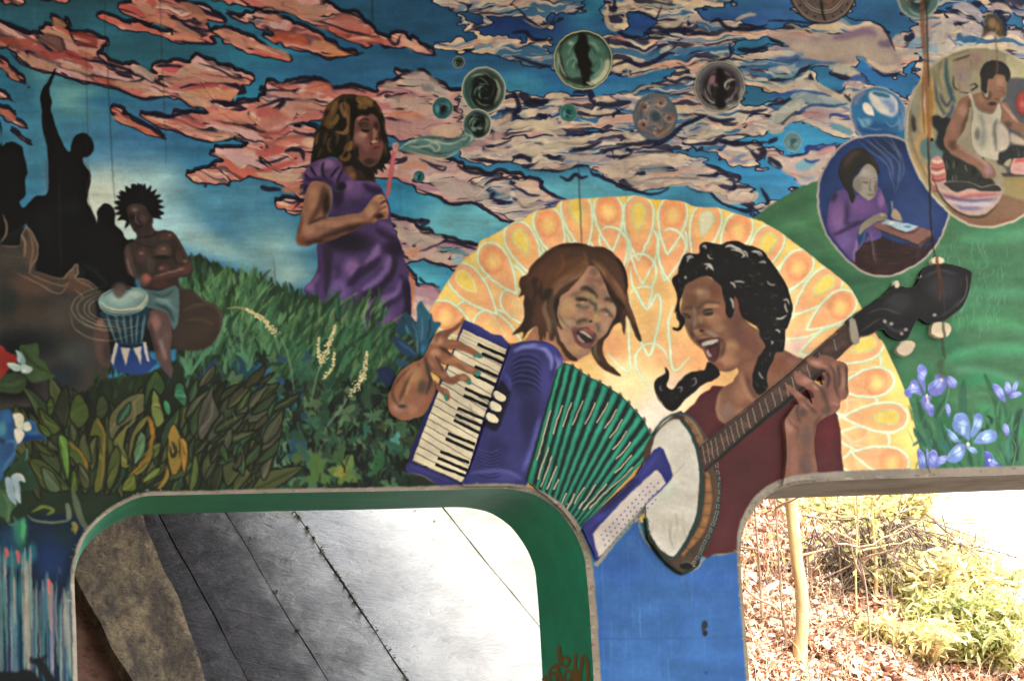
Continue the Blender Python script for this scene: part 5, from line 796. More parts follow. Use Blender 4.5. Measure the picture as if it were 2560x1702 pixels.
def paint_scribe():
    Z(1920, 300)
    s = "1060,145 1160,160 1260,210 1400,430 1500,620 1660,880 1640,960 1560,1140 1440,1280 1260,1390 1100,1440 920,1420 770,1340 640,1200 540,1060 480,900 460,720 480,540 560,380 680,240 800,180 930,150"
    s = "1060,145 1180,165 1300,225 1420,340 1540,500 1640,700 1665,860 1640,960 1560,1140 1440,1280 1260,1390 1100,1440 920,1420 770,1330 640,1200 540,1060 480,900 460,720 480,540 560,380 680,240 800,180 930,150"
    M = RF('painted_scribe_roundel', 'backdrop', s, '22396a', .8, label='dark blue roundel of a woman in purple writing at a desk')
    q = np.random.RandomState(2)
    with clip(M):
        B(1300, 900, 300, 300, '2c4478', .8); B(1100, 250, 300, 130, '1c3050', .8)
        for i in range(260): a, b = q.uniform(480, 1660), q.uniform(180, 1150); B(a, b, 5, 6, '7a4450', .45)
        for s2 in ("820,190 950,300 1080,400 1130,520 1170,680", "880,180 1000,260 1130,380 1160,560", "960,170 1080,280 1200,400 1200,560 1180,660", "1050,160 1150,260 1230,360 1250,480 1200,580", "1130,170 1180,260 1240,340"): L(s2, 3.4, '5a6a8a', .7, 1)
        for s2 in ("900,180 1020,290 1120,400 1150,520", "1100,170 1190,300 1220,420 1220,520"): L(s2, 2.4, '8a6a70', .6, .8)
        F("760,1290 850,1180 900,1130 1050,1080 1150,1120 1400,1180 1600,1150 1560,1400 1100,1480 800,1400", '33211e', 2)
        for i in range(60): a, b = q.uniform(800, 1480), q.uniform(1130, 1400); L([a, b, a+40, b+8, a+80, b-4], 3, '54291f' if i % 2 else '241818', .7, 1)
        RFm = RF('painted_scribe_roundel', 'robe', "690,640 620,680 560,790 540,980 590,1080 680,1200 790,1320 800,1240 830,1180 820,1060 850,1000 930,1060 880,1130 1040,1080 1000,960 1060,900 1100,870 1090,780 1050,680 1000,620 800,700", '5a4278', 1)
        with clip(RFm):
            B(640, 900, 110, 200, '745488', .9); B(850, 800, 180, 100, '6a4a80', .8); B(700, 1120, 110, 140, '6a5490', .8); L("720,740 730,860 720,960 850,940", 10, '33264c', .8, 3); L("590,1070 700,1020 820,960 960,900", 8, '30244a', .9, 2); B(1040, 740, 50, 110, '7f5c90', .9); B(600, 700, 50, 90, '2f2440', .8); L("830,1080 800,1220 790,1300", 7, '8a6a9c', .8, 1.5); B(1000, 1080, 60, 40, '4f3f8a', .8)
        F("830,1040 860,960 940,900 1010,870 1060,860 1100,890 1080,930 1010,940 960,970 900,1000 850,1060", '7a7264', 1); B(1050, 880, 36, 26, '9a8c78', .9); L("1010,900 1070,900", 2, '4a443c', .8, .6)
        M2 = RF('painted_scribe_roundel', 'hair', "690,600 650,480 680,370 740,300 820,270 890,280 960,350 1010,430 1020,500 900,420 800,520 780,640 800,720 770,760 740,680", '2c2824', 1)
        with clip(M2): L("700,450 760,340 860,300", 16, '483c32', .8, 4); L("940,330 980,400 1010,470", 10, '3f302a', .8, 2)
        M2 = RF('painted_scribe_roundel', 'face', "900,415 960,430 1000,490 1005,580 1000,660 960,730 920,745 860,710 790,640 785,560 830,500", '867f76', 1)
        with clip(M2): B(820, 610, 60, 120, '6a645c', .8); B(900, 500, 70, 60, '968e84', .9); B(990, 640, 30, 100, '5a544e', .7); L("850,545 920,545", 3.4, '4a4038', .9, 1); L("960,540 1000,545", 3.4, '4a4038', .9, 1); L("860,575 900,585 920,575", 2.6, '3f3832', .9, .8); L("965,570 1000,575", 2.6, '3f3832', .9, .8); L("940,550 930,630 945,660", 4, '5c554e', .8, 1); L("915,690 950,700 970,690", 3, '6a4a48', .9, .8); L("930,560 925,640", 4, 'a39a8e', .7, 1)
        L("760,650 770,740 780,770", 8, '2a2420', .9, 1)
        # desk
        RF('painted_scribe_roundel', 'desk', "980,960 1060,930 1400,990 1520,1030 1500,1100 1400,1180 1380,1160 980,1000", '7a5650', .8, sm=False); L("980,1000 1380,1160 1510,1060", 5, '3a2c34', .9, .8, sm=False); F("1040,960 1090,920 1390,980 1270,1040", '8fa3ae', .8, sm=False)
        B(1130, 950, 40, 20, 'c9b9ac', .9); B(1280, 985, 50, 18, '3f6a90', .8); L("1060,960 1270,1045 1400,1000", 4, '4a3038', .9, .7); F("1130,880 1160,820 1200,850 1240,930 1190,930 1150,910", '9a8874', .8); L("1135,750 1145,830 1170,900", 4, '8f8a80', .95, .7, tap=False)
        for s2 in ("945,1020 960,1150 990,1320", "975,1030 1000,1310", "900,1010 870,1120 820,1210", "1370,1170 1375,1300", "1400,1180 1395,1280", "1140,1090 1150,1180"): L(s2, 3.4, '6a5f74', .8, .8)
        L("1400,1180 1500,1100 1510,1180 1400,1290", 14, '2a1f24', .7, 2)
    L(pts_ring(s), 5, 'a89a90', .95, .7, raw=True, tap=False)
def pts_ring(s):
    P = spl(pts(s)); return np.vstack([P, P[:1]])
def paint_cook():
    Z(1920, 0)
    s = "1265,1180 1290,990 1370,800 1480,640 1600,540 1750,470 1900,440 2100,455 2250,520 2400,620 2700,900 2800,1300 2600,1800 2356,1985 2200,2060 2020,2095 1850,2070 1680,1970 1500,1790 1380,1600 1290,1380"
    M = RF('painted_cook_roundel', 'backdrop', s, '8a8068', .8, label='large roundel of a man in a white vest, marked by a rust streak')
    q = np.random.RandomState(4)
    with clip(M):
        B(1850, 600, 200, 130, '8a7a62', .9); B(1900, 540, 90, 70, '8f6f68', .8); B(1780, 680, 90, 120, '8a7476', .8); F("2200,520 2356,560 2500,700 2500,780 2356,735 2230,740 2200,620", 'a39c78', 2); F("2200,740 2356,730 2600,800 2600,1700 2200,1600 2150,1000 2180,900", '4f4f52', 2)
        F("1490,680 1530,640 1640,520 1700,480 1680,700 1700,900 1640,1200 1560,1300 1500,1250 1530,1000", '8a8466', 2)
        F("1430,860 1480,800 1560,640 1540,760 1530,900 1560,1000 1510,1150 1520,1280 1440,1320 1400,1200 1400,980", 'a8905c', 1.5); F("1360,1280 1420,1240 1500,1320 1440,1300 1400,1400 1400,1500 1470,1560 1560,1800 1400,1620 1320,1440", 'a3855c', 1.5); B(1440, 950, 40, 120, 'b5ada0', .9)
        F("1400,1320 1500,1280 1600,1330 1640,1460 1500,1480 1420,1440", '56706c', 2); L("1640,540 1640,720 1680,860 1720,960", 11, '34525c', .9, 2); L("1600,560 1560,700 1600,840", 8, '6f6a50', .8, 2); L("1530,640 1550,900 1620,1050 1690,1080", 6, '3a4450', .8, 1.5); L("1700,960 1690,1030 1650,1080", 9, '2c4468', .8, 2); L("1580,860 1640,980 1700,900", 6, '26304a', .8, 1.5); L("1700,700 1720,820 1850,860 1920,800", 5, '3f4030', .9, 1.2); L("1720,840 1850,850 1900,860", 4, 'a08a80', .9, 1); L("1850,800 1900,780 1920,810 1860,840", 4, '2a2a24', .9, 1); L("1690,570 1800,540 1860,510", 5, '3f3a2c', .8, 1); L("1680,520 1850,470", 12, '54503c', .7, 2)
        for i in range(14): a, b = q.uniform(1700, 1900), q.uniform(500, 780); L([a, b, a+20, b+30, a, b+60], 3, ['a3807c', '8a8a70', '6a6058'][q.randint(3)], .6, 1)
        F("1510,1080 1620,1080 1700,1120 1640,1220 1640,1350 1700,1420 1600,1400 1540,1320 1560,1220 1510,1160", '23282a', 2); B(1500, 1290, 18, 22, '141618', .95, 0, .4); L("1560,990 1600,1080 1640,1060", 5, 'a08a80', .8, 1)
        # kitchen blacks
        F("1620,1400 1760,1420 1900,1500 1960,1568 2060,1650 2100,1800 1960,1900 1700,1880 1620,1760 1600,1568", '2b2d28', 2)
        for i in range(46): a, b = q.uniform(1620, 2000), q.uniform(1430, 1860); L([a, b, a+q.uniform(-12, 12), b+30, a+q.uniform(-10, 20), b+64], q.uniform(2, 6), ['8a8470', '6a6a5c', '141614', '4a4c44'][q.randint(4)], .7, 1)
        F("2130,1400 2250,1340 2400,1330 2400,1500 2130,1520", '2a2c2c', 2)
        for i in range(24): a, b = q.uniform(2130, 2400), q.uniform(1340, 1500); L([a, b, a+q.uniform(-20, 20), b+40], q.uniform(2, 6), ['6a7068', '141614', '8f8878'][q.randint(3)], .7, 1)
        # man
        M2 = RF('painted_cook_roundel', 'man', "1975,700 2010,760 2030,880 2000,900 1960,830 1940,860 1840,890 1760,930 1700,1060 1640,1200 1615,1320 1660,1400 1760,1470 1900,1540 1960,1600 1980,1640 2090,1640 2080,1560 2020,1500 1900,1430 1780,1360 1730,1320 1800,1200 1830,1120 1850,1000 1900,1000 2060,1050 2130,960 2150,1120 2200,1180 2300,1220 2356,1290 2400,1300 2400,1160 2300,1120 2200,960 2150,950 2140,920 2180,880 2190,800 2170,700 2080,620", '7f5c48', 1)
        with clip(M2):
            B(2130, 760, 60, 90, '936f56', .9); B(1800, 1020, 90, 90, '94705c', .9); B(1700, 1200, 50, 130, '8a6250', .9); L("1850,920 1850,1020 1800,1160 1760,1300", 8, '4f3830', .8, 2.5); B(1700, 1340, 70, 70, '54382c', .8); L("1720,1330 1840,1400 1960,1470 2040,1560", 12, 'a0807a', .8, 3); B(2020, 1580, 60, 60, '8f7078', .9); B(2010, 880, 70, 60, '4a362c', .9); B(1950, 920, 60, 60, '8a6850', .8); L("2150,960 2230,1060 2300,1140", 7, 'a38076', .9, 1.5); B(2200, 1150, 60, 50, '5a4034', .8)
            L("1990,1600 2000,1660", 3, '4a343a', .8, .8); L("2030,1600 2040,1660", 3, '4a343a', .8, .8); L("2110,800 2160,820", 4, '2c2018', .9, 1); L("2120,840 2170,840", 4, '241a14', .8, 1); L("2150,850 2190,880 2160,900", 4, '5f4434', .8, 1); L("2080,920 2130,925", 5, '2a1c16', .9, 1); L("1990,720 2010,790 1980,790", 5, '5a4034', .8, 1); B(2060, 960, 60, 30, '2f2420', .8)
        M2 = RF('painted_cook_roundel', 'vest', "1840,870 1870,870 1900,960 1960,1030 2060,1060 2100,1000 2130,960 2140,1080 2110,1200 2120,1440 2100,1480 1960,1440 1880,1360 1860,1200 1880,1080 1870,960", 'a49c88', 1)
        with clip(M2): B(2060, 1330, 100, 160, 'aaa28c', .9); L("1950,1060 1980,1200 1960,1380", 12, '7a7c74', .8, 3); L("2110,1100 2080,1200 2100,1400", 9, '5f605c', .8, 2); L("1880,880 1930,1000 2040,1060", 6, '55585a', .8, 1.2); B(1920, 1240, 40, 90, '4a4c48', .6)
        RF('painted_cook_roundel', 'hair', "1955,730 1950,680 1980,610 2040,570 2110,565 2180,600 2225,660 2225,730 2190,760 2170,700 2100,690 2060,730 2020,740 2010,860 1960,830", '2b2722', 1)
        F("2120,1150 2200,1200 2220,1330 2160,1400 2110,1360", 'a89c8c', 1.5); F("2230,1230 2300,1260 2400,1320 2400,1350 2240,1320", 'a39480', 1.5)
        B(2356, 960, 106, 145, '6a2a2a', 1, 0, .55); B(2356, 950, 92, 130, '9a3c36', 1, 0, .5); B(2340, 960, 40, 50, 'b5605a', .8)
        # striped lantern and bowl
        M2 = F("1500,1490 1530,1455 1580,1450 1620,1520 1635,1600 1630,1740 1560,1770 1520,1780 1500,1640", 'a8776c', 1)
        with clip(M2):
            for y in range(1480, 1780, 34): L([1490, y, 1560, y+16, 1640, y-6], 6, ['94403f', 'c0a896', 'a8584c'][(y//34) % 3], .85, 1.2)
        F("1600,1900 1680,2000 1900,2090 2100,2090 2500,1960 2500,1760 2140,1800 2100,1900 1900,1990", '7a5c44', 1.5, sm=False); F("2170,1625 2356,1620 2500,1630 2500,1860 2356,1850 2180,1800", '8a7a50', 1.5, sm=False); B(2300, 1690, 60, 30, '9a7a44', .8); B(2200, 2060, 150, 80, '7a5040', .9); F("2140,1600 2400,1600 2400,1630 2160,1630", '4a4030', 1, sm=False)
        F("2250,1480 2300,1465 2400,1470 2400,1600 2240,1600", 'b58a80', 1.2); L("2260,1500 2320,1480 2400,1490", 8, 'a8403c', .9, 1.5); L("2270,1560 2340,1580", 5, 'a8504c', .7, 1.2); F("2170,1520 2200,1480 2240,1470 2220,1540", '9a8a6c', 1)
        M2 = RF('painted_cook_roundel', 'bowl', "1540,1705 1600,1685 1700,1675 1850,1685 1960,1725 2050,1705 2130,1715 2145,1755 2140,1815 2080,1905 1980,1975 1900,1995 1780,1975 1660,1885 1580,1785", 'a08a80', 1)
        with clip(M2):
            F("1620,1690 1740,1673 1870,1690 1960,1730 2080,1705 2140,1735 2120,1765 1960,1765 1850,1740 1740,1775 1650,1725", '34332e', 1)
            for s2, c in (("1560,1745 1700,1805 1860,1775 2000,1795 2140,1775", 'b08070'), ("1580,1775 1720,1835 1880,1805 2130,1795", '9c5058'), ("1600,1805 1760,1845 1900,1855 2110,1835", '5a5078'), ("1640,1855 1800,1885 1960,1885 2080,1885", 'a8a0b0'), ("1680,1895 1820,1925 1980,1925", '6a6090'), ("1740,1945 1880,1965", 'b58c70'), ("1600,1845 1700,1895 1760,1955", 'b09080'), ("1560,1705 1600,1765 1700,1765", 'b89a8c')): L(s2, 8, c, .85, 1.5)
        L("1510,1605 1560,1765 1660,1895 1800,1985 1980,1995 2120,1885", 4, '2f2a26', .8, 1)
        L("1320,1000 1300,1150 1340,1380 1450,1620 1560,1850", 5, '6a6a50', .8, 1.5); L("1330,1060 1340,1180 1350,1220", 12, '33302a', .85, 2); L("1300,1040 1330,1100", 8, '7a5a3c', .8, 1.5); L("1360,900 1340,1000 1360,1100", 10, '7f8a80', .7, 2)
    L(pts_ring(s), 6, 'b0a890', .9, .9, raw=True, tap=False); L("1370,780 1300,960 1275,1100 1280,1300", 5, 'a8a49a', .8, 1); L("1600,520 1750,450 1900,430 2100,440 2200,480", 8, 'bdb59a', .8, 1.5)
    # small crouching shape above the roundel
    F("1960,360 1990,240 1990,160 2050,130 2130,160 2170,250 2180,330 2120,350 2080,300 2000,330", '4a3f32', 1.5, .9); B(2060, 220, 60, 70, '8a6f4c', .9); B(2110, 250, 30, 60, '8a5f30', .8); L("1960,370 2040,390 2090,370 2080,330", 6, '4a5a7a', .8, 1.2); L("1990,340 2060,300 2090,330", 5, '8a7f78', .8, 1)

def paint_singer_left():
    Z(1270, 600, 4.611)
    # neck and shoulder
    M = RF('painted_accordion_player', 'neck', "300,1010 360,1000 600,1000 700,1250 800,1370 790,1390 600,1400 560,1340 300,1260 0,1240 -120,1180 60,1200 200,1150", '94664e', 1)
    with clip(M):
        B(260, 1120, 130, 90, 'a9785c', .9); B(470, 1230, 150, 110, 'a3755c', .9); B(60, 1220, 120, 40, '8a6048', .8); B(640, 1200, 90, 160, '9c7850', .8); B(520, 1100, 60, 90, '7a5a48', .8); L("560,1150 640,1240 700,1330 780,1390", 10, '2e241c', .9, 1.5)
    # face
    M = RF('painted_accordion_player', 'face', "600,640 700,560 860,420 900,330 960,300 1060,350 1110,480 1160,620 1230,720 1260,820 1240,920 1190,1050 1130,1130 1040,1190 960,1290 880,1350 800,1380 720,1320 640,1200 560,1100 540,1000 560,900 560,760", '9c745c', 1)
    with clip(M):
        B(990, 370, 80, 80, '75594c', .8); B(960, 470, 120, 60, '80574a', .7); B(930, 560, 140, 80, '6f5a48', .8); B(1090, 640, 120, 110, '826654', .8); B(1060, 480, 60, 80, '7a5648', .7)
        B(680, 780, 140, 150, 'ac8a62', .95); B(700, 830, 120, 90, 'b58862', .8); B(800, 870, 130, 60, 'a88668', .7); B(640, 950, 100, 80, 'a0906c', .7); B(720, 960, 90, 50, 'a8927a', .6); B(620, 1150, 90, 140, 'a07c5e', .8); B(780, 1260, 140, 90, 'ab8458', .95); B(860, 1300, 60, 50, '9c7a64', .8); B(680, 1080, 60, 90, '9a7a58', .8)
        L("720,650 780,630 860,610 940,600 1000,660", 14, '5a4a3c', .6, 3); L("830,575 890,560 950,585 1005,640 1030,680", 10, '3f3026', .9, 2); L("800,650 900,630 970,660 1000,720", 13, '8f7a52', .9, 2)
        L("770,680 850,690 920,700", 11, '3c2c26', .95, 1.5); L("790,740 860,790 940,770", 10, '5c5c4a', .8, 2.2); B(860, 720, 46, 16, 'a08a64', .9); L("920,680 960,730 1010,760 1000,830", 9, '4c4a42', .9, 2); B(800, 760, 50, 26, '5c5040', .6)
        L("1030,820 1120,810 1180,870 1220,900", 8, '4a463e', .9, 1.5); B(1130, 860, 40, 20, 'a09078', .8); L("1150,760 1220,780 1250,840", 14, '98806a', .9, 2); B(1060, 770, 60, 50, '968060', .8); B(1010, 810, 34, 44, '5c5648', .75); L("1110,700 1160,680 1210,720", 10, '3c342a', .85, 2)
        L("1060,790 1020,860 1000,900", 12, '8c7a56', .8, 2.5); B(1020, 920, 80, 50, 'ab8454', .95); B(1010, 880, 40, 30, 'a8905c', .8); B(950, 940, 34, 22, '3d342a', .95); L("790,970 850,930 920,930", 8, '4a4438', .9, 1.8); L("800,990 880,950 940,960", 6, '6a6248', .7, 1.6); L("1010,960 1040,1010 1030,1060", 8, '5c564a', .8, 2)
        B(960, 1000, 80, 30, '9c6a54', .8); B(1120, 1010, 70, 110, 'a8846a', .9); B(1100, 1100, 50, 60, 'a3866c', .9); L("1200,900 1200,1000 1150,1100", 7, '6a5a48', .7, 2); L("560,840 600,900 640,960 700,1010", 4, '7a5c44', .8, 1.2); L("720,1050 760,1030 800,1010", 7, '5a4c40', .8, 1.5); B(1050, 1180, 60, 60, '5e5048', .8); B(960, 1250, 60, 30, '6a5448', .8)
    # mouth
    M = RF('painted_accordion_player', 'mouth', "740,1060 800,1020 860,1010 920,1010 960,1050 1010,1080 1030,1130 1000,1180 960,1230 900,1250 830,1230 780,1180 750,1120", '6c4240', 1.2)
    with clip(M):
        F("800,1050 880,1060 960,1110 985,1140 950,1190 880,1180 820,1130 790,1080", '382c28', 1.4); L("820,1060 880,1075 930,1110 970,1140", 7, 'b0a08c', .95, 1); L("800,1100 830,1150 880,1190", 6, 'a3897c', .9, 1); L("830,1210 900,1230 950,1200", 8, '8a5460', .8, 1.5); L("860,1035 930,1050 990,1090", 7, '96584c', .9, 1.4); L("1020,1060 1030,1120 1000,1180", 6, '7a6c60', .8, 1.2)
    # hair
    M = RF('painted_accordion_player', 'hair', "120,660 150,600 130,520 150,440 220,400 260,320 350,220 470,120 600,60 760,42 880,55 960,80 1060,80 1160,120 1240,190 1310,270 1360,380 1375,500 1375,640 1400,760 1450,880 1490,1000 1540,1170 1480,1130 1430,1010 1400,930 1360,880 1350,980 1340,1100 1310,980 1270,960 1200,1020 1150,1110 1100,1180 1090,1300 1130,1400 1230,1490 1300,1568 1250,1560 1100,1490 1010,1400 960,1280 1020,1190 1130,1080 1200,960 1250,860 1240,780 1180,660 1120,520 1070,400 1010,320 930,310 880,380 800,480 700,580 600,660 575,760 560,860 590,960 630,1040 560,1000 600,1150 700,1300 790,1370 780,1400 700,1370 600,1230 540,1100 520,1160 480,1160 470,1080 440,1060 420,1160 400,1100 380,1210 360,1100 330,1000 230,1060 180,1130 160,1150 180,1060 120,1080 50,1090 140,1000 190,900 180,760 190,640", '4a3324', 1)
    with clip(M):
        for s, w, c, a in (("880,200 760,280 600,340 480,450 420,560", 34, '5f3c24', .8), ("700,120 560,200 420,320 320,450", 30, '563626', .8), ("860,140 900,240 820,330 700,400 560,500 460,600", 16, '6f4c28', .75), ("900,300 820,400 660,460 560,560 520,660", 16, '7a5440', .8), ("960,240 1060,300 1140,420 1230,520 1300,640 1400,800 1480,1000", 22, '6f4a34', .85), ("980,270 1080,350 1120,440", 8, '8f7048', .7),
                           ("1100,200 1200,300 1280,420 1340,560", 26, '55392a', .8), ("1050,380 1110,520 1200,660 1290,740 1350,800", 16, '2e2119', .95), ("860,260 920,290 880,380 720,480 600,560 540,640", 5, '8a6c48', .75), ("500,560 440,640 420,760", 18, '33271c', .95), ("260,460 330,500 340,640 300,760", 26, '35241a', .85), ("200,650 240,800 220,960 180,1080", 24, '3a2820', .9), ("330,640 360,800 380,1000 380,1160", 22, '553524', .8), ("600,660 560,760 540,860 570,980", 18, '2c221c', .9),
                           ("440,700 420,820 470,960 480,1100", 14, '7a6048', .85), ("520,640 500,780 540,960 620,1160", 14, '5f4a38', .8), ("380,1000 400,1150", 10, '3c2c1c', .8), ("1020,1200 1000,1300 1060,1400", 7, '8f7a54', .8), ("1060,1210 1060,1320 1140,1430 1260,1520", 12, '5a3c2a', .8), ("1240,190 1320,320 1360,460 1370,620", 9, '2a1c16', .95), ("560,80 700,60 860,70", 14, '38251c', .8), ("150,520 250,440 350,360", 12, '5a3426', .8), ("1290,760 1260,900 1220,980", 20, '33231c', .95), ("1330,800 1320,960", 10, '4c3428', .8), ("600,150 640,300 520,440", 8, '7a4a2c', .5), ("420,360 360,480 340,560", 8, '6f4228', .5), ("1200,460 1300,600 1350,760", 8, '8a6248', .5)):
            L(s, w/1.1, c, a, 2.2)
def paint_singer_right():
    Z(1630, 600, 3.919)
    # shirt
    s = "640,1430 560,1470 480,1520 380,1640 200,1800 160,1900 60,2160 200,2700 380,3000 520,3110 620,3080 800,3060 1000,3020 1300,3000 1600,2700 1900,2500 1880,2300 1850,2050 1840,1850 1790,1690 1650,1700 1500,1560 1400,1420 1250,1280 1180,1360 1000,1500"
    M = RF('painted_banjo_player', 'shirt', s, '542629', 1.2)
    with clip(M): B(700, 1900, 400, 300, '5c282a', .7); B(1000, 1800, 200, 200, '642424', .6); B(400, 1700, 200, 120, '572a2c', .8); B(900, 2400, 400, 400, '4c2426', .7); B(1700, 1900, 200, 300, '641f22', .7)
    # right shoulder, neck, chest
    M = RF('painted_banjo_player', 'neck', "760,1290 850,1230 1000,1130 1120,1030 1200,1080 1290,1080 1360,1120 1500,1180 1560,1200 1500,1330 1360,1340 1200,1440 1120,1500 1000,1620 920,1740 800,1820 700,1800 640,1740 620,1600 680,1460 800,1380", '7d5440', 1)
    with clip(M):
        B(860, 1480, 120, 160, '94684f', .9); B(740, 1680, 120, 140, '7c6054', .85); B(900, 1700, 120, 80, 'a07458', .8); B(1240, 1230, 140, 120, '7a4c38', .9); B(1380, 1180, 90, 60, '8a5f54', .8); L("860,1300 900,1420 960,1540 1040,1620", 14, 'a07458', .8, 3); L("930,1320 960,1460 1030,1560", 10, '5a3a30', .8, 3); B(700, 1560, 70, 80, '75503e', .8); L("660,1500 640,1700 720,1800", 9, '8f7060', .6, 2.5)
    F('690,470 880,470 900,820 800,800 700,700', '6c453a', 1)
    # face
    M = RF('painted_banjo_player', 'face', "300,560 330,450 420,380 520,360 620,400 680,470 700,560 760,640 880,760 960,830 1040,900 1100,1040 1060,1140 940,1200 830,1260 740,1300 660,1290 610,1230 560,1190 520,1120 480,1060 400,1000 350,920 320,840 280,740", '75503c', 1)
    with clip(M):
        for x, y, rx, ry, c, a in ((480, 520, 130, 90, '8a6850', .9), (470, 510, 60, 40, 'a0805c', .7), (380, 600, 90, 110, '6a4634', .8), (620, 500, 90, 130, '6c4432', .8), (560, 650, 140, 40, '9a7456', .8), (680, 720, 120, 120, '85583f', .9), (600, 780, 130, 90, '966a4c', .95), (640, 860, 110, 70, '8f6a50', .8), (820, 760, 110, 160, '6a423a', .8), (840, 960, 130, 160, '65423a', .9), (780, 1060, 130, 120, '966e50', .95), (740, 1180, 150, 110, 'a07254', .95), (960, 1000, 160, 160, '70463a', .8), (900, 1120, 140, 80, '7f563f', .8), (340, 800, 60, 100, '6b5442', .8), (560, 980, 90, 40, '7a6a5c', .8), (660, 1230, 60, 50, '7f4a3c', .8), (460, 780, 50, 60, '96744f', .8)):
            B(x, y, rx, ry, c, a)
        L("420,680 480,650 560,620 660,630", 11, '54402f', .85, 2.5); L("300,700 360,660 400,680", 9, '4f3c2e', .8, 2); L("500,660 580,640 660,660", 7, 'a0785a', .7, 1.8)
        L("490,710 540,690 600,690", 5, '332620', .9, 1); L("500,725 550,735 600,715", 8, '3c332a', .95, 1.2); B(555, 718, 40, 12, '2f2a24', .9); L("480,760 560,765 640,740", 5, 'a8805c', .7, 1.5); L("300,720 350,750 370,770", 7, '2e241e', .9, 1.3); B(330, 750, 40, 30, '4a4030', .8)
        L("400,660 430,760 400,860", 7, '8f8070', .7, 1.8); L("450,700 440,780 480,860", 6, '5c4434', .6, 2); B(470, 850, 60, 40, '6a4438', .9); B(440, 910, 70, 50, '9a6f4c', .95); B(480, 895, 34, 24, '3c2c22', .9); B(390, 930, 30, 40, '5a4436', .8); L("390,820 380,900 420,960", 6, '4f3c30', .7, 1.8); B(500, 960, 80, 26, '8f6a54', .8); L("520,890 580,920 660,960", 9, '8f8478', .6, 2); L("640,950 700,1020 690,1110 660,1160", 8, '54382e', .85, 2.5)
    M = RF('painted_banjo_player', 'mouth', "430,990 520,970 600,960 660,970 665,1020 660,1100 640,1160 600,1200 560,1180 530,1120 520,1060 470,1030", '4c2a28', 1.2)
    with clip(M): F("480,1020 540,990 640,975 645,1000 600,1030 500,1055", 'a0988c', 1, .95); L("500,1050 600,1035 640,1010", 5, '2b1f1c', .9, 1); B(600, 1100, 40, 60, '5f2c2c', .9); L("540,1080 545,1120 580,1150", 9, 'a08c82', .9, 1.4); L("550,1170 610,1190 640,1150", 8, '5a3634', .9, 1.5); L("430,990 520,965 620,950", 6, '6f463a', .9, 1.2)
    F("650,1290 750,1300 830,1260 840,1310 760,1400 680,1430 620,1400", 'd0a266', 1.2)
    # hair
    s = "210,370 250,330 265,260 300,180 340,140 460,140 470,60 520,25 600,40 680,50 740,20 840,20 920,60 1000,70 1090,120 1140,190 1210,280 1270,370 1320,460 1350,560 1375,660 1360,760 1320,860 1300,900 1300,1000 1280,1090 1210,1110 1180,1200 1130,1280 1120,1380 1130,1440 1110,1490 1060,1520 1020,1500 985,1420 990,1300 1030,1180 1090,1080 1110,1050 1060,960 1030,860 980,820 900,780 860,700 850,600 800,560 800,660 790,740 760,770 720,720 720,640 700,560 680,470 620,410 570,365 480,365 400,400 330,450 300,540 270,620 280,720 320,780 300,850 260,890 215,880 200,860 250,870 270,820 240,770 240,700 220,720 250,600 240,520 200,420"
    M = RF('painted_banjo_player', 'hair', s, '171615', .9)
    with clip(M):
        q = np.random.RandomState(6)
        for i in range(330):
            x, y = q.uniform(200, 1380), q.uniform(20, 1500); r = q.uniform(14, 34); a0 = q.uniform(0, 6.3); t = np.linspace(a0, a0+q.uniform(1.5, 3.4), 6)
            L(np.stack([x+r*np.cos(t), y+r*np.sin(t)*.8], 1).ravel(), q.uniform(1.2, 2.6), ['4a4644', '2c2a2a', '6a6462', '0c0b0b'][q.randint(4)], .6, .8)
        for s2, w in (("710,80 760,60 840,90 880,110", 8), ("760,100 840,110 900,150 870,180", 6), ("880,110 920,130 930,180", 5), ("960,120 1040,120 1080,160", 6), ("980,110 1030,130 1060,170", 4), ("490,80 510,60 530,100", 5), ("540,140 560,180 600,190", 4), ("500,240 560,250 600,310", 6), ("520,300 550,260 580,290", 5), ("330,180 370,165 400,185", 6), ("340,230 350,190 380,180", 5), ("310,370 330,370 320,390", 5), ("255,380 270,430", 5), ("1040,230 1090,220 1110,240", 5), ("980,220 1010,240", 4),
                       ("760,420 800,440 815,480", 6), ("800,415 850,410 910,420", 5), ("840,440 880,470", 4), ("910,455 960,460", 4), ("940,350 970,360", 4), ("1130,400 1150,440 1210,440", 4), ("1170,540 1230,560", 4), ("1280,600 1320,590 1345,640", 5), ("1300,620 1310,680 1330,720", 5), ("1190,670 1210,690", 5), ("1210,770 1250,780 1320,740", 5), ("1200,890 1240,890 1250,920", 5), ("1260,870 1300,890", 4), ("1160,990 1180,1010 1160,1030", 4), ("1270,1010 1260,1050", 4), ("1150,1110 1160,1150", 5), ("1070,1200 1080,1230", 4), ("1100,1170 1120,1190", 5), ("1040,1290 1060,1340 1090,1370", 4), ("1010,1400 1040,1440", 4), ("900,720 930,720", 4), ("760,570 790,620 790,680", 6)):
            L(s2, w*.95, 'aca49e', .9, .9)
    M = RF('painted_banjo_player', 'braid', "125,1250 160,1290 160,1360 140,1430 200,1470 280,1380 360,1310 450,1290 520,1270 540,1200 610,1230 660,1300 640,1350 560,1390 480,1430 400,1500 330,1560 260,1640 200,1680 140,1650 60,1560 25,1450 40,1370 130,1310", '161513', 1)
    with clip(M):
        for s2 in ("80,1420 75,1460 100,1480", "240,1460 290,1450 270,1500", "380,1380 420,1360 430,1400 380,1440", "250,1530 230,1560", "440,1320 480,1300", "170,1500 210,1520"): L(s2, 4, '8a8480', .8, .9)
    L("455,1280 470,1250", 3, '2b2420', .8, .8); L("210,860 250,880 290,850", 4, '201c1a', .9, .8)
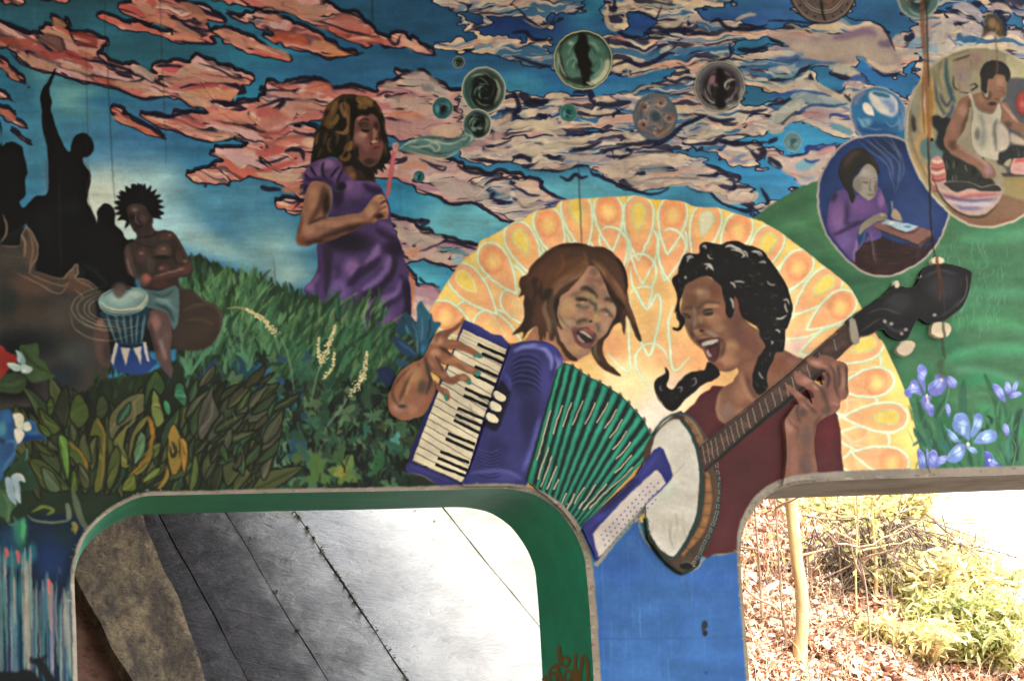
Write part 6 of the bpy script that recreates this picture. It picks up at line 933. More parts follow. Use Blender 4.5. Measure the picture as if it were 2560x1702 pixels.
def paint_accordion():
    # arm and hand on the keys
    Z(640, 800)
    # keyboard board
    RF('painted_accordion', 'keyboard_frame', "1910,0 1960,20 2050,60 2150,130 2260,150 2340,240 2330,290 2400,300 2400,1560 1880,1530 1740,1530 1660,1520 1560,1450 1400,1410 1370,1380 1400,1300 1430,1180 1500,1020 1560,860 1660,640 1760,420 1850,180", '34346c', .8, sm=False)
    L("1910,20 2050,90 2170,150 2270,200 2330,290", 9, '3c3c7c', .9, 1.2); L("1390,1330 1560,1390 1740,1460 1890,1520", 12, '41427e', .9, 2); L("1400,1410 1560,1450 1650,1520", 3, '8a7c68', .8, .8)
    P0, P1, P2, P3 = np.array([1905., 85]), np.array([2305., 275]), np.array([1890., 1505]), np.array([1435., 1300])
    # white keys follow the two long edges of the keyboard
    Lx = np.array([(1905, 85), (1860, 190), (1780, 400), (1690, 620), (1600, 860), (1520, 1060), (1435, 1300)], float); Rx = np.array([(2305, 275), (2270, 400), (2190, 620), (2100, 880), (2030, 1100), (1960, 1330), (1890, 1505)], float)
    def edge(E, t): k = np.linspace(0, 1, len(E)); return np.array([np.interp(t, k, E[:, 0]), np.interp(t, k, E[:, 1])])
    n = 21
    for i in range(n):
        a, b, c, d = edge(Lx, i/n), edge(Rx, i/n), edge(Rx, (i+.93)/n), edge(Lx, (i+.93)/n)
        RF('painted_accordion', 'white_key', np.concatenate([a, b, c, d]), 'c3b698' if i % 3 else 'bdb094', .5, sm=False)
        L([*edge(Lx, (i+.97)/n), *edge(Rx, (i+.97)/n)], 1.2, '9c927c', .6, .5, tap=False)
        L([*((b+c)/2), *((b+c)/2-np.array([26, 10]))], 7, 'cdc4ab', .5, 2)
    for s in ("2040,230 2290,340", "2070,310 2270,400", "2010,430 2220,530", "2000,510 2200,600", "1920,640 2160,740", "1905,700 2130,800", "1855,820 2090,920", "1830,880 2085,985", "1815,930 2050,1045", "1760,1050 2005,1150", "1740,1100 1990,1210", "1690,1215 1950,1320", "1665,1275 1940,1390", "1645,1335 1920,1445"):
        a = pts(s); d = (a[1]-a[0])/np.hypot(*(a[1]-a[0])); nn = np.array([-d[1], d[0]])*3.2*S/1.0
        R_('painted_accordion', 'black_key', np.array([a[0]-nn, a[1]-nn, a[1]+nn, a[0]+nn])); L(s, 7.4, '10120f', 1, .5, tap=False); L(np.array(pts(s))-nn*.4, 1.6, '3a4038', .6, .5, raw=True, tap=False)
    L("1965,780 2000,930", 4, '4a3024', .85, .8); L("1930,800 2010,880", 3, '6a5a44', .5, .8)
    # body
    M = RF('painted_accordion', 'body', "2340,250 2440,210 2600,200 2720,240 2800,330 2810,430 2760,640 2680,900 2600,1160 2520,1400 2480,1530 2300,1540 1900,1530 1950,1400 2030,1180 2110,920 2200,640 2300,350", '33336a', 1)
    with clip(M):
        for x, y, rx, ry, c, a in ((2450, 520, 170, 270, '22224a', .95), (2500, 900, 130, 320, '26254e', .9), (2400, 1300, 180, 160, '35366e', .8), (2200, 1200, 160, 200, '292858', .8), (2300, 1450, 200, 80, '48498a', .7), (2650, 600, 90, 300, '45468c', .6)): B(x, y, rx, ry, c, a)
        L("2356,300 2440,260 2560,250 2660,290 2710,380 2700,470", 13, '7476b8', .85, 2.2); L("2780,340 2790,460 2740,680 2660,960 2560,1250 2500,1450", 15, '6e6cb4', .85, 3); L("2560,260 2660,240 2740,300 2770,400", 10, '3c3f8c', .8, 2); L("2600,900 2540,1150 2450,1400", 11, '5c5ea6', .8, 3); L("2740,330 2770,450 2700,700", 6, '948ac4', .7, 1.6)
        for i in range(12): L([2340, 380+i*22, 2420, 330+i*24, 2540, 330+i*26, 2620, 400+i*26], 2.4, '14142e' if i % 2 else '45468a', .8, .7)
        for i in range(16): L([2030-i*4, 1190+i*14, 2140, 1230+i*15, 2260, 1190+i*16], 2.4, '17163a' if i % 2 else '4a4a90', .75, .7)
        F("2240,560 2320,660 2330,700 2220,1010 2110,990 2090,940 2180,640", '191a30', 1); L("2320,690 2230,1010", 3, '5a5c90', .8, .8); L("1960,1420 2100,1400 2300,1400 2440,1480", 8, '5a5ca0', .7, 2.5); L("2250,470 2320,560 2330,640", 8, '3f4088', .8, 2); L("2300,350 2250,500 2200,640", 5, '4f508c', .7, 1.5); L("2060,1000 2200,1020", 6, '20204a', .8, 1.5)
    for x, y in ((2235, 710), (2200, 805), (2165, 910)):
        P = np.array([(x-58, y-12), (x-50, y-45), (x-20, y-48), (x+40, y-10), (x+56, y+20), (x+40, y+50), (x+10, y+50), (x-40, y+25)]); RF('painted_accordion', 'register_button', P, 'c0b59a', .6); L([x-45, y+24, x, y+50, x+45, y+46], 2, '4a4440', .8, .6)
    # bellows
    Z(1280, 800)
    sp = np.array([560, 1560]); tops = [(400, 470), (470, 400), (545, 425), (615, 480), (690, 530), (800, 580), (890, 640), (985, 700), (1060, 770), (1130, 850), (1200, 930), (1250, 1030), (1290, 1130), (1300, 1190)]
    bots = [(130, 1480), (180, 1520), (230, 1568), (310, 1610), (380, 1650), (440, 1680), (500, 1710), (560, 1740), (590, 1790), (640, 1820), (680, 1860), (720, 1880), (740, 1900), (560, 1900)]
    bots = [(110, 1480), (190, 1530), (240, 1580), (300, 1620), (345, 1660), (390, 1700), (425, 1740), (455, 1780), (485, 1815), (510, 1850), (530, 1885), (550, 1920), (565, 1950), (580, 1975)]
    RF('painted_accordion', 'bellows', " ".join(f"{x},{y}" for x, y in tops+bots[::-1]), '16302a', .8, sm=False)
    for i in range(13):
        (x0, y0), (x1, y1), (u0, v0), (u1, v1) = tops[i], tops[i+1], bots[i], bots[i+1]
        A = np.array([x0+(x1-x0)*.28, y0+(y1-y0)*.28]); Bb = np.array([x0+(x1-x0)*.86, y0+(y1-y0)*.86]); c = np.array([u0+(u1-u0)*.3, v0+(v1-v0)*.3]); d = np.array([u0+(u1-u0)*.8, v0+(v1-v0)*.8])
        M = RF('painted_accordion', 'bellows_fold', np.concatenate([A, Bb, d, c]), '1f735c', .7, sm=False)
        with clip(M): L([*(A*.55+Bb*.45), *(c*.6+d*.4)], 8, '34a084', .85, 2, tw=[1, .9, .5, .2]); L([*(Bb*.95+A*.05), *d], 3, '2a5c7a' if i % 2 else '14503c', .7, 1.2)
        L([Bb[0]+16, Bb[1]-20, Bb[0]+26, Bb[1]+16, Bb[0]+4, Bb[1]+60], 7, '4a4644', .9, 1); L([A[0]-6, A[1]-4, (A[0]+Bb[0])/2, (A[1]+Bb[1])/2+10, Bb[0]+8, Bb[1]-6], 4, '1d6a56', .9, .8)
    for s in ("345,840 280,1080 215,1300", "455,790 400,940 365,1060", "540,765 490,890 455,990", "640,750 590,870 545,980", "755,770 705,880 655,970", "870,770 820,870 765,955", "950,830 900,920 840,1005", "1000,920 950,1010 885,1095", "1045,1025 990,1120 915,1200", "1080,1130 1020,1210 940,1290", "1090,1250 1020,1330 930,1415", "1100,1360 980,1480 870,1568", "330,1170 270,1330 225,1475", "360,1260 310,1400 255,1540", "400,1350 350,1470 310,1568", "420,1470 370,1568", "660,1540 600,1620 560,1700", "760,1520 680,1640 600,1740", "860,1510 750,1640 640,1760", "870,1568 780,1660 700,1740",
              "490,1600 450,1680 420,1720", "560,1600 520,1700 480,1760"):
        L(s, 5.5, '1a2420', .7, .8, tap=False); L(s, 4, 'a89f86', .95, .6, tap=False)
    accordion_hand()
def paint_casing():
    Z(1300, 1200, 3.124)
    M = RF('painted_accordion', 'button_casing', "960,-140 1040,-235 1075,-255 1105,-235 1160,-100 1182,-30 1165,0 1125,50 900,262 740,430 590,640 560,560 500,430 470,360 700,160 900,-30", '2f3272', 1, sm=False)
    with clip(M): L("1100,-250 900,20 700,220 500,400", 14, '3d4088', .8, 3); L("900,0 760,130 600,260", 22, '23244c', .8, 4); L("1090,-230 1160,-60", 8, '2a357c', .9, 2); L("520,430 560,560 590,640", 8, '3a3c80', .8, 2)
    M = RF('painted_accordion', 'button_board', "560,450 570,410 700,260 900,60 1000,-30 1060,-70 1120,20 1110,50 1000,160 800,380 620,590 590,560", 'b3a8a0', .8)
    for r_ in range(4):
        for k in range(15 if r_ else 14):
            t = k/14.; x, y = 625+r_*12+(1050-640+r_*14)*t, 430+r_*40-(430+r_*10)*t
            if y > -20 and x < 1085 and not (r_ == 3 and k > 12): B(x, y, 9, 8, '3f4a86', .95, 0, .3)
def accordion_hand():
    # arm and hand
    Z(640, 800)
    M = RF('painted_accordion_player', 'arm', "1920,-30 1880,20 1800,80 1700,110 1640,150 1600,220 1560,300 1520,360 1440,400 1340,460 1270,560 1240,640 1210,700 1210,780 1230,860 1290,910 1350,930 1450,915 1540,880 1600,780 1650,650 1640,560 1700,620 1760,650 1780,720 1760,750 1720,700 1650,640 1620,560 1600,480 1680,520 1720,570 1800,600 1880,560 1920,580 1960,600 1970,560 1920,500 1860,510 1780,530 1720,440 1700,400 1800,430 1900,470 1990,510 2040,520 2060,480 2000,440 1900,400 1800,320 1760,280 1850,280 1960,310 2040,350 2080,340 2040,300 1940,240 1840,190 1760,180 1800,120 1880,60", '875a42', 1)
    with clip(M):
        for x, y, rx, ry, c, a in ((1450, 520, 110, 130, 'a0754f', .9), (1330, 650, 90, 120, '8f6040', .9), (1300, 800, 90, 90, '9c705c', .9), (1430, 820, 80, 70, '9a6a4f', .9), (1560, 700, 70, 120, '8f5c48', .8), (1340, 800, 60, 30, '3f3a38', .9), (1520, 620, 60, 100, '54443a', .8), (1660, 200, 90, 60, 'a87a60', .9), (1640, 310, 70, 60, 'ab7c60', .9), (1600, 420, 50, 60, '97694f', .9), (1820, 220, 90, 30, '9a6448', .9), (1800, 380, 120, 50, 'a06c4c', .9), (1960, 460, 70, 40, '9c6e54', .9), (1720, 500, 50, 60, '9c6c50', .9), (1900, 540, 60, 40, 'a87c64', .8), (1740, 660, 40, 60, 'a07058', .8)):
            B(x, y, rx, ry, c, a)
        for s, w, c, a in (("1500,400 1400,560 1340,680 1310,760", 7, '4a3228', .8), ("1420,440 1300,560 1250,660 1280,760 1340,800", 7, '4a342a', .7), ("1540,340 1580,460 1600,560 1560,700", 10, '3d332c', .85), ("1680,260 1760,300 1800,330", 8, '3c2c24', .9), ("1640,330 1700,420 1720,500", 7, '4a352b', .8), ("1700,110 1660,170 1640,220", 6, '6a4838', .8), ("1890,0 1780,110 1720,160", 12, '7d5242', .8), ("1560,300 1560,400 1640,480", 5, '5c4034', .8), ("1480,420 1420,560 1370,700", 9, 'ab8058', .7), ("1900,250 2000,300", 5, 'ab785c', .7), ("1800,340 1900,420 2000,470", 5, 'b08062', .7), ("1760,440 1800,480 1760,520", 8, '3a2c26', .6), ("1820,590 1880,550", 5, '5c4034', .8)):
            L(s, w, c, a, 1.8)
    for s in ("2000,330 2020,315 2060,325 2085,345 2050,355 2010,350", "2005,490 2030,475 2060,490 2055,520 2020,525", "1925,560 1950,560 1975,590 1960,605 1935,590", "1725,690 1750,695 1760,740 1745,755 1730,730"): RF('painted_accordion_player', 'fingernail', s, '3f8068', .6)
def paint_banjo():
    Z(1280, 800)
    # drum: rim, hoop, head
    M = RF('painted_banjo', 'rim', "1500,870 1560,860 1640,900 1720,1000 1810,1140 1830,1200 1850,1400 1900,1500 1890,1700 1870,1880 1800,2060 1720,2180 1700,2260 1600,2330 1540,2330 1400,2230 1300,2100 1230,1980 1280,1700 1200,1200", '4a3a2c', 1)
    with clip(M):
        L("1600,880 1700,980 1800,1130 1830,1300 1880,1500 1870,1700 1830,1880 1760,2040 1700,2140", 26, '5a4030', .8, 3)
        L('1570,900 1640,960 1700,1070 1745,1190', 17, '80593a', .95, 1); L('1765,1360 1790,1500 1792,1640 1780,1750 1755,1860 1710,1960 1640,2060 1560,2160', 19, '8a5f38', .95, 1.2)
        for x, y, r_ in ((1590, 930, 35), (1640, 1030, 50), (1690, 1120, 60), (1760, 1400, 85), (1790, 1530, 88), (1790, 1640, 92), (1780, 1750, 95), (1760, 1850, 100), (1720, 1940, 108), (1650, 2050, 118), (1560, 2160, 135)): B(x, y, 34, 30, 'a3743c', .5, r_, .1)
        for s in ("1620,980 1670,960", "1660,1080 1720,1060", "1730,1450 1820,1470", "1740,1590 1830,1590", "1740,1700 1840,1690", "1730,1800 1830,1810", "1700,1900 1800,1930", "1650,2000 1750,2040", "1580,2090 1660,2160"): L(s, 5, '1c3430', .95, .8)
        L("1500,880 1600,900 1680,1000 1750,1140", 3, '6f8a88', .7, .8)
    M = RF('painted_banjo', 'drum_head', "1300,1080 1380,980 1470,920 1540,940 1620,1050 1680,1200 1710,1400 1700,1600 1680,1800 1600,2000 1500,2160 1440,2180 1340,2110 1260,2000 1220,1800 1220,1600 1250,1300", 'b5afa2', 1)
    with clip(M):
        B(1450, 1150, 160, 160, 'bab4a8', .8); B(1400, 1560, 160, 160, 'a8b0a2', .6); B(1480, 1900, 200, 200, 'b0aa98', .8); L("1600,1310 1500,1400 1400,1480", 3, '9a9a8c', .8, 1); L("1620,1340 1520,1430", 2, '8f9488', .7, 1); L("1530,1500 1580,1510", 5, '8a7a64', .7, 1.5)
        L("1450,1850 1440,2000 1480,2120", 2, '6a665c', .6, 1); L("1490,1790 1510,1950", 3, '4a463e', .7, 1); L("1560,1900 1590,2050", 4, '5c564a', .8, 1); q = np.random.RandomState(8)
        for i in range(22): x, y = q.uniform(1260, 1640), q.uniform(1750, 2120); L([x, y, x+q.uniform(-8, 8), y+60, x+6, y+130], 1.4, '8f8a7c', .45, .7)
        L("1660,1500 1600,1600 1500,1700", 26, 'bdb8aa', .5, 5)
    L("1270,1100 1340,980 1440,890 1550,870 1640,900 1740,1010 1810,1150", 5, '35505a', .9, .9, tap=False); L("1545,930 1620,1030 1690,1200 1725,1400 1730,1600 1700,1800 1620,2000 1500,2170 1430,2190 1340,2130 1250,1990 1215,1830", 8, '2a4440', .95, .9, tap=False)
    for s in ("1255,1860 1235,1850", "1270,1950 1250,1955", "1300,2030 1285,2045", "1345,2090 1330,2110", "1390,2140 1385,2160", "1655,1960 1640,1950", "1610,2050 1595,2035"): L(s, 6, '24403c', .9, .8)
    L("1850,1340 1900,1500 1890,1700 1850,1880 1790,2010 1720,2140 1690,2250 1600,2320 1540,2330 1440,2260 1330,2140 1250,2000", 10, '26302c', .95, 1, tap=False)
    # square link chain on the rim
    K = np.array([(1885, 1340), (1900, 1450), (1900, 1560), (1888, 1680), (1868, 1790), (1840, 1880), (1795, 1980), (1745, 2070), (1715, 2150), (1660, 2240)], float)
    for i in range(17):
        t = i/16.; k = np.linspace(0, 1, len(K)); x, y = np.interp(t, k, K[:, 0]), np.interp(t, k, K[:, 1]); x2, y2 = np.interp(min(t+.02, 1), k, K[:, 0]), np.interp(min(t+.02, 1), k, K[:, 1]); a = np.arctan2(y2-y, x2-x) if t < 1 else 2.2
        c, s_ = np.cos(a), np.sin(a); q_ = [(-20, -11), (20, -11), (20, 11), (-20, 11), (-20, -6)]
        L(np.array([(x+u*c-v*s_, y+u*s_+v*c) for u, v in q_]).ravel(), 1.9, '8f948c', .9, .5, sm=False, tap=False)
    F("1530,2250 1600,2230 1650,2270 1600,2300 1540,2290", '101512', 1); L("1530,2250 1600,2230 1660,2270", 2, '7a8a84', .8, .8); B(1660, 2270, 18, 10, 'b5aba0', .8)
    # neck of the banjo
    Z(0, 0, 1)
    N = "1748,1118 1790,1165 1756,1190 1745,1150 1748,1118"
    M = RF('painted_banjo', 'neck', [1743, 1118, 1880, 1010, 1960, 945, 2075, 845, 2120, 805, 2150, 842, 2085, 903, 2010, 975, 1930, 1040, 1850, 1105, 1757, 1186], '46342c', .8, sm=False)
    with clip(M):
        q = np.random.RandomState(12)
        for i in range(30): t = q.rand(); x, y = 1750+t*370, 1150-t*310; B(x+q.uniform(-10, 10), y+q.uniform(-10, 10), 18, 12, ['5a4238', '4f3a34', '3a2c26', '6a463c'][q.randint(4)], .6)
        L([1757, 1180, 1850, 1098, 1930, 1032, 2010, 966, 2150, 850], 9, '1c1e1c', .95, 1, sm=False)
    for i, (x, y) in enumerate([(1752, 1116), (1762, 1110), (1772, 1103), (1783, 1096), (1796, 1086), (1808, 1076), (1821, 1067), (1834, 1056), (1847, 1047), (1862, 1034), (1877, 1022), (1893, 1009), (1908, 998), (1925, 984), (1942, 970), (1958, 958), (1974, 944), (1994, 929), (2012, 914), (2042, 882), (2078, 850)]):
        k = (x-1750)/330.; d = np.array([18, 58])*(1-.35*k) if i > 3 else np.array([14, 62]); L([x, y, x+d[0]*.6, y+d[1]*.75], 2.3, '8a7f74', .85, .6, tap=False)
    L([1743, 1118, 1880, 1008, 1960, 942, 2075, 843, 2120, 803], 2.2, '7d6c62', .8, .6, tap=False, sm=False)
    for i in range(4): L([1746+i*3, 1130+i*12, 1900, 1008+i*9, 2110, 826+i*9], 1, '7a6c62', .5, .6, tap=False)
    # nut and peghead
    M = RF('painted_banjo', 'peghead', [2112, 808, 2140, 785, 2190, 752, 2215, 730, 2230, 716, 2262, 722, 2285, 716, 2300, 680, 2330, 664, 2370, 664, 2418, 680, 2422, 700, 2415, 735, 2400, 770, 2370, 795, 2352, 806, 2312, 812, 2290, 800, 2272, 830, 2262, 850, 2240, 852, 2215, 842, 2200, 826, 2170, 838, 2148, 842, 2128, 830], '1b1b1d', 1)
    with clip(M):
        B(2350, 720, 60, 50, '343336', .8); B(2240, 760, 50, 40, '303033', .8); L([2300, 700, 2340, 680, 2390, 690], 5, '55535a', .6, 2); L([2200, 800, 2230, 830, 2262, 826], 4, '6a686c', .6, 1.5); L([2330, 800, 2370, 780, 2395, 750], 4, '4c4a50', .7, 1.5); L([2160, 790, 2200, 775, 2250, 790], 3.5, '5a575c', .6, 1.2); L([2140, 838, 2170, 815, 2195, 800], 2.4, '6a5c50', .8, .7)
        L([2410, 690, 2412, 715, 2405, 745, 2385, 772], 2.5, '8a8478', .8, .8); L([2395, 700, 2400, 720], 4, '8a8078', .6, 1.2)
        for x, y in ((2293, 694), (2206, 806), (2222, 812), (2248, 836), (2258, 826), (2330, 790)): B(x, y, 8, 7, '8f8a84', .9, 0, .2)
        L([2200, 770, 2230, 745, 2270, 740], 3, '4a4642', .5, 1.5)
        L([2120, 800, 2128, 830], 4, '3a322c', .8, .8)
    RF('painted_banjo', 'nut', [2118, 800, 2134, 804, 2142, 850, 2140, 862, 2124, 858, 2118, 830], '8a8272', .8)
    for s in ("2325,814 2345,808 2366,812 2372,828 2360,846 2338,848 2322,838", "2251,857 2268,854 2282,862 2278,878 2262,892 2244,890 2234,878 2240,868", "2229,708 2240,705 2243,720 2232,724", "2322,652 2335,645 2352,650 2355,660 2340,664 2325,662"): RF('painted_banjo', 'tuning_peg', s, 'b3a68c', .8)
    L([2322, 838, 2340, 850, 2360, 846], 2, '2b2e28', .8, .8)
    # fretting hand and forearm
    Z(1920, 800)
    M = RF('painted_banjo_player', 'hand', "330,370 380,340 430,360 480,330 560,350 610,380 680,400 715,450 712,560 720,690 690,740 650,760 640,820 600,860 520,900 440,960 415,1060 410,1200 440,1430 450,1600 130,1600 135,1430 150,1250 140,1050 130,940 180,860 230,790 260,780 210,700 150,640 150,600 200,620 250,660 320,720 390,780 330,640 250,600 220,540 230,480 300,510 400,570 480,610 470,520 520,480 440,460 360,420", '7d5444', 1)
    with clip(M):
        for x, y, rx, ry, c, a in ((420, 400, 90, 40, '96685a', .9), (590, 450, 60, 90, '8f6250', .9), (660, 560, 50, 140, '94705a', .9), (600, 720, 80, 100, '85584a', .9), (340, 560, 100, 50, '96685a', .9), (430, 620, 60, 50, 'a0745c', .9), (270, 690, 80, 60, '8f6050', .9), (340, 790, 90, 60, '946658', .9), (300, 860, 60, 60, '57433f', .8), (420, 860, 80, 60, '7d5446', .8), (180, 980, 70, 110, '94685a', .9), (330, 1080, 90, 160, '664e46', .9), (220, 1300, 60, 200, '8a5e50', .9), (330, 1350, 90, 200, '624a44', .8), (520, 840, 80, 60, '614640', .9), (500, 700, 60, 100, '6b4a42', .8)):
            B(x, y, rx, ry, c, a)
        for s, w, c, a in (("540,420 590,500 600,620 640,740", 7, '4a3430', .85), ("620,420 640,540 630,640", 6, '3a2c28', .85), ("400,580 470,640 520,760 540,860", 7, '4f3832', .8), ("260,780 250,860 280,960", 7, '503a36', .8), ("440,470 500,480 540,540 520,640", 9, '33262a', .8), ("700,430 710,560 710,700", 4, '2a201c', .8), ("300,740 380,820 440,880", 5, '4a352f', .8), ("560,760 620,790 640,770", 5, 'b08070', .7), ("480,880 420,960 400,1080", 5, '4a352f', .6), ("170,900 190,960 260,1020 240,1120", 5, '5a4038', .7), ("360,380 440,420 530,440", 6, 'a87a6a', .7)):
            L(s, w, c, a, 1.8)
    F("400,520 470,500 500,560 440,560", '3f1a1c', 1.2); F("290,660 360,650 400,700 390,730 330,710", '4f1c1e', 1.2)
def paint_pier():
    # blue pier between the openings, unpainted concrete line round the painting
    Z(1300, 1200, 3.124)
    s = "560,700 700,560 900,340 930,300 950,420 1020,520 1130,610 1190,640 1290,720 1380,690 1440,610 1480,590 1600,580 1720,550 2000,560 2000,1900 560,1900"
    M = F(s, '315f9c', 1, sm=False)
    with clip(M):
        B(1150, 1200, 700, 900, '33639f', .8); B(800, 700, 260, 200, '2b579f', .7); B(1500, 760, 260, 160, '2f5ca4', .6); B(1000, 1600, 400, 300, '3a6ca8', .6)
        q = np.random.RandomState(31)
        for i in range(120): x, y = q.uniform(580, 1800), q.uniform(500, 1700); l = q.uniform(80, 400); L([x, y, x+4, y+l/2, x+8, y+l], q.uniform(.8, 2.4), ['5a8ac4', '284f90', '4478b8'][q.randint(3)], q.uniform(.15, .5), .8)
        for i in range(50): x, y = q.normal(1480, 120), q.normal(740, 60); L([x, y, x+q.uniform(-10, 10), y+q.uniform(10, 40)], q.uniform(.8, 2), '86a6cc', q.uniform(.2, .7), .6)
        for i in range(14): x, y = q.normal(900, 60), q.normal(470, 40); L([x, y, x+q.uniform(-10, 10), y+40], 1.4, '86a6cc', .5, .6)
        L("600,1240 900,1240 1300,1235 1740,1225", 2, '28538a', .8, .8, tap=False); B(1440, 1130, 34, 44, '232a30', .95, 0, .3); B(1445, 1195, 28, 34, '1c2226', .95, 0, .3); B(1430, 1150, 22, 60, '2a3238', .8); L("1290,760 1310,850 1330,980", 2, '4a5460', .6, .8); L("1270,720 1275,820", 5, '7f8a94', .4, 1.5); L("790,1270 800,1560", 1.6, '4a5a7a', .5, .7); B(1455, 1500, 12, 14, '2a3a50', .7)
    W = '8e877c'
    for s2, w in (("1130,40 1000,200 900,300 760,450 590,670", 13), ("920,280 945,400 1010,510 1120,600 1190,640 1250,695 1300,715 1380,690 1430,620 1460,590 1520,585", 5), ("1440,595 1480,570 1560,575 1640,560 1725,540", 9)):
        L(s2, w, W, .95, 1, tap=False)
    L("1100,70 900,280 740,450", 6, '7f9a98', .6, 2); L("1500,560 1560,500 1580,460", 6, '8a7a78', .5, 1.5); L("1600,540 1560,480", 4, '8a7a78', .5, 1.2); L("1700,540 1700,420", 6, '6a4a4c', .5, 2)
    L("1480,560 1600,540 1720,520", 8, '5c3a3c', .7, 2)
RIM = '857b6e'
def rims():
    """bare concrete band left round the two openings"""
    Z(0, 0, 1)
    q = np.random.RandomState(3)
    for P, wl in ((OPEN1, (11, 10, 9, 9, 9, 10, 14, 18, 19, 19)), (OPEN2, (8, 8, 7, 14, 20, 22, 22, 14, 12, 12))):
        R = spl(pts(P), False, 8); L(R, 2*wl[4] if P is OPEN2 else 22, RIM, 1, 1, raw=True, tw=[2*w/22. for w in wl] if P is OPEN1 else [2*w/(2*wl[4]) for w in wl])
        for i in range(260):
            k = q.randint(len(R)-2); x, y = R[k]/S+np.array([PX0, PY0])+q.normal(0, 7, 2); B(x, y, q.uniform(3, 9), q.uniform(2, 5), ['9a9284', '6a6054', '7a6a54', 'a39c90', '5c5448'][q.randint(5)], .6)
    L("188,1640 186,1490 187,1440 193,1398 209,1350 232,1318 268,1286", 12, '9a9488', .8, 1.2, tap=False); L("183,1460 186,1500 188,1600 190,1760", 12, 'a9a398', .8, 1, tap=False)
    L("180,1432 188,1430", 7, '2f5f8c', .8, 1)
def paint_stains():
    Z(0, 0, 1)
    global CV
    q = np.random.RandomState(77)
    # form seams and drips down the concrete
    for s, w, c, a in (("262,-200 263,60 268,120 272,240 280,400 284,470 292,520", 3, '2a2a20', .42), ("398,-100 402,60 405,150 412,300 416,420", 3, '2b2d24', .38), ("216,120 218,300 220,420", 3, '2f3a38', .35), ("930,-100 930,20 934,60", 5, '1f2a2a', .5), ("1445,400 1448,470 1452,560 1455,640", 2.4, '3a342a', .8), ("925,30 924,90", 4, '23323a', .5), ("1565,200 1566,240", 2, '1c2430', .6), ("684,640 690,760 696,860", 3, '3a4038', .5), ("677,620 680,690", 5, '7a7a60', .5), ("148,440 150,560 155,760", 2, '3a3838', .5),
                       ("2302,-60 2305,40 2310,120 2318,220 2324,400", 11, '6a3c24', .42), ("2303,-20 2306,60 2312,140", 12, '8a5230', .4), ("2312,150 2314,220 2318,300 2324,360", 6, '9a5a2e', .6), ("2308,170 2306,260 2312,340", 5, '8a4a1e', .7), ("2322,180 2328,260 2326,340", 9, '9a6420', .55), ("2314,-100 2318,100 2322,220", 5, '3f2a1a', .7), ("2318,340 2322,420 2325,520 2330,600 2340,650", 4.5, '1f1c1a', .85), ("2334,640 2340,680 2346,720 2342,760", 9, '4a2c18', .8), ("2340,650 2344,700", 5, '7a4a20', .8), ("2350,800 2358,870 2362,900", 8, '3f4428', .7), ("2356,760 2354,860", 4, '4a4a38', .7), ("2490,60 2492,160 2490,200", 6, '7a5a3c', .5), ("2466,110 2468,160", 4, '6a5a44', .5), ("2520,80 2524,150", 5, '8a5a34', .4), ("2353,720 2356,800", 3, '8f8468', .4)):
        L(s, w, c, a, 1.3)
    L("2346,905 2350,930 2360,945", 22, '3c5238', .6, 4)
    for i in range(220):
        x, y = q.uniform(-200, 2760), q.uniform(-150, 1200); L([x, y, x+2, y+q.uniform(3, 14)], q.uniform(1, 2.6), '262a28', q.uniform(.15, .5), .7)
    for i in range(60):
        x = q.uniform(-200, 2760); y = q.uniform(-200, 500); l = q.uniform(60, 400); L([x, y, x+3, y+l/2, x+7, y+l], q.uniform(2, 7), ['2a3230', 'a09a8a', '3a3a34'][q.randint(3)], q.uniform(.04, .14), 2)
def finish():
    """brush marks, weathering, the slight greyness of old wall paint and a painted haze"""
    global CV
    X, Y = grid()
    n1 = fbm(X/9, Y/5, 301, 2)-.5; n2 = fbm(X/60, Y/40, 305, 3)-.5; n3 = vnoise(X/2.2, Y/14, 309)-.5
    wx, wy = (fbm(X/14, Y/14, 311, 2)-.5)*3.2*S, (fbm(X/14+7, Y/14, 315, 2)-.5)*3.2*S
    xi = np.clip(np.arange(CW)[None]+wx, 0, CW-2); yi = np.clip(np.arange(CH)[:, None]+wy, 0, CH-2); fx, fy = (xi % 1)[..., None], (yi % 1)[..., None]; xi, yi = xi.astype(int), yi.astype(int)
    CV = (CV[yi, xi]*(1-fx)+CV[yi, xi+1]*fx)*(1-fy)+(CV[yi+1, xi]*(1-fx)+CV[yi+1, xi+1]*fx)*fy
    g = CV.mean(2, keepdims=True)
    CV += (g-CV)*.15
    CV *= (1+.05*n1+.18*n2+.025*n3)[..., None]
    for c_ in range(3): CV[..., c_] += .22*(CV[..., c_]-blur(CV[..., c_], 12))
    CV = np.maximum(CV, 0)**1.16; CV += .012*(n2[..., None])
    CV *= .965; CV += .014; np.clip(CV, .03, .9, out=CV)  # lifted blacks paint a slight haze over the mural colours

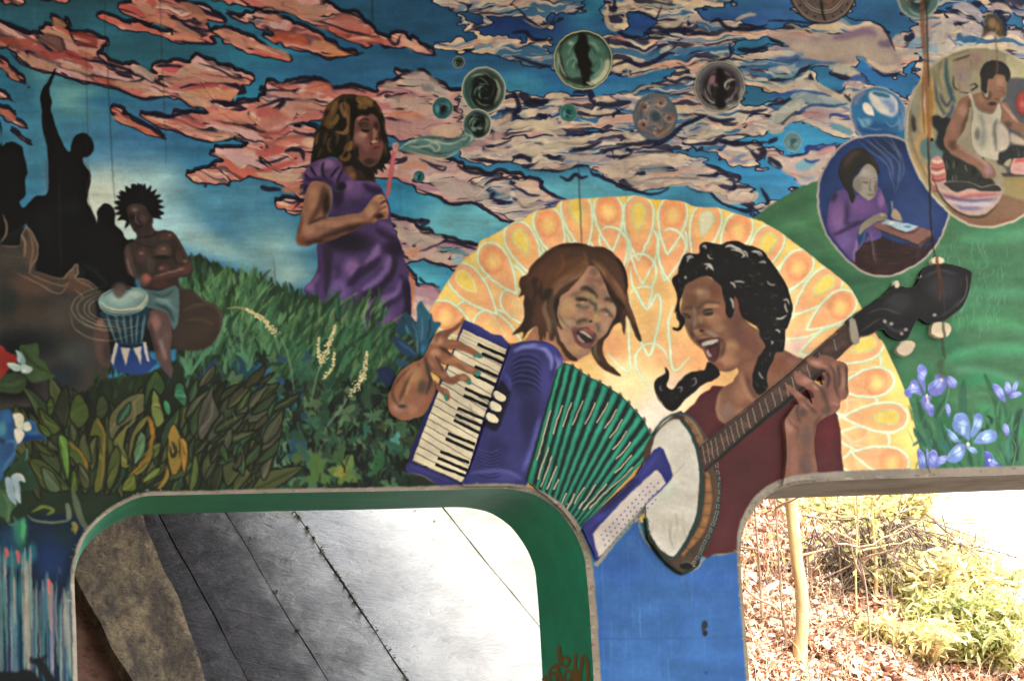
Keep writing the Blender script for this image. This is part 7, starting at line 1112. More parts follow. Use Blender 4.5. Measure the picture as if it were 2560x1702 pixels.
# ============================================================ wall with two openings
D = 8.0; TH = 0.90; WX0, WX1, WTOP = -3.4, 7.2, 5.6
def ray(px, py):
    d = CAM_F+(px-1280)/FPX*CAM_R-(py-851)/FPX*CAM_U; return d
def on_wall(px, py):
    d = ray(px, py); return D*d[0]/d[1], EYE+D*d[2]/d[1]
def on_wall_n(P):
    P = np.asarray(P, float).reshape(-1, 2)
    d = CAM_F[None]+((P[:, 0]-1280)/FPX)[:, None]*CAM_R[None]-((P[:, 1]-851)/FPX)[:, None]*CAM_U[None]
    return np.stack([D*d[:, 0]/d[:, 1], EYE+D*d[:, 2]/d[:, 1]], 1)
def to_px(x, y, z):
    v = np.stack([x, y, z-EYE], -1); d = v@CAM_F
    return 1280+FPX*(v@CAM_R)/d, 851-FPX*(v@CAM_U)/d
COL = bpy.context.scene.collection
def link(name, me, mat=None, parent=None):
    o = bpy.data.objects.new(name, me); COL.objects.link(o)
    if mat and me: me.materials.append(mat)
    if parent: o.parent = parent
    return o
def mesh(name, V, Fc, mat=None, parent=None, uv=None, smooth=False):
    me = bpy.data.meshes.new(name); me.from_pydata([tuple(map(float, v)) for v in V], [], [tuple(int(i) for i in f) for f in Fc]); me.update()
    if uv is not None:
        L_ = me.uv_layers.new(name='UVMap'); li = np.empty(len(me.loops), np.int32); me.loops.foreach_get('vertex_index', li)
        L_.data.foreach_set('uv', np.asarray(uv, np.float32)[li].ravel())
    if smooth: me.polygons.foreach_set('use_smooth', [True]*len(me.polygons))
    return link(name, me, mat, parent)
def tag(o, label=None, cat=None, group=None, kind=None):
    for k, v in (('label', label), ('category', cat), ('group', group), ('kind', kind)):
        if v: o[k] = v
    return o
def empty(name, loc, rz=0):
    o = bpy.data.objects.new(name, None); COL.objects.link(o); o.location = loc; o.rotation_euler = (0, 0, rz); o.empty_display_size = .1; return o
def mat(name, build):
    m = bpy.data.materials.new(name); m.use_nodes = True; nt = m.node_tree; N = nt.nodes; bs = N['Principled BSDF']
    class H: pass
    h = H(); h.nt, h.N, h.b, h.L = nt, N, bs, nt.links.new
    h.co = N.new('ShaderNodeTexCoord').outputs['Object']; h.geo = N.new('ShaderNodeNewGeometry')
    h.pos = h.geo.outputs['Position']
    def noise(scale=5, detail=5, rough=.55, vec=None, dist=0, st=None):
        n = N.new('ShaderNodeTexNoise'); n.inputs['Scale'].default_value = scale; n.inputs['Detail'].default_value = detail; n.inputs['Roughness'].default_value = rough; n.inputs['Distortion'].default_value = dist
        v = vec or h.pos
        if st:
            mp = N.new('ShaderNodeMapping'); mp.inputs['Scale'].default_value = st[:3]
            if len(st) > 3: mp.inputs['Rotation'].default_value = st[3:]
            h.L(v, mp.inputs[0]); v = mp.outputs[0]
        h.L(v, n.inputs['Vector']); return n.outputs['Fac']
    def ramp(f, *st):
        r = N.new('ShaderNodeValToRGB'); e = r.color_ramp.elements
        while len(e) < len(st): e.new(.5)
        for q, (p, c) in zip(e, st): q.position = p; q.color = (*[float(k) for k in (c if not isinstance(c, str) else lin(c))], 1)
        h.L(f, r.inputs[0]); return r.outputs[0]
    def mix(f, a, b, mode='MIX'):
        x = N.new('ShaderNodeMix'); x.data_type = 'RGBA'; x.blend_type = mode
        for i, v in ((0, f), (6, a), (7, b)):
            if hasattr(v, 'links') or hasattr(v, 'is_output'): h.L(v, x.inputs[i])
            elif isinstance(v, (int, float)): x.inputs[i].default_value = v
            else: x.inputs[i].default_value = (*[float(k) for k in (v if not isinstance(v, str) else lin(v))], 1)
        return x.outputs[2]
    def math(op, a, b=0):
        x = N.new('ShaderNodeMath'); x.operation = op
        for i, v in ((0, a), (1, b)):
            if hasattr(v, 'is_output'): h.L(v, x.inputs[i])
            else: x.inputs[i].default_value = v
        return x.outputs[0]
    def bump(hh, st=.3, dist=.01):
        x = N.new('ShaderNodeBump'); x.inputs['Strength'].default_value = st; x.inputs['Distance'].default_value = dist; h.L(hh, x.inputs['Height']); h.L(x.outputs[0], bs.inputs['Normal'])
    h.noise, h.ramp, h.mix, h.math, h.bump = noise, ramp, mix, math, bump
    build(h); return m
def lin(c):
    v = hx(c); return np.where(v <= .04045, v/12.92, ((v+.055)/1.055)**2.4)
OPEN1 = "206,2350 200,1980 194,1702 191,1584 187,1488 186,1440 192,1398 208,1350 231,1318 266,1286 301,1264 339,1246 375,1239 448,1237 736,1231 988,1227 1116,1224 1244,1221 1292,1225 1340,1238 1386,1268 1416,1302 1442,1344 1460,1392 1466,1440 1473,1520 1479,1616 1484,1702 1500,1980 1520,2350"
OPEN2 = "1915,2350 1890,1980 1873,1702 1863,1568 1855,1472 1851,1408 1852,1360 1859,1322 1873,1293 1892,1264 1924,1235 1962,1217 2015,1207 2137,1199 2300,1194 2560,1186 2900,1176 3020,1190 3080,1240 3110,1300 3120,1400 3140,1702 3170,2350"
# ---- the painting
paint_sky()
for _o in "clouds_hand hills sun bubbles irises scribe cook left_people girl foliage drummer left_flowers drips singer_left pier accordion singer_right banjo casing".split(): globals()['paint_'+_o]()
rims(); paint_stains(); finish()
# lay it on the wall: paint coordinates -> metres
cw = on_wall_n([(PX0+2, PY0+2), (PX1-2, PY0+2), (PX0+2, PY1-2), (PX1-2, PY1-2)])
TX0, TX1, TZ0, TZ1 = [float(v) for v in (cw[:, 0].min(), cw[:, 0].max(), cw[:, 1].min(), cw[:, 1].max())]
TW, TH_ = 2400, int(2400*(TZ1-TZ0)/(TX1-TX0))
gx, gz = np.meshgrid(np.linspace(TX0, TX1, TW), np.linspace(TZ0, TZ1, TH_))
u, v = to_px(gx, np.full_like(gx, D), gz)
xi = np.clip((u-PX0)*S, 0, CW-2); yi = np.clip((v-PY0)*S, 0, CH-2); fx, fy = (xi % 1)[..., None], (yi % 1)[..., None]; xi, yi = xi.astype(int), yi.astype(int)
T = (CV[yi, xi]*(1-fx)+CV[yi, xi+1]*fx)*(1-fy)+(CV[yi+1, xi]*(1-fx)+CV[yi+1, xi+1]*fx)*fy
img = bpy.data.images.new('mural_paint', TW, TH_)
px = np.ones((TH_, TW, 4), np.float32); px[..., :3] = np.clip(T, 0, 1); img.pixels.foreach_set(px.ravel()); img.update(); img.pack()
def wuv(P): P = np.asarray(P, float); return np.stack([(P[:, 0]-TX0)/(TX1-TX0), (P[:, 1]-TZ0)/(TZ1-TZ0)], 1)
def b_mural(h):
    t = h.N.new('ShaderNodeTexImage'); t.image = img; t.extension = 'CLIP'; t.interpolation = 'Cubic'; base_ = h.mix(h.ramp(h.noise(.7, 5, .6), (.42, (0, 0, 0)), (.58, (1, 1, 1))), h.ramp(h.noise(3, 6, .6), (.3, '24503a'), (.7, '3c6e54')), h.ramp(h.noise(2, 6, .6), (.3, '285878'), (.7, '6a8f98')))
    f = h.noise(60, 4, .6); g = h.noise(1.3, 4, .6)
    c = h.mix(.28, h.mix(t.outputs[1], base_, t.outputs[0]), h.ramp(g, (.3, (.5, .5, .5)), (.7, (1, 1, 1))), 'MULTIPLY')
    c = h.mix(.12, c, h.ramp(f, (.3, (.4, .4, .4)), (.7, (1.1, 1.1, 1.1))), 'MULTIPLY')
    h.L(c, h.b.inputs['Base Color']); h.b.inputs['Roughness'].default_value = .7; h.b.inputs['Specular IOR Level'].default_value = .12
    bd = h.noise(1, 3, .5, st=(10, 1, .3)); h.bump(h.math('ADD', h.math('MULTIPLY', f, .3), h.math('ADD', bd, h.noise(7, 3))), .25, .004)
M_MURAL = mat('mural_paint', b_mural)
def concrete(c1, c2, c3=None, rough=.8, bs=.5, sc=3):
    def b(h):
        n = h.noise(sc, 8, .65); c = h.ramp(n, (.3, c1), (.7, c2))
        if c3: c = h.mix(h.ramp(h.noise(sc*.4, 5, .6, st=(1, 1, .35)), (.45, (0, 0, 0)), (.62, (1, 1, 1))), c, c3)
        h.L(c, h.b.inputs['Base Color']); h.b.inputs['Roughness'].default_value = rough; h.bump(h.math('ADD', h.noise(40, 6), h.noise(6, 4)), bs, .01)
    return b
M_CONC = mat('weathered_concrete', concrete('8a857b', '6a655c', '4f4a42'))
def painted(c1, c2, bare=None):
    def b(h):
        n = h.noise(4, 6, .6, st=(1, 1, 1.5)); c = h.ramp(n, (.3, c1), (.7, c2))
        n2 = h.noise(9, 7, .65); c = h.mix(h.ramp(n2, (.66, (0, 0, 0)), (.7, (.5, .5, .5))), c, bare or '8a8578')
        h.L(c, h.b.inputs['Base Color']); h.b.inputs['Roughness'].default_value = .5; h.bump(h.math('ADD', h.noise(50, 4), h.noise(7, 4)), .35, .005)
    return b
M_GREEN = mat('green_reveal_paint', painted('239a76', '188062', '1f8064')); M_GREY = mat('grey_reveal_concrete', concrete('87807a', '6f6862', '5a4f48', .8, .4, 5))
# outline polygons in wall metres
O1 = on_wall_n(spl(np.array(OPEN1.replace(',', ' ').split(), float).reshape(-1, 2), False, 5)); O2 = on_wall_n(spl(np.array(OPEN2.replace(',', ' ').split(), float).reshape(-1, 2), False, 5))
def todown(O):
    O = O[O[:, 1] > .02]; return np.vstack([[O[0, 0], 0], O, [O[-1, 0], 0]])
O1, O2 = todown(O1), todown(O2)
wall = empty('concrete_wall', (0, D, 0)); tag(wall, 'concrete underpass wall painted with a musicians mural above two rounded openings', 'wall', None, 'thing')
from mathutils.geometry import tessellate_polygon
from mathutils import Vector
out = np.vstack([[(WX0, 0)], O1, O2, [(WX1, 0)], [(WX1, WTOP)], [(WX0, WTOP)]])
tri = tessellate_polygon([[Vector((p[0], p[1], 0)) for p in out]])
n = len(out)
def fl(t): return t if True else t
def orient(tris, P, sgn):
    r = []
    for a, b, c in tris:
        ar = (P[b][0]-P[a][0])*(P[c][1]-P[a][1])-(P[c][0]-P[a][0])*(P[b][1]-P[a][1]); r.append((a, b, c) if ar*sgn > 0 else (a, c, b))
    return r
sheet = mesh('mural_sheet', [(p[0], -.004, p[1]) for p in out], orient(tri, out, 1), M_MURAL, wall, wuv(out)); sheet['label'] = 'painted front face: sky with pink clouds, green hill and plants'
# the body: back, ends, top; set 4 mm behind the paint
V = [(p[0], 0, p[1]) for p in out]+[(p[0], TH, p[1]) for p in out]; Fc = orient(tri, out, 1)+[tuple(i+n for i in t) for t in orient(tri, out, -1)]
n1, n2 = len(O1), len(O2); skip = set(range(1, n1))|set(range(n1+1, n1+n2))
for i in range(n):
    j = (i+1) % n
    if i in skip: continue
    Fc.append((i, i+n, j+n, j))
mesh('wall_body', V, Fc, M_CONC, wall)
def reveal(O, m, lab):
    V, Fc, k = [], [], 9
    for a in range(k+1):
        for p in O: V.append((p[0], -.003+(TH+.003)*a/k, p[1]))
    L_ = len(O)
    for a in range(k):
        for i in range(L_-1): Fc.append((a*L_+i, (a+1)*L_+i, (a+1)*L_+i+1, a*L_+i+1))
    o = mesh('opening_reveal', V, Fc, m, wall, smooth=True); o['label'] = lab; return o
r1 = reveal(O1, M_GREEN, 'green painted inner edge of the left opening'); r2 = reveal(O2, M_GREY, 'bare grey inner edge of the right opening')
# every painted figure is its own sheet of paint, cut off where an opening begins
om = np.zeros((CH, CW), np.float32)
for O in (OPEN1, OPEN2):
    A = spl(np.array(O.replace(',', ' ').split(), float).reshape(-1, 2), False, 5); Q = (A-np.array([PX0, PY0]))*S; M = pmask(np.vstack([Q, Q[-1:]+[0, 400], Q[:1]+[0, 400]]))
    om[M[1]:M[1]+M[2].shape[0], M[0]:M[0]+M[2].shape[1]] = np.maximum(om[M[1]:M[1]+M[2].shape[0], M[0]:M[0]+M[2].shape[1]], M[2])
om = blur(om, 2) > .02
lev = np.zeros((CH//4+1, CW//4+1), np.int16); groups = {}
LAB = {'painted_girl': 'brown haired girl in a purple dress blowing bubbles', 'painted_accordion_player': 'singing accordion player with reddish brown hair', 'painted_banjo_player': 'singing banjo player with black curls and dark red top',
       'painted_accordion': 'blue accordion with green bellows', 'painted_banjo': 'banjo with white drum head and long neck', 'painted_drummer': 'bare chested drummer with spiky black hair', 'painted_sunburst': 'yellow orange fan of petals behind the singers', 'painted_hill': 'rolling green hill painted at the right'}
STEP = 2
for key, nm, P, lab in REG:
    Q = (P-np.array([PX0, PY0]))*S; M = pmask(Q)
    if M is None: continue
    x0, y0, m = M; m = (m > .5) & ~om[y0:y0+m.shape[0], x0:x0+m.shape[1]]
    if m.sum() < 30: continue
    a, b, c, d = x0//4, y0//4, (x0+m.shape[1])//4+1, (y0+m.shape[0])//4+1
    l = int(lev[b:d, a:c].max())+1; sub = lev[b:d, a:c]; sm_ = np.zeros_like(sub, bool)
    yy, xx = np.nonzero(m[::2, ::2]); sm_[np.clip((yy*2+y0)//4-b, 0, sm_.shape[0]-1), np.clip((xx*2+x0)//4-a, 0, sm_.shape[1]-1)] = True
    l = int(sub[sm_].max())+1; sub[sm_] = l
    V, Fc = [], []
    for r_ in range(0, m.shape[0], STEP):
        row = np.concatenate([[0], m[min(r_+STEP//2, m.shape[0]-1)].astype(np.int8), [0]]); e = np.flatnonzero(np.diff(row))
        for s_, t_ in zip(e[::2], e[1::2]):
            k = len(V); V += [(x0+s_, y0+r_), (x0+t_, y0+r_), (x0+t_, y0+r_+STEP), (x0+s_, y0+r_+STEP)]; Fc.append((k, k+3, k+2, k+1))
    if not V: continue
    Wp = on_wall_n(np.array(V, float)/S+np.array([PX0, PY0]))
    base = key.split('#')[0]
    if nm is None or key not in groups:
        o = mesh(base, [(p[0], -.004-.0008*l, p[1]) for p in Wp], Fc, M_MURAL, wall, wuv(Wp)); groups[key] = o
        if lab or base in LAB: o['label'] = LAB.get(base) or lab
    else:
        o = mesh(nm, [(p[0], -.004-.0008*l, p[1]) for p in Wp], Fc, M_MURAL, groups[key], wuv(Wp))
# scribble on the green jamb (orange-brown spray paint), lying on the reveal
M_SPRAY = mat('orange_spray', lambda h: (h.L(h.ramp(h.noise(30, 3), (.3, '8a5222'), (.7, '6f5a2a')), h.b.inputs['Base Color'])))
jx = np.interp(.9, [0, 5], [0, 0])
def jamb_x(z): k = O1[len(O1)//2:]; k = k[np.argsort(k[:, 1])]; return float(np.interp(z, k[:, 1], k[:, 0]))
def jamb_pt(px_, py_):
    # point on the right jamb of the left opening (a plane of nearly constant x)
    x = jamb_x(2.0); d = ray(px_, py_)
    for _ in range(6):
        t = x/d[0]; z = EYE+d[2]*t; x = jamb_x(z)
    return np.array([x-.004, d[1]*t-D, z])
Z(1300, 1200, 3.124)
for k, s_ in enumerate(("180,1560 200,1530 205,1568", "230,1520 250,1470 300,1440 290,1500 240,1510 245,1568", "310,1290 320,1420 350,1380 390,1400 370,1450 330,1440 320,1420", "290,1568 300,1480 330,1568", "350,1568 360,1500 400,1490 410,1540 380,1568", "440,1350 435,1450 430,1568 450,1568 455,1480", "470,1568 490,1400 500,1370 530,1420 540,1568", "400,1500 440,1480 470,1500", "270,1440 300,1470")):
    P = spl(pts(s_), False, 5)/S+np.array([PX0, PY0]); A = np.array([jamb_pt(*p) for p in P]); V, Fc = [], []
    for i, p in enumerate(A):
        d = A[min(i+1, len(A)-1)]-A[max(i-1, 0)]; w = np.array([0, -d[2], d[1]]); w = w/(np.linalg.norm(w)+1e-6)*.007
        w[1] *= 4; w[2] *= 1
        V += [tuple(p+w), tuple(p-w)]
    for i in range(len(A)-1): Fc.append((2*i, 2*i+1, 2*i+3, 2*i+2))
    mesh('graffiti_stroke', V, Fc, M_SPRAY, r1)
# ============================================================ bridge deck above (out of view, it shades what is under it)
def boxm(name, x0, x1, y0, y1, z0, z1, m, parent=None):
    V = [(x, y, z) for z in (z0, z1) for y in (y0, y1) for x in (x0, x1)]
    return mesh(name, V, [(0, 2, 3, 1), (4, 5, 7, 6), (0, 1, 5, 4), (2, 6, 7, 3), (0, 4, 6, 2), (1, 3, 7, 5)], m, parent)
deck = mesh('bridge_deck', [(x, y, z) for z in (WTOP+.002, WTOP+.9) for x, y in DECK], [(3, 2, 1, 0), (4, 5, 6, 7), (0, 1, 5, 4), (1, 2, 6, 5), (2, 3, 7, 6), (3, 0, 4, 7)], M_CONC); tag(deck, 'unseen concrete bridge deck resting on the painted wall, shaped for its shade', 'bridge deck')
# ============================================================ ground and the slope behind
SL_A, SL_B, SL_Y0 = .655, -.17, 11.5
def slope_z(x, y): return SL_A*(y-SL_Y0)+SL_B*x
def on_slope(px_, py_, dz=0):
    d = ray(px_, py_); t = (SL_A*SL_Y0*-1+dz-EYE)/(d[2]-SL_A*d[1]-SL_B*d[0]); return np.array([d[0]*t, d[1]*t, EYE+d[2]*t])
NRM = np.array([-SL_B, -SL_A, 1.]); NRM /= np.linalg.norm(NRM)
M_GROUND = mat('packed_earth', concrete('8a7f6e', '746a5c', '6a5f50', .95, .6, 2))
g = mesh('ground', [(-400, -400, 0), (400, -400, 0), (400, 400, 0), (-400, 400, 0)], [(0, 1, 2, 3)], M_GROUND); tag(g, kind='structure')

UPH = np.array([SL_B, SL_A]); UPH /= np.linalg.norm(UPH); ALO = np.array([UPH[1], -UPH[0]])
def sp(s_, u_, h_=0.0):
    x, y = ALO*s_+UPH*u_; return np.array([x, y, slope_z(x, y)])+NRM*h_
U0 = 10.4; U1 = 21.0
emb = empty('paved_embankment', tuple(sp(6, 11))); tag(emb, 'sloping grey concrete paving of long slabs rising behind the left opening', 'embankment')
emb_inv = np.array(emb.location)
def slope_slab(name, sa, sb, u0, u1, h, m, wob=0.0, seed=0, nu=60, nv=8, tilt=0.0, crown=0.0):
    """a slab lying on the slope between two edge functions, with real thickness"""
    r_ = np.random.RandomState(seed); V, Fc = [], []; ph = r_.rand(6)*6.3
    def wb(u, k): return wob*(.6*np.sin(1.7*u+ph[k])+.4*np.sin(4.1*u+ph[k+1])+.25*np.sin(9.3*u+ph[k+2]))
    for i in range(nu+1):
        u_ = u0+(u1-u0)*i/nu; a, b = (sa(u_) if callable(sa) else sa)+wb(u_, 0), (sb(u_) if callable(sb) else sb)+wb(u_, 3)
        for j in range(nv+1):
            t = j/nv; e = min(t, 1-t)*nv; hh = h-(.005 if e < .5 else 0)+crown*np.sin(np.pi*t)+wob*.25*(r_.rand()-.5)+tilt*(t-.5)
            V.append(sp(a+(b-a)*t, u_, hh)-emb_inv)
    for i in range(nu):
        for j in range(nv):
            k = i*(nv+1)+j; Fc.append((k, k+1, k+nv+2, k+nv+1))
    n0 = len(V)
    edge = [i*(nv+1) for i in range(nu+1)]; edge2 = [i*(nv+1)+nv for i in range(nu+1)]
    for E, sg in ((edge, 1), (edge2, -1)):
        for i in E: V.append(np.array(V[i])-NRM*(h+.12))
        for i in range(nu):
            a, b = E[i], E[i+1]; c, d = n0+i, n0+i+1; Fc.append((a, b, d, c) if sg > 0 else (b, a, c, d))
        n0 = len(V)
    n0 = len(V); rowf = [0*(nv+1)+j for j in range(nv+1)]
    for i in rowf: V.append(np.array(V[i])-NRM*(h+.12))
    for j in range(nv): Fc.append((rowf[j+1], rowf[j], n0+j, n0+j+1))
    return mesh(name, V, Fc, m, emb)
def b_slab(c1, c2, stain, r0=.32, r1=.6, dirt=.5):
    def b(h):
        n = h.noise(2.2, 8, .62); c = h.ramp(n, (.3, c1), (.68, c2))
        st = h.noise(1.6, 6, .7, st=(1, .35, 1)); c = h.mix(h.ramp(st, (.5, (0, 0, 0)), (.68, (dirt, dirt, dirt))), c, stain)
        sp_ = h.noise(26, 4, .7); c = h.mix(h.ramp(sp_, (.66, (0, 0, 0)), (.72, (.8, .8, .8))), c, '2c2824')
        h.L(c, h.b.inputs['Base Color']); rr = h.N.new('ShaderNodeMapRange'); rr.inputs['To Min'].default_value = r0; rr.inputs['To Max'].default_value = r1; h.L(h.noise(3, 6, .6), rr.inputs[0]); h.L(rr.outputs[0], h.b.inputs['Roughness'])
        rip = h.noise(1, 5, .6, st=(2.2, 5.5, 9, .2, 0, .25), dist=.6); h.bump(h.math('ADD', h.math('MULTIPLY', rip, 1.6), h.math('MULTIPLY', sp_, .35)), .75, .05)
    return b
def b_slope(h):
    # one pour of concrete, shade under the deck painted into its left side
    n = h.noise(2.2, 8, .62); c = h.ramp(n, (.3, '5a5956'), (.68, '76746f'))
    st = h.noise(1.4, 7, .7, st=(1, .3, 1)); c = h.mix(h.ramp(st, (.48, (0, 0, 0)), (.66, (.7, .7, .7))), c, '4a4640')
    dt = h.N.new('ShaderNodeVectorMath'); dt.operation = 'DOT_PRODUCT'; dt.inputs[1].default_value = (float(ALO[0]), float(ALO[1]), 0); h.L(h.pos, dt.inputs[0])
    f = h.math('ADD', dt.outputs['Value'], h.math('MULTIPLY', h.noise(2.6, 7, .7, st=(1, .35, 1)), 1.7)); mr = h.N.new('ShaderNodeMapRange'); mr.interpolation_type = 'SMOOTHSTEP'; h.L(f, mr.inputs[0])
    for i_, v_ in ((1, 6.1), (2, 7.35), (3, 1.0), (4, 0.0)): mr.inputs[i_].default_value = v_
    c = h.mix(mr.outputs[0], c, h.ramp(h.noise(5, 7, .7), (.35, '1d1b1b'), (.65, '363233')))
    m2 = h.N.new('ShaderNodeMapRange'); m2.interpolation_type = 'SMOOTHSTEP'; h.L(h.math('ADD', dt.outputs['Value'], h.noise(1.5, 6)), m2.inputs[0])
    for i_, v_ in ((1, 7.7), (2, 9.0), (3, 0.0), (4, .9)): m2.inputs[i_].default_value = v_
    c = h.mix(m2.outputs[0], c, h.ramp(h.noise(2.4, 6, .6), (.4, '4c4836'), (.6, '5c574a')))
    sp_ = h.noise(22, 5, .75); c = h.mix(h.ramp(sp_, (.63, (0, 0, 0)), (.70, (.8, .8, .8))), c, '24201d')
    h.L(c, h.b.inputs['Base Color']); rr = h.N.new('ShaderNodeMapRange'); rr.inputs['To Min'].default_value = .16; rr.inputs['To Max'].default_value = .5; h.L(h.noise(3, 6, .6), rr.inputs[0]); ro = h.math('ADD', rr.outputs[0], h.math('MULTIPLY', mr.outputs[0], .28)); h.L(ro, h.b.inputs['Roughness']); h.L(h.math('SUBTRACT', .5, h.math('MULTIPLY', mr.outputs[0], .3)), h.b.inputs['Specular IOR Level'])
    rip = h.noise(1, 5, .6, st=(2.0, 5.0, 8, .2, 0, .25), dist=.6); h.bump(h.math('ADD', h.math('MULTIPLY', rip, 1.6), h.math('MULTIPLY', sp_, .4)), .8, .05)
M_SLAB = M_SLAB2 = M_SLAB3 = M_SLAB4 = mat('damp_concrete_painted_shade', b_slope)
def b_rough(h):
    n = h.noise(3, 9, .75, st=(2.6, .8, 1.6)); c = h.ramp(n, (.36, '5a4a3a'), (.5, '8c7858'), (.62, 'b09a74'))
    c = h.mix(h.ramp(h.noise(1.6, 8, .75, st=(3, .7, 1)), (.44, (0, 0, 0)), (.60, (.85, .85, .85))), c, '453930'); c = h.mix(h.ramp(h.noise(12, 8, .8), (.54, (0, 0, 0)), (.62, (.8, .8, .8))), c, '2c231c')
    h.L(c, h.b.inputs['Base Color']); h.b.inputs['Roughness'].default_value = .85; h.bump(h.math('ADD', h.noise(3.5, 9, .75, st=(1, 1, 1.8)), h.math('MULTIPLY', h.noise(16, 7, .75), .5)), 1, .16)
M_ROUGH = mat('brown_rough_stone', b_rough)
lj1 = lambda u: 4.74+.12*(u-14.6)/1.0*.8 if u < 17 else 5.0
lj0 = lambda u: 4.02-.06*(u-14.0)
slab0 = slope_slab('stone_edging', lj0, lj1, U0, U1, .05, M_ROUGH, .03, 3, 170, 16, .03, -.02); slab0['label'] = 'rough brown stone edging along the left side'
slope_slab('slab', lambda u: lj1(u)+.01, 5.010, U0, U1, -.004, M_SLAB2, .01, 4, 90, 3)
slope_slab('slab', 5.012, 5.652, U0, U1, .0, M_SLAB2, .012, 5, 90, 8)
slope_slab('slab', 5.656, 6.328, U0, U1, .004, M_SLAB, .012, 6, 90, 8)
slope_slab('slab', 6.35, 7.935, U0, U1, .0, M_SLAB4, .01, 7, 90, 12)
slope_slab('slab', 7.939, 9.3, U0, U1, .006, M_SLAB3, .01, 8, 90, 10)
slope_slab('slab', 1.2, lambda u: lj0(u)-.04, U0, U1, -.10, mat('dark_damp_earth', concrete('3a302a', '261f1b', '1c1714', .95, .8, 3)), .05, 9, 60, 10)
# moss and dirt along the open joint: small clumps
rs = np.random.RandomState(51); V, Fc = [], []
for js, cnt in ((6.335, 240), (5.655, 6), (5.01, 14)):
    for i in range(cnt):
        p = sp(js+rs.normal(0, .014 if js > 6 else .03), rs.uniform(11, 17.2), .012)-emb_inv; r_ = rs.uniform(.006, .020)*(1.3 if rs.rand() < .1 else 1); k = len(V)
        for q in range(5): a = q*1.257+rs.rand(); V.append(p+np.array([np.cos(a)*r_, np.sin(a)*r_*1.8, rs.uniform(-.3, .5)*r_]))
        V.append(p+NRM*r_*.9); Fc += [(k+q, k+(q+1) % 5, k+5) for q in range(5)]
M_DIRT = mat('joint_dirt', concrete('3a3026', '241e19', '4a4a2c', .95, .4, 12))
o = mesh('joint_dirt', V, Fc, M_DIRT, emb); tag(o, kind='stuff')
# ============================================================ hillside with leaf litter
def hill_z(x, y):
    s_ = x*ALO[0]+y*ALO[1]; u_ = x*UPH[0]+y*UPH[1]
    z = slope_z(x, y); n_ = .10*np.sin(s_*1.9+u_*.7)+.07*np.sin(s_*.8-u_*2.3)+.05*np.sin(s_*4.1+u_*3.3)+.03*np.sin(7.7*s_-5.1*u_)
    k = np.clip((s_-9.2)/.8, 0, 1); z = z-.10+n_*k
    crest = np.clip(s_-(13.5+.10*(u_-13.5)), 0, 50); z = z-.55*crest-.12*crest**1.5
    bank = np.clip(s_-9.2, 0, 1)*0; top = np.clip(u_-30, 0, 100); z = z-.6*top
    return np.maximum(z, -.3-.02*(np.abs(s_)))
xs = np.concatenate([np.linspace(-30, 5, 26)[:-1], np.linspace(5, 16, 111), np.linspace(16, 70, 40)[1:]]); ys = np.concatenate([np.linspace(9.3, 24, 120), np.linspace(24, 90, 45)[1:]])
XX, YY = np.meshgrid(xs, ys); ZZ = hill_z(XX, YY)+.03*(vnoise(XX*2.2+50, YY*2.2+50, 5)-.5)*4*.4
W_ = len(xs); V = np.stack([XX, YY, ZZ], -1).reshape(-1, 3); Fc = [(j*W_+i, j*W_+i+1, (j+1)*W_+i+1, (j+1)*W_+i) for j in range(len(ys)-1) for i in range(W_-1)]
def b_hill(h):
    n = h.noise(6, 8, .7); c = h.ramp(n, (.3, '4a3428'), (.5, '7a5a48'), (.7, '9a7a66')); c = h.mix(h.ramp(h.noise(24, 4, .8), (.45, (0, 0, 0)), (.6, (1, 1, 1))), c, '8a5a48')
    h.L(c, h.b.inputs['Base Color']); h.b.inputs['Roughness'].default_value = .95; h.bump(h.noise(30, 6, .8), 1, .04)
hill = mesh('hillside', V, Fc, mat('leafy_soil', b_hill), None, None, True); tag(hill, kind='structure')
def on_hill(px_, py_):
    d = ray(px_, py_); t = 9.5
    while t < 60:
        p = np.array([d[0]*t, d[1]*t, EYE+d[2]*t])
        if p[2] < float(hill_z(p[0], p[1])): return p
        t += .04
    return None
def leafmat(name, cols, rough=.7, tr=.0, scale=9):
    def b(h):
        st = [(.5/len(cols)+i/len(cols), c) for i, c in enumerate(cols)]
        w = h.N.new('ShaderNodeTexWhiteNoise'); w.noise_dimensions = '3D'; sn = h.N.new('ShaderNodeVectorMath'); sn.operation = 'SNAP'; sn.inputs[1].default_value = (.07, .07, .07); h.L(h.pos, sn.inputs[0]); h.L(sn.outputs[0], w.inputs[0])
        c = h.ramp(w.outputs['Value'], *st); c = h.mix(.35, c, h.ramp(h.noise(scale, 3), *st)); h.L(c, h.b.inputs['Base Color']); h.b.inputs['Roughness'].default_value = rough
        if tr:
            t = h.N.new('ShaderNodeBsdfTranslucent'); h.L(c, t.inputs['Color']); m_ = h.N.new('ShaderNodeMixShader'); m_.inputs[0].default_value = tr; h.L(h.b.outputs[0], m_.inputs[1]); h.L(t.outputs[0], m_.inputs[2]); h.L(m_.outputs[0], h.N['Material Output'].inputs[0])
    return mat(name, b)
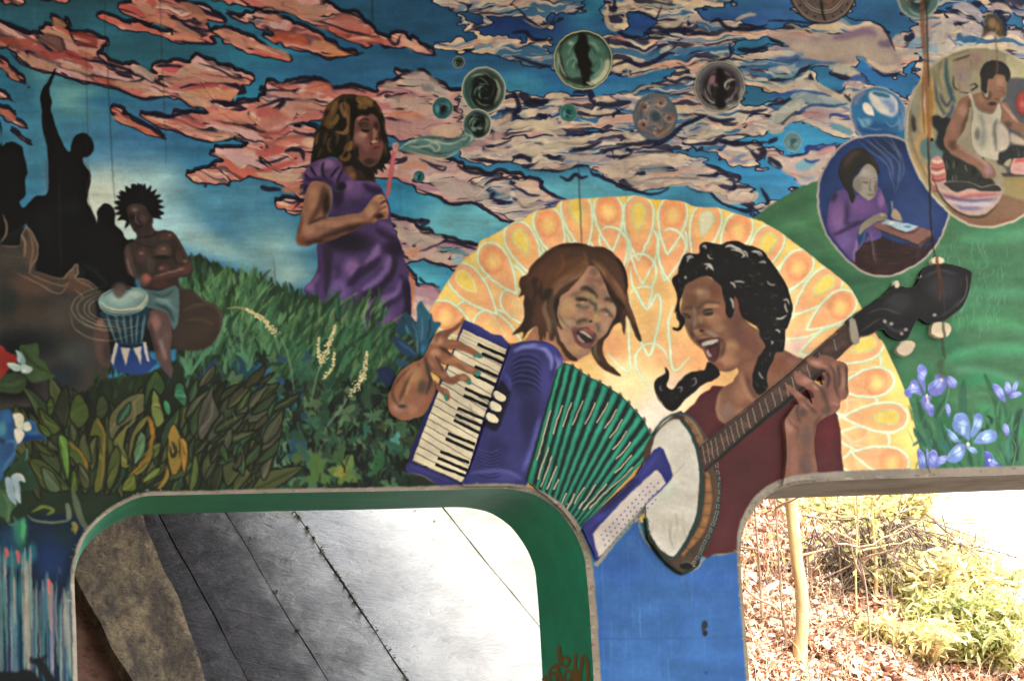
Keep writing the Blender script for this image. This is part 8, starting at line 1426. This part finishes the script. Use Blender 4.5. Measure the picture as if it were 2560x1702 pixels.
def leaves_mesh(name, P, sz, m, parent=None, flat=.5, asp=1.6, seed=0, org=(0, 0, 0)):
    """many folded leaves (two triangles each) as one mesh"""
    r_ = np.random.RandomState(seed); n = len(P); P = np.asarray(P)-np.asarray(org)
    nv = r_.normal(0, 1, (n, 3)); nv[:, 2] = np.abs(nv[:, 2])*1+flat*3*r_.rand(n); nv /= np.linalg.norm(nv, axis=1)[:, None]
    a = r_.normal(0, 1, (n, 3)); a -= (a*nv).sum(1)[:, None]*nv; a /= np.linalg.norm(a, axis=1)[:, None]; b = np.cross(nv, a); s_ = (sz*(.55+.9*r_.rand(n)))[:, None]
    A = P-a*s_*asp*.5; C_ = P+a*s_*asp*.5; B_ = P+b*s_*.4+nv*s_*.18; D_ = P-b*s_*.4+nv*s_*.12
    V = np.stack([A, B_, C_, D_], 1).reshape(-1, 3); i = np.arange(n)*4
    me = bpy.data.meshes.new(name); me.vertices.add(len(V)); me.vertices.foreach_set('co', V.ravel().astype(np.float32)); T_ = np.stack([i, i+1, i+2, i, i+2, i+3], 1).reshape(-1, 3); nt_ = len(T_)
    me.loops.add(nt_*3); me.loops.foreach_set('vertex_index', T_.ravel().astype(np.int32)); me.polygons.add(nt_); me.polygons.foreach_set('loop_start', np.arange(0, nt_*3, 3, dtype=np.int32)); me.polygons.foreach_set('loop_total', np.full(nt_, 3, np.int32)); me.update(calc_edges=True)
    return link(name, me, m, parent)
def hill_pts(n, s0, s1, u0, u1, seed, dz=.03):
    r_ = np.random.RandomState(seed); s_, u_ = r_.uniform(s0, s1, n), r_.uniform(u0, u1, n); x, y = ALO[0]*s_+UPH[0]*u_, ALO[1]*s_+UPH[1]*u_
    return np.stack([x, y, hill_z(x, y)+dz*r_.rand(n)+.01], 1)
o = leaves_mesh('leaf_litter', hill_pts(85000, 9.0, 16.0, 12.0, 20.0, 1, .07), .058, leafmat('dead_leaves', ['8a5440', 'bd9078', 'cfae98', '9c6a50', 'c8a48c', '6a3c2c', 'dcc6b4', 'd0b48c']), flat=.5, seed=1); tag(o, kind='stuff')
o = leaves_mesh('leaf_litter', hill_pts(12000, 1.0, 9.2, 15.5, 24, 2, .05), .07, leafmat('dead_leaves_shade_tint', ['6a4636', '8a6450', '5c3c30']), flat=.6, seed=2); tag(o, kind='stuff')  # darker copy of the leaf colours, deck shade put into the tint
# tubes for stems, twigs and branches
def tube(pts_, rad, nseg=6, cap=True):
    P = np.asarray(pts_, float); V, Fc = [], []; n = len(P); rad = np.interp(np.linspace(0, 1, n), np.linspace(0, 1, len(rad)), rad) if hasattr(rad, '__len__') else np.full(n, rad)
    for i, p in enumerate(P):
        d = P[min(i+1, n-1)]-P[max(i-1, 0)]; d /= np.linalg.norm(d)+1e-9; a = np.cross(d, [.3, .9, .2]); a /= np.linalg.norm(a)+1e-9; b = np.cross(d, a)
        for k in range(nseg): q = 2*np.pi*k/nseg; V.append(p+rad[i]*(a*np.cos(q)+b*np.sin(q)))
    for i in range(n-1):
        for k in range(nseg): Fc.append((i*nseg+k, i*nseg+(k+1) % nseg, (i+1)*nseg+(k+1) % nseg, (i+1)*nseg+k))
    if cap: Fc.append(tuple(range(nseg))[::-1]); Fc.append(tuple(range((n-1)*nseg, n*nseg)))
    return V, Fc
def spline3(P, n=6):
    P = np.asarray(P, float); m = len(P); t = (np.arange(n)/n)[:, None]; out = []
    for i in range(m-1):
        a, b, c, d = P[max(i-1, 0)], P[i], P[i+1], P[min(i+2, m-1)]; out.append(.5*(2*b+(c-a)*t+(2*a-5*b+4*c-d)*t*t+(3*b-a-3*c+d)*t**3))
    out.append(P[-1:]); return np.concatenate(out)
def tubes(name, LL, m, parent=None, org=(0, 0, 0), nseg=6):
    V, Fc = [], []
    for P, r_ in LL:
        v, f = tube(P, r_, nseg); k = len(V); V += [q-np.asarray(org) for q in v]; Fc += [tuple(i+k for i in t) for t in f]
    return mesh(name, V, Fc, m, parent, smooth=True)
def b_bark(c1, c2, c3):
    def b(h):
        c = h.ramp(h.noise(1, 6, .65, st=(16, 16, 2.5)), (.3, c1), (.6, c2), (.8, c3)); h.L(c, h.b.inputs['Base Color']); h.b.inputs['Roughness'].default_value = .8; h.bump(h.noise(1, 6, .7, st=(30, 30, 5)), .6, .01)
    return mat('bark', b)
M_BARK = b_bark('8a7450', 'b59a68', 'c8b48a'); M_TWIG = b_bark('6a5444', '9a8068', 'b59c80'); M_DARKTWIG = b_bark('3a2c22', '5c4838', '705a46')
def up_from(base, px_list, py_list, depth=None):
    """points straight above/beside a base point at its distance, following the direction seen"""
    dist = base@CAM_F-np.array([0, 0, EYE])@CAM_F; out_ = []
    for a, b in zip(px_list, py_list): d = ray(a, b); t = dist; out_.append(np.array([d[0]*t, d[1]*t, EYE+d[2]*t]))
    return out_
rt = np.random.RandomState(88)
def branchy(P, r0, n, ln, seed, up=.3):
    r_ = np.random.RandomState(seed); LL = []
    for i in range(n):
        k = r_.randint(len(P)//3, len(P)); p = P[k].copy(); d = r_.normal(0, 1, 3); d[2] = abs(d[2])*up+.1; d /= np.linalg.norm(d); Q = [p]
        for j in range(5): d = d+r_.normal(0, .18, 3)+np.array([0, 0, .05]); d /= np.linalg.norm(d); Q.append(Q[-1]+d*ln/5)
        LL.append((Q, [r0, r0*.25]))
    return LL
def tree(name, base_px, pxs, pys, r_, label, m=M_BARK, group=None, nb=5, ln=.9, seed=1, extra=None, crown=None):
    b = on_hill(*base_px)
    if b is None: return None
    P = np.array([b-np.array([0, 0, .15])]+up_from(b, pxs, pys)); P = spline3(P); o = empty(name, tuple(b)); tag(o, label, 'tree', group)
    tubes('trunk', [(P, r_)], m, o, b, 12)
    top = P[-1]; Q = spline3([top-(top-P[-4])*.02, top+np.array([rt.normal(0, .1), rt.normal(0, .1), 1.2]), top+np.array([rt.normal(0, .3), rt.normal(0, .3), 2.8])]); Pa = np.vstack([P, Q])
    LL = [(Q, [r_[-1] if hasattr(r_, '__len__') else r_, .01])]+branchy(Pa, .014, nb, ln, seed)
    if extra: LL += extra
    tubes('branch', LL, m, o, b, 5)
    if crown:
        r2 = np.random.RandomState(seed+9); pts_ = []
        for _ in range(crown):
            L_ = LL[r2.randint(len(LL))][0]; p = np.asarray(L_[r2.randint(len(L_))]); pts_.append(p+r2.normal(0, .14, 3))
        leaves_mesh('crown', pts_, .05, M_LEAF, o, .2, 1.5, seed, b)
    return o
M_LEAF = leafmat('spring_green_leaves', ['96a05c', 'aeae6c', 'c2bc80', '7c884c', 'ccc094', 'd8caa0'], .6, .5, 5)
M_LEAF2 = leafmat('yellow_green_leaves', ['bfb670', 'd4c68a', 'a8a868', 'e0d2a0', 'd0bc98', 'c8aa88'], .6, .55, 5)
tree('sapling_tree', (2002, 1662), [2000, 2006, 2003, 1992, 1985, 1980, 1978], [1620, 1560, 1470, 1400, 1330, 1270, 1200], [.075, .064, .057, .058, .06], 'thickest pale trunk seen through the right opening, slightly bent', nb=6, seed=3, crown=160)
for i, (bp, xs_, ys_, r_, lab, cr) in enumerate((
    ((2186, 1500), [2190, 2188, 2182, 2180, 2184], [1440, 1380, 1320, 1280, 1230], [.022, .016], 'thin pale sapling in the middle of the right opening, left of the arching branches', 300),
    ((2140, 1540), [2139, 2141, 2142, 2138], [1440, 1380, 1330, 1290], [.012, .008], 'very thin upright stem beside the dark brush pile', 120),
    ((1906, 1570), [1903, 1898, 1893, 1888], [1500, 1420, 1350, 1290], [.014, .009], 'thin leaning stem nearest the left edge of the right opening', 60),
    ((2302, 1438), [2306, 2306, 2310, 2330], [1400, 1360, 1310, 1260], [.018, .010], 'thin pale stem rising out of the yellow bush', 300),
    ((2178, 1620), [2170, 2162, 2150], [1520, 1450, 1400], [.012, .006], 'crooked thin stem leaning left over the leaf litter', 0),
    ((1966, 1640), [1965, 1962, 1955], [1600, 1560, 1530], [.018, .010], 'short broken pale stem just left of the thickest trunk', 0),
    ((2110, 1480), [2102, 2098, 2092], [1430, 1380, 1300], [.010, .006], 'slender dark stem in front of the brush pile', 0))):
    tree('young_stem', bp, xs_, ys_, r_, lab, M_TWIG if cr < 100 else M_BARK, 'young stems on the leafy hillside', 4, .7, 20+i, None, cr)
# arching bare branches at the right
def arch(PX, PY, r_, label, base, seed):
    b = on_hill(*base); P = spline3(up_from(b, PX, PY)); o = empty('fallen_branch', tuple(b)); tag(o, label, 'branch', 'bare branches arching over the hillside'); tubes('limb', [(P, r_)], M_TWIG, o, b, 7); tubes('twig', branchy(P, .008, 8, .5, seed, .6), M_TWIG, o, b, 4)
arch([2196, 2240, 2290, 2345, 2400, 2425, 2437], [1370, 1405, 1440, 1460, 1430, 1390, 1355], [.03, .022, .008], 'pale branch arching up to a dark tip, upper one at the right', (2240, 1490), 61)
arch([2330, 2370, 2410, 2445, 2480], [1455, 1466, 1460, 1435, 1405], [.018, .006], 'thin dark branch curving up at the far right, lower than the other arch', (2350, 1500), 62)
arch([2005, 2060, 2120, 2180, 2230, 2245], [1285, 1296, 1298, 1305, 1300, 1280], [.014, .006], 'thin branch sagging across the top, right of the thickest trunk', (2060, 1420), 63)
arch([2090, 2120, 2150, 2180, 2200], [1445, 1415, 1395, 1375, 1350], [.018, .010], 'pale branch leaning up across the dark brush pile', (2090, 1470), 64)
arch([2060, 2090, 2130, 2150], [1600, 1575, 1560, 1552], [.014, .006], 'small curved twig on the leaf litter below the brush pile', (2060, 1610), 65)
# shrubs
def shrub(px_, py_, w, h_, n, m, label, seed, sz=.06, flat=.2, cat='bush', group='yellow green bushes on the hillside', name='bush', tw=M_TWIG):
    b = on_hill(px_, py_)
    if b is None: return
    r_ = np.random.RandomState(seed); o = empty(name, tuple(b)); tag(o, label, cat, group); LL, pp = [], []
    for i in range(26):
        d = np.array([r_.normal(0, w*.6), r_.normal(0, w*.5), h_*r_.uniform(.5, 1.1)]); Q = spline3([b-np.array([0, 0, .1]), b+d*.5+r_.normal(0, .04, 3), b+d]); LL.append((Q, [.012, .003]))
        c = b+d
        for k in range(int(n*1.5)//26): t = r_.uniform(.3, 1.05); pp.append(b+d*t+r_.normal(0, .10, 3)*(.5+t)*w*1.4)
    tubes('stem', LL, tw, o, b, 4); leaves_mesh('crown', pp, sz*.8, m, o, flat, 3.2, seed, b)
sb = [(2330, 1525, .55, .45, 5200, M_LEAF2, 'widest yellow green bush, in the middle of the right side', .055), (2400, 1520, .35, .35, 2600, M_LEAF, 'green bush right of the widest yellow bush', .055), (2300, 1640, .4, .22, 2400, M_LEAF2, 'low yellow bush near the bottom of the right opening', .05), (2470, 1660, .45, .3, 3200, M_LEAF, 'green bush in the bottom right corner of the opening', .055), (2400, 1590, .45, .35, 3000, M_LEAF, 'bush between the bottom right bush and the widest one', .05), (2210, 1600, .25, .16, 900, M_LEAF2, 'smallest bush, on the leaf litter left of the others', .045),
      (2080, 1330, .6, .45, 2600, M_LEAF2, 'pale yellow bush under the top edge of the right opening', .06), (2250, 1340, .5, .5, 3000, M_LEAF2, 'pale yellow bush above the dark brush pile', .06), (2345, 1400, .35, .3, 1300, M_LEAF2, 'sunlit bush on the crest of the hill', .05)]
for i, (a, b, w_, h__, n_, m_, lab, sz_) in enumerate(sb): shrub(a, b, w_, h__, n_, m_, lab, 100+i, sz_)
# brush pile: tangle of dark twigs over a hollow
b = on_hill(2185, 1478); o = empty('brush_pile', tuple(b)); tag(o, 'tangled pile of brown twigs with a dark hollow, left of the yellow bushes', 'brush pile')
r_ = np.random.RandomState(71); LL = []
for i in range(420):
    a = r_.uniform(0, np.pi); t0 = b+np.array([r_.normal(.1, .38), r_.normal(.25, .25), r_.uniform(.15, .75)]); d = np.array([r_.normal(.1, .45), r_.normal(0, .2), -r_.uniform(.2, .7)]); LL.append((spline3([t0, t0+d*.5+r_.normal(0, .06, 3), t0+d], 3), [.008, .004]))
tubes('twig', LL, M_DARKTWIG, o, b, 4)
k = 10; V = []; Fc = []
for i in range(k+1):
    for j in range(2*k):
        th, ph = i/k*np.pi/2, j/k*np.pi; V.append((.55*np.sin(th)*np.cos(ph)*(1+.15*np.sin(3*ph)), .30+.35*np.sin(th)*np.sin(ph), -.15+.62*np.cos(th)*(1+.1*np.sin(5*ph))))
for i in range(k):
    for j in range(2*k): Fc.append((i*2*k+j, i*2*k+(j+1) % (2*k), (i+1)*2*k+(j+1) % (2*k), (i+1)*2*k+j))
mesh('mound', V, Fc, mat('dark_brush_soil', concrete('2c2218', '17120e', '3a2c20', .95, .9, 6)), o)
# loose twigs everywhere on the slope
r_ = np.random.RandomState(72); LL = []
for i in range(900):
    s_, u_ = r_.uniform(9.3, 14.2), r_.uniform(12.8, 18.5); x, y = ALO*s_+UPH*u_; z = float(hill_z(x, y)); p = np.array([x, y, z+.02]); d = r_.normal(0, 1, 3)*np.array([1, .6, .9]); d[2] = abs(d[2])*r_.choice([.2, 1.2]); d *= r_.uniform(.15, .55)/np.linalg.norm(d)
    LL.append((spline3([p, p+d*.5+r_.normal(0, .03, 3), p+d], 3), [r_.uniform(.003, .007), .002]))
o = tubes('loose_twigs', LL, M_TWIG, None, (0, 0, 0), 4); tag(o, kind='stuff')
# dry grass and old stalks standing in the leaves
r_ = np.random.RandomState(73); V, Fc = [], []
for i in range(5200):
    s_, u_ = r_.uniform(9.4, 14.6), r_.uniform(12.8, 19); cl = r_.rand(); x, y = ALO*s_+UPH*u_; z = float(hill_z(x, y)); h_ = r_.uniform(.08, .38)*(.5+cl); d = r_.normal(0, .3, 2)*h_; w = r_.uniform(.002, .005); a = r_.uniform(0, 6.3); wx, wy = np.cos(a)*w, np.sin(a)*w; k = len(V)
    V += [(x-wx, y-wy, z-.02), (x+wx, y+wy, z-.02), (x+d[0]*.5+wx*.7, y+d[1]*.5+wy*.7, z+h_*.6), (x+d[0]*.5-wx*.7, y+d[1]*.5-wy*.7, z+h_*.6), (x+d[0]*1.4, y+d[1]*1.4, z+h_)]; Fc += [(k, k+1, k+2, k+3), (k+3, k+2, k+4)]
o = mesh('dry_grass', V, Fc, leafmat('straw', ['c8b48a', 'a88c64', 'dccba4', '8a7050'])); tag(o, kind='stuff')
# pale scraps and cut log ends lying in the leaves
M_WHITE = mat('bleached_wood', concrete('c9c0b0', 'a89c88', None, .7, .3, 8))
def log(p0, p1, r0, label):
    a = on_hill(*p0); bb = on_hill(*p1)
    if a is None or bb is None: return
    a = a+np.array([0, -.02, .06]); bb = bb+np.array([0, -.02, .08]); P = [a+(bb-a)*t+np.array([0, 0, .01*np.sin(t*5)]) for t in np.linspace(0, 1, 7)]; rr = [r0*.8, r0, r0*.95, r0, r0*.7]
    V, Fc = tube(P, rr, 9); o = mesh('log', [q-a for q in V], Fc, M_WHITE); o.location = tuple(a); tag(o, label, 'log', 'pale bits of wood lying in the leaves')
for p0, p1, r0, lab in (((1914, 1494), (1946, 1472), .032, 'long pale log at the left, leaning up to the right'), ((2086, 1462), (2100, 1482), .026, 'short white stick right of the thickest trunk'), ((1942, 1531), (1956, 1536), .04, 'round white log end low at the left'), ((2046, 1552), (2064, 1560), .045, 'round white log end right of the thickest trunk'), ((2056, 1630), (2074, 1634), .042, 'pale oval log end near the bottom'), ((2024, 1382), (2050, 1378), .045, 'white log right of the trunk, upper part'), ((1868, 1455), (1880, 1458), .04, 'grey log end against the edge of the opening'), ((1954, 1500), (1985, 1504), .045, 'pale stump end beside the thickest trunk'), ((2300, 1370), (2322, 1366), .05, 'white log end among the bushes near the crest')):
    log(p0, p1, r0, lab)
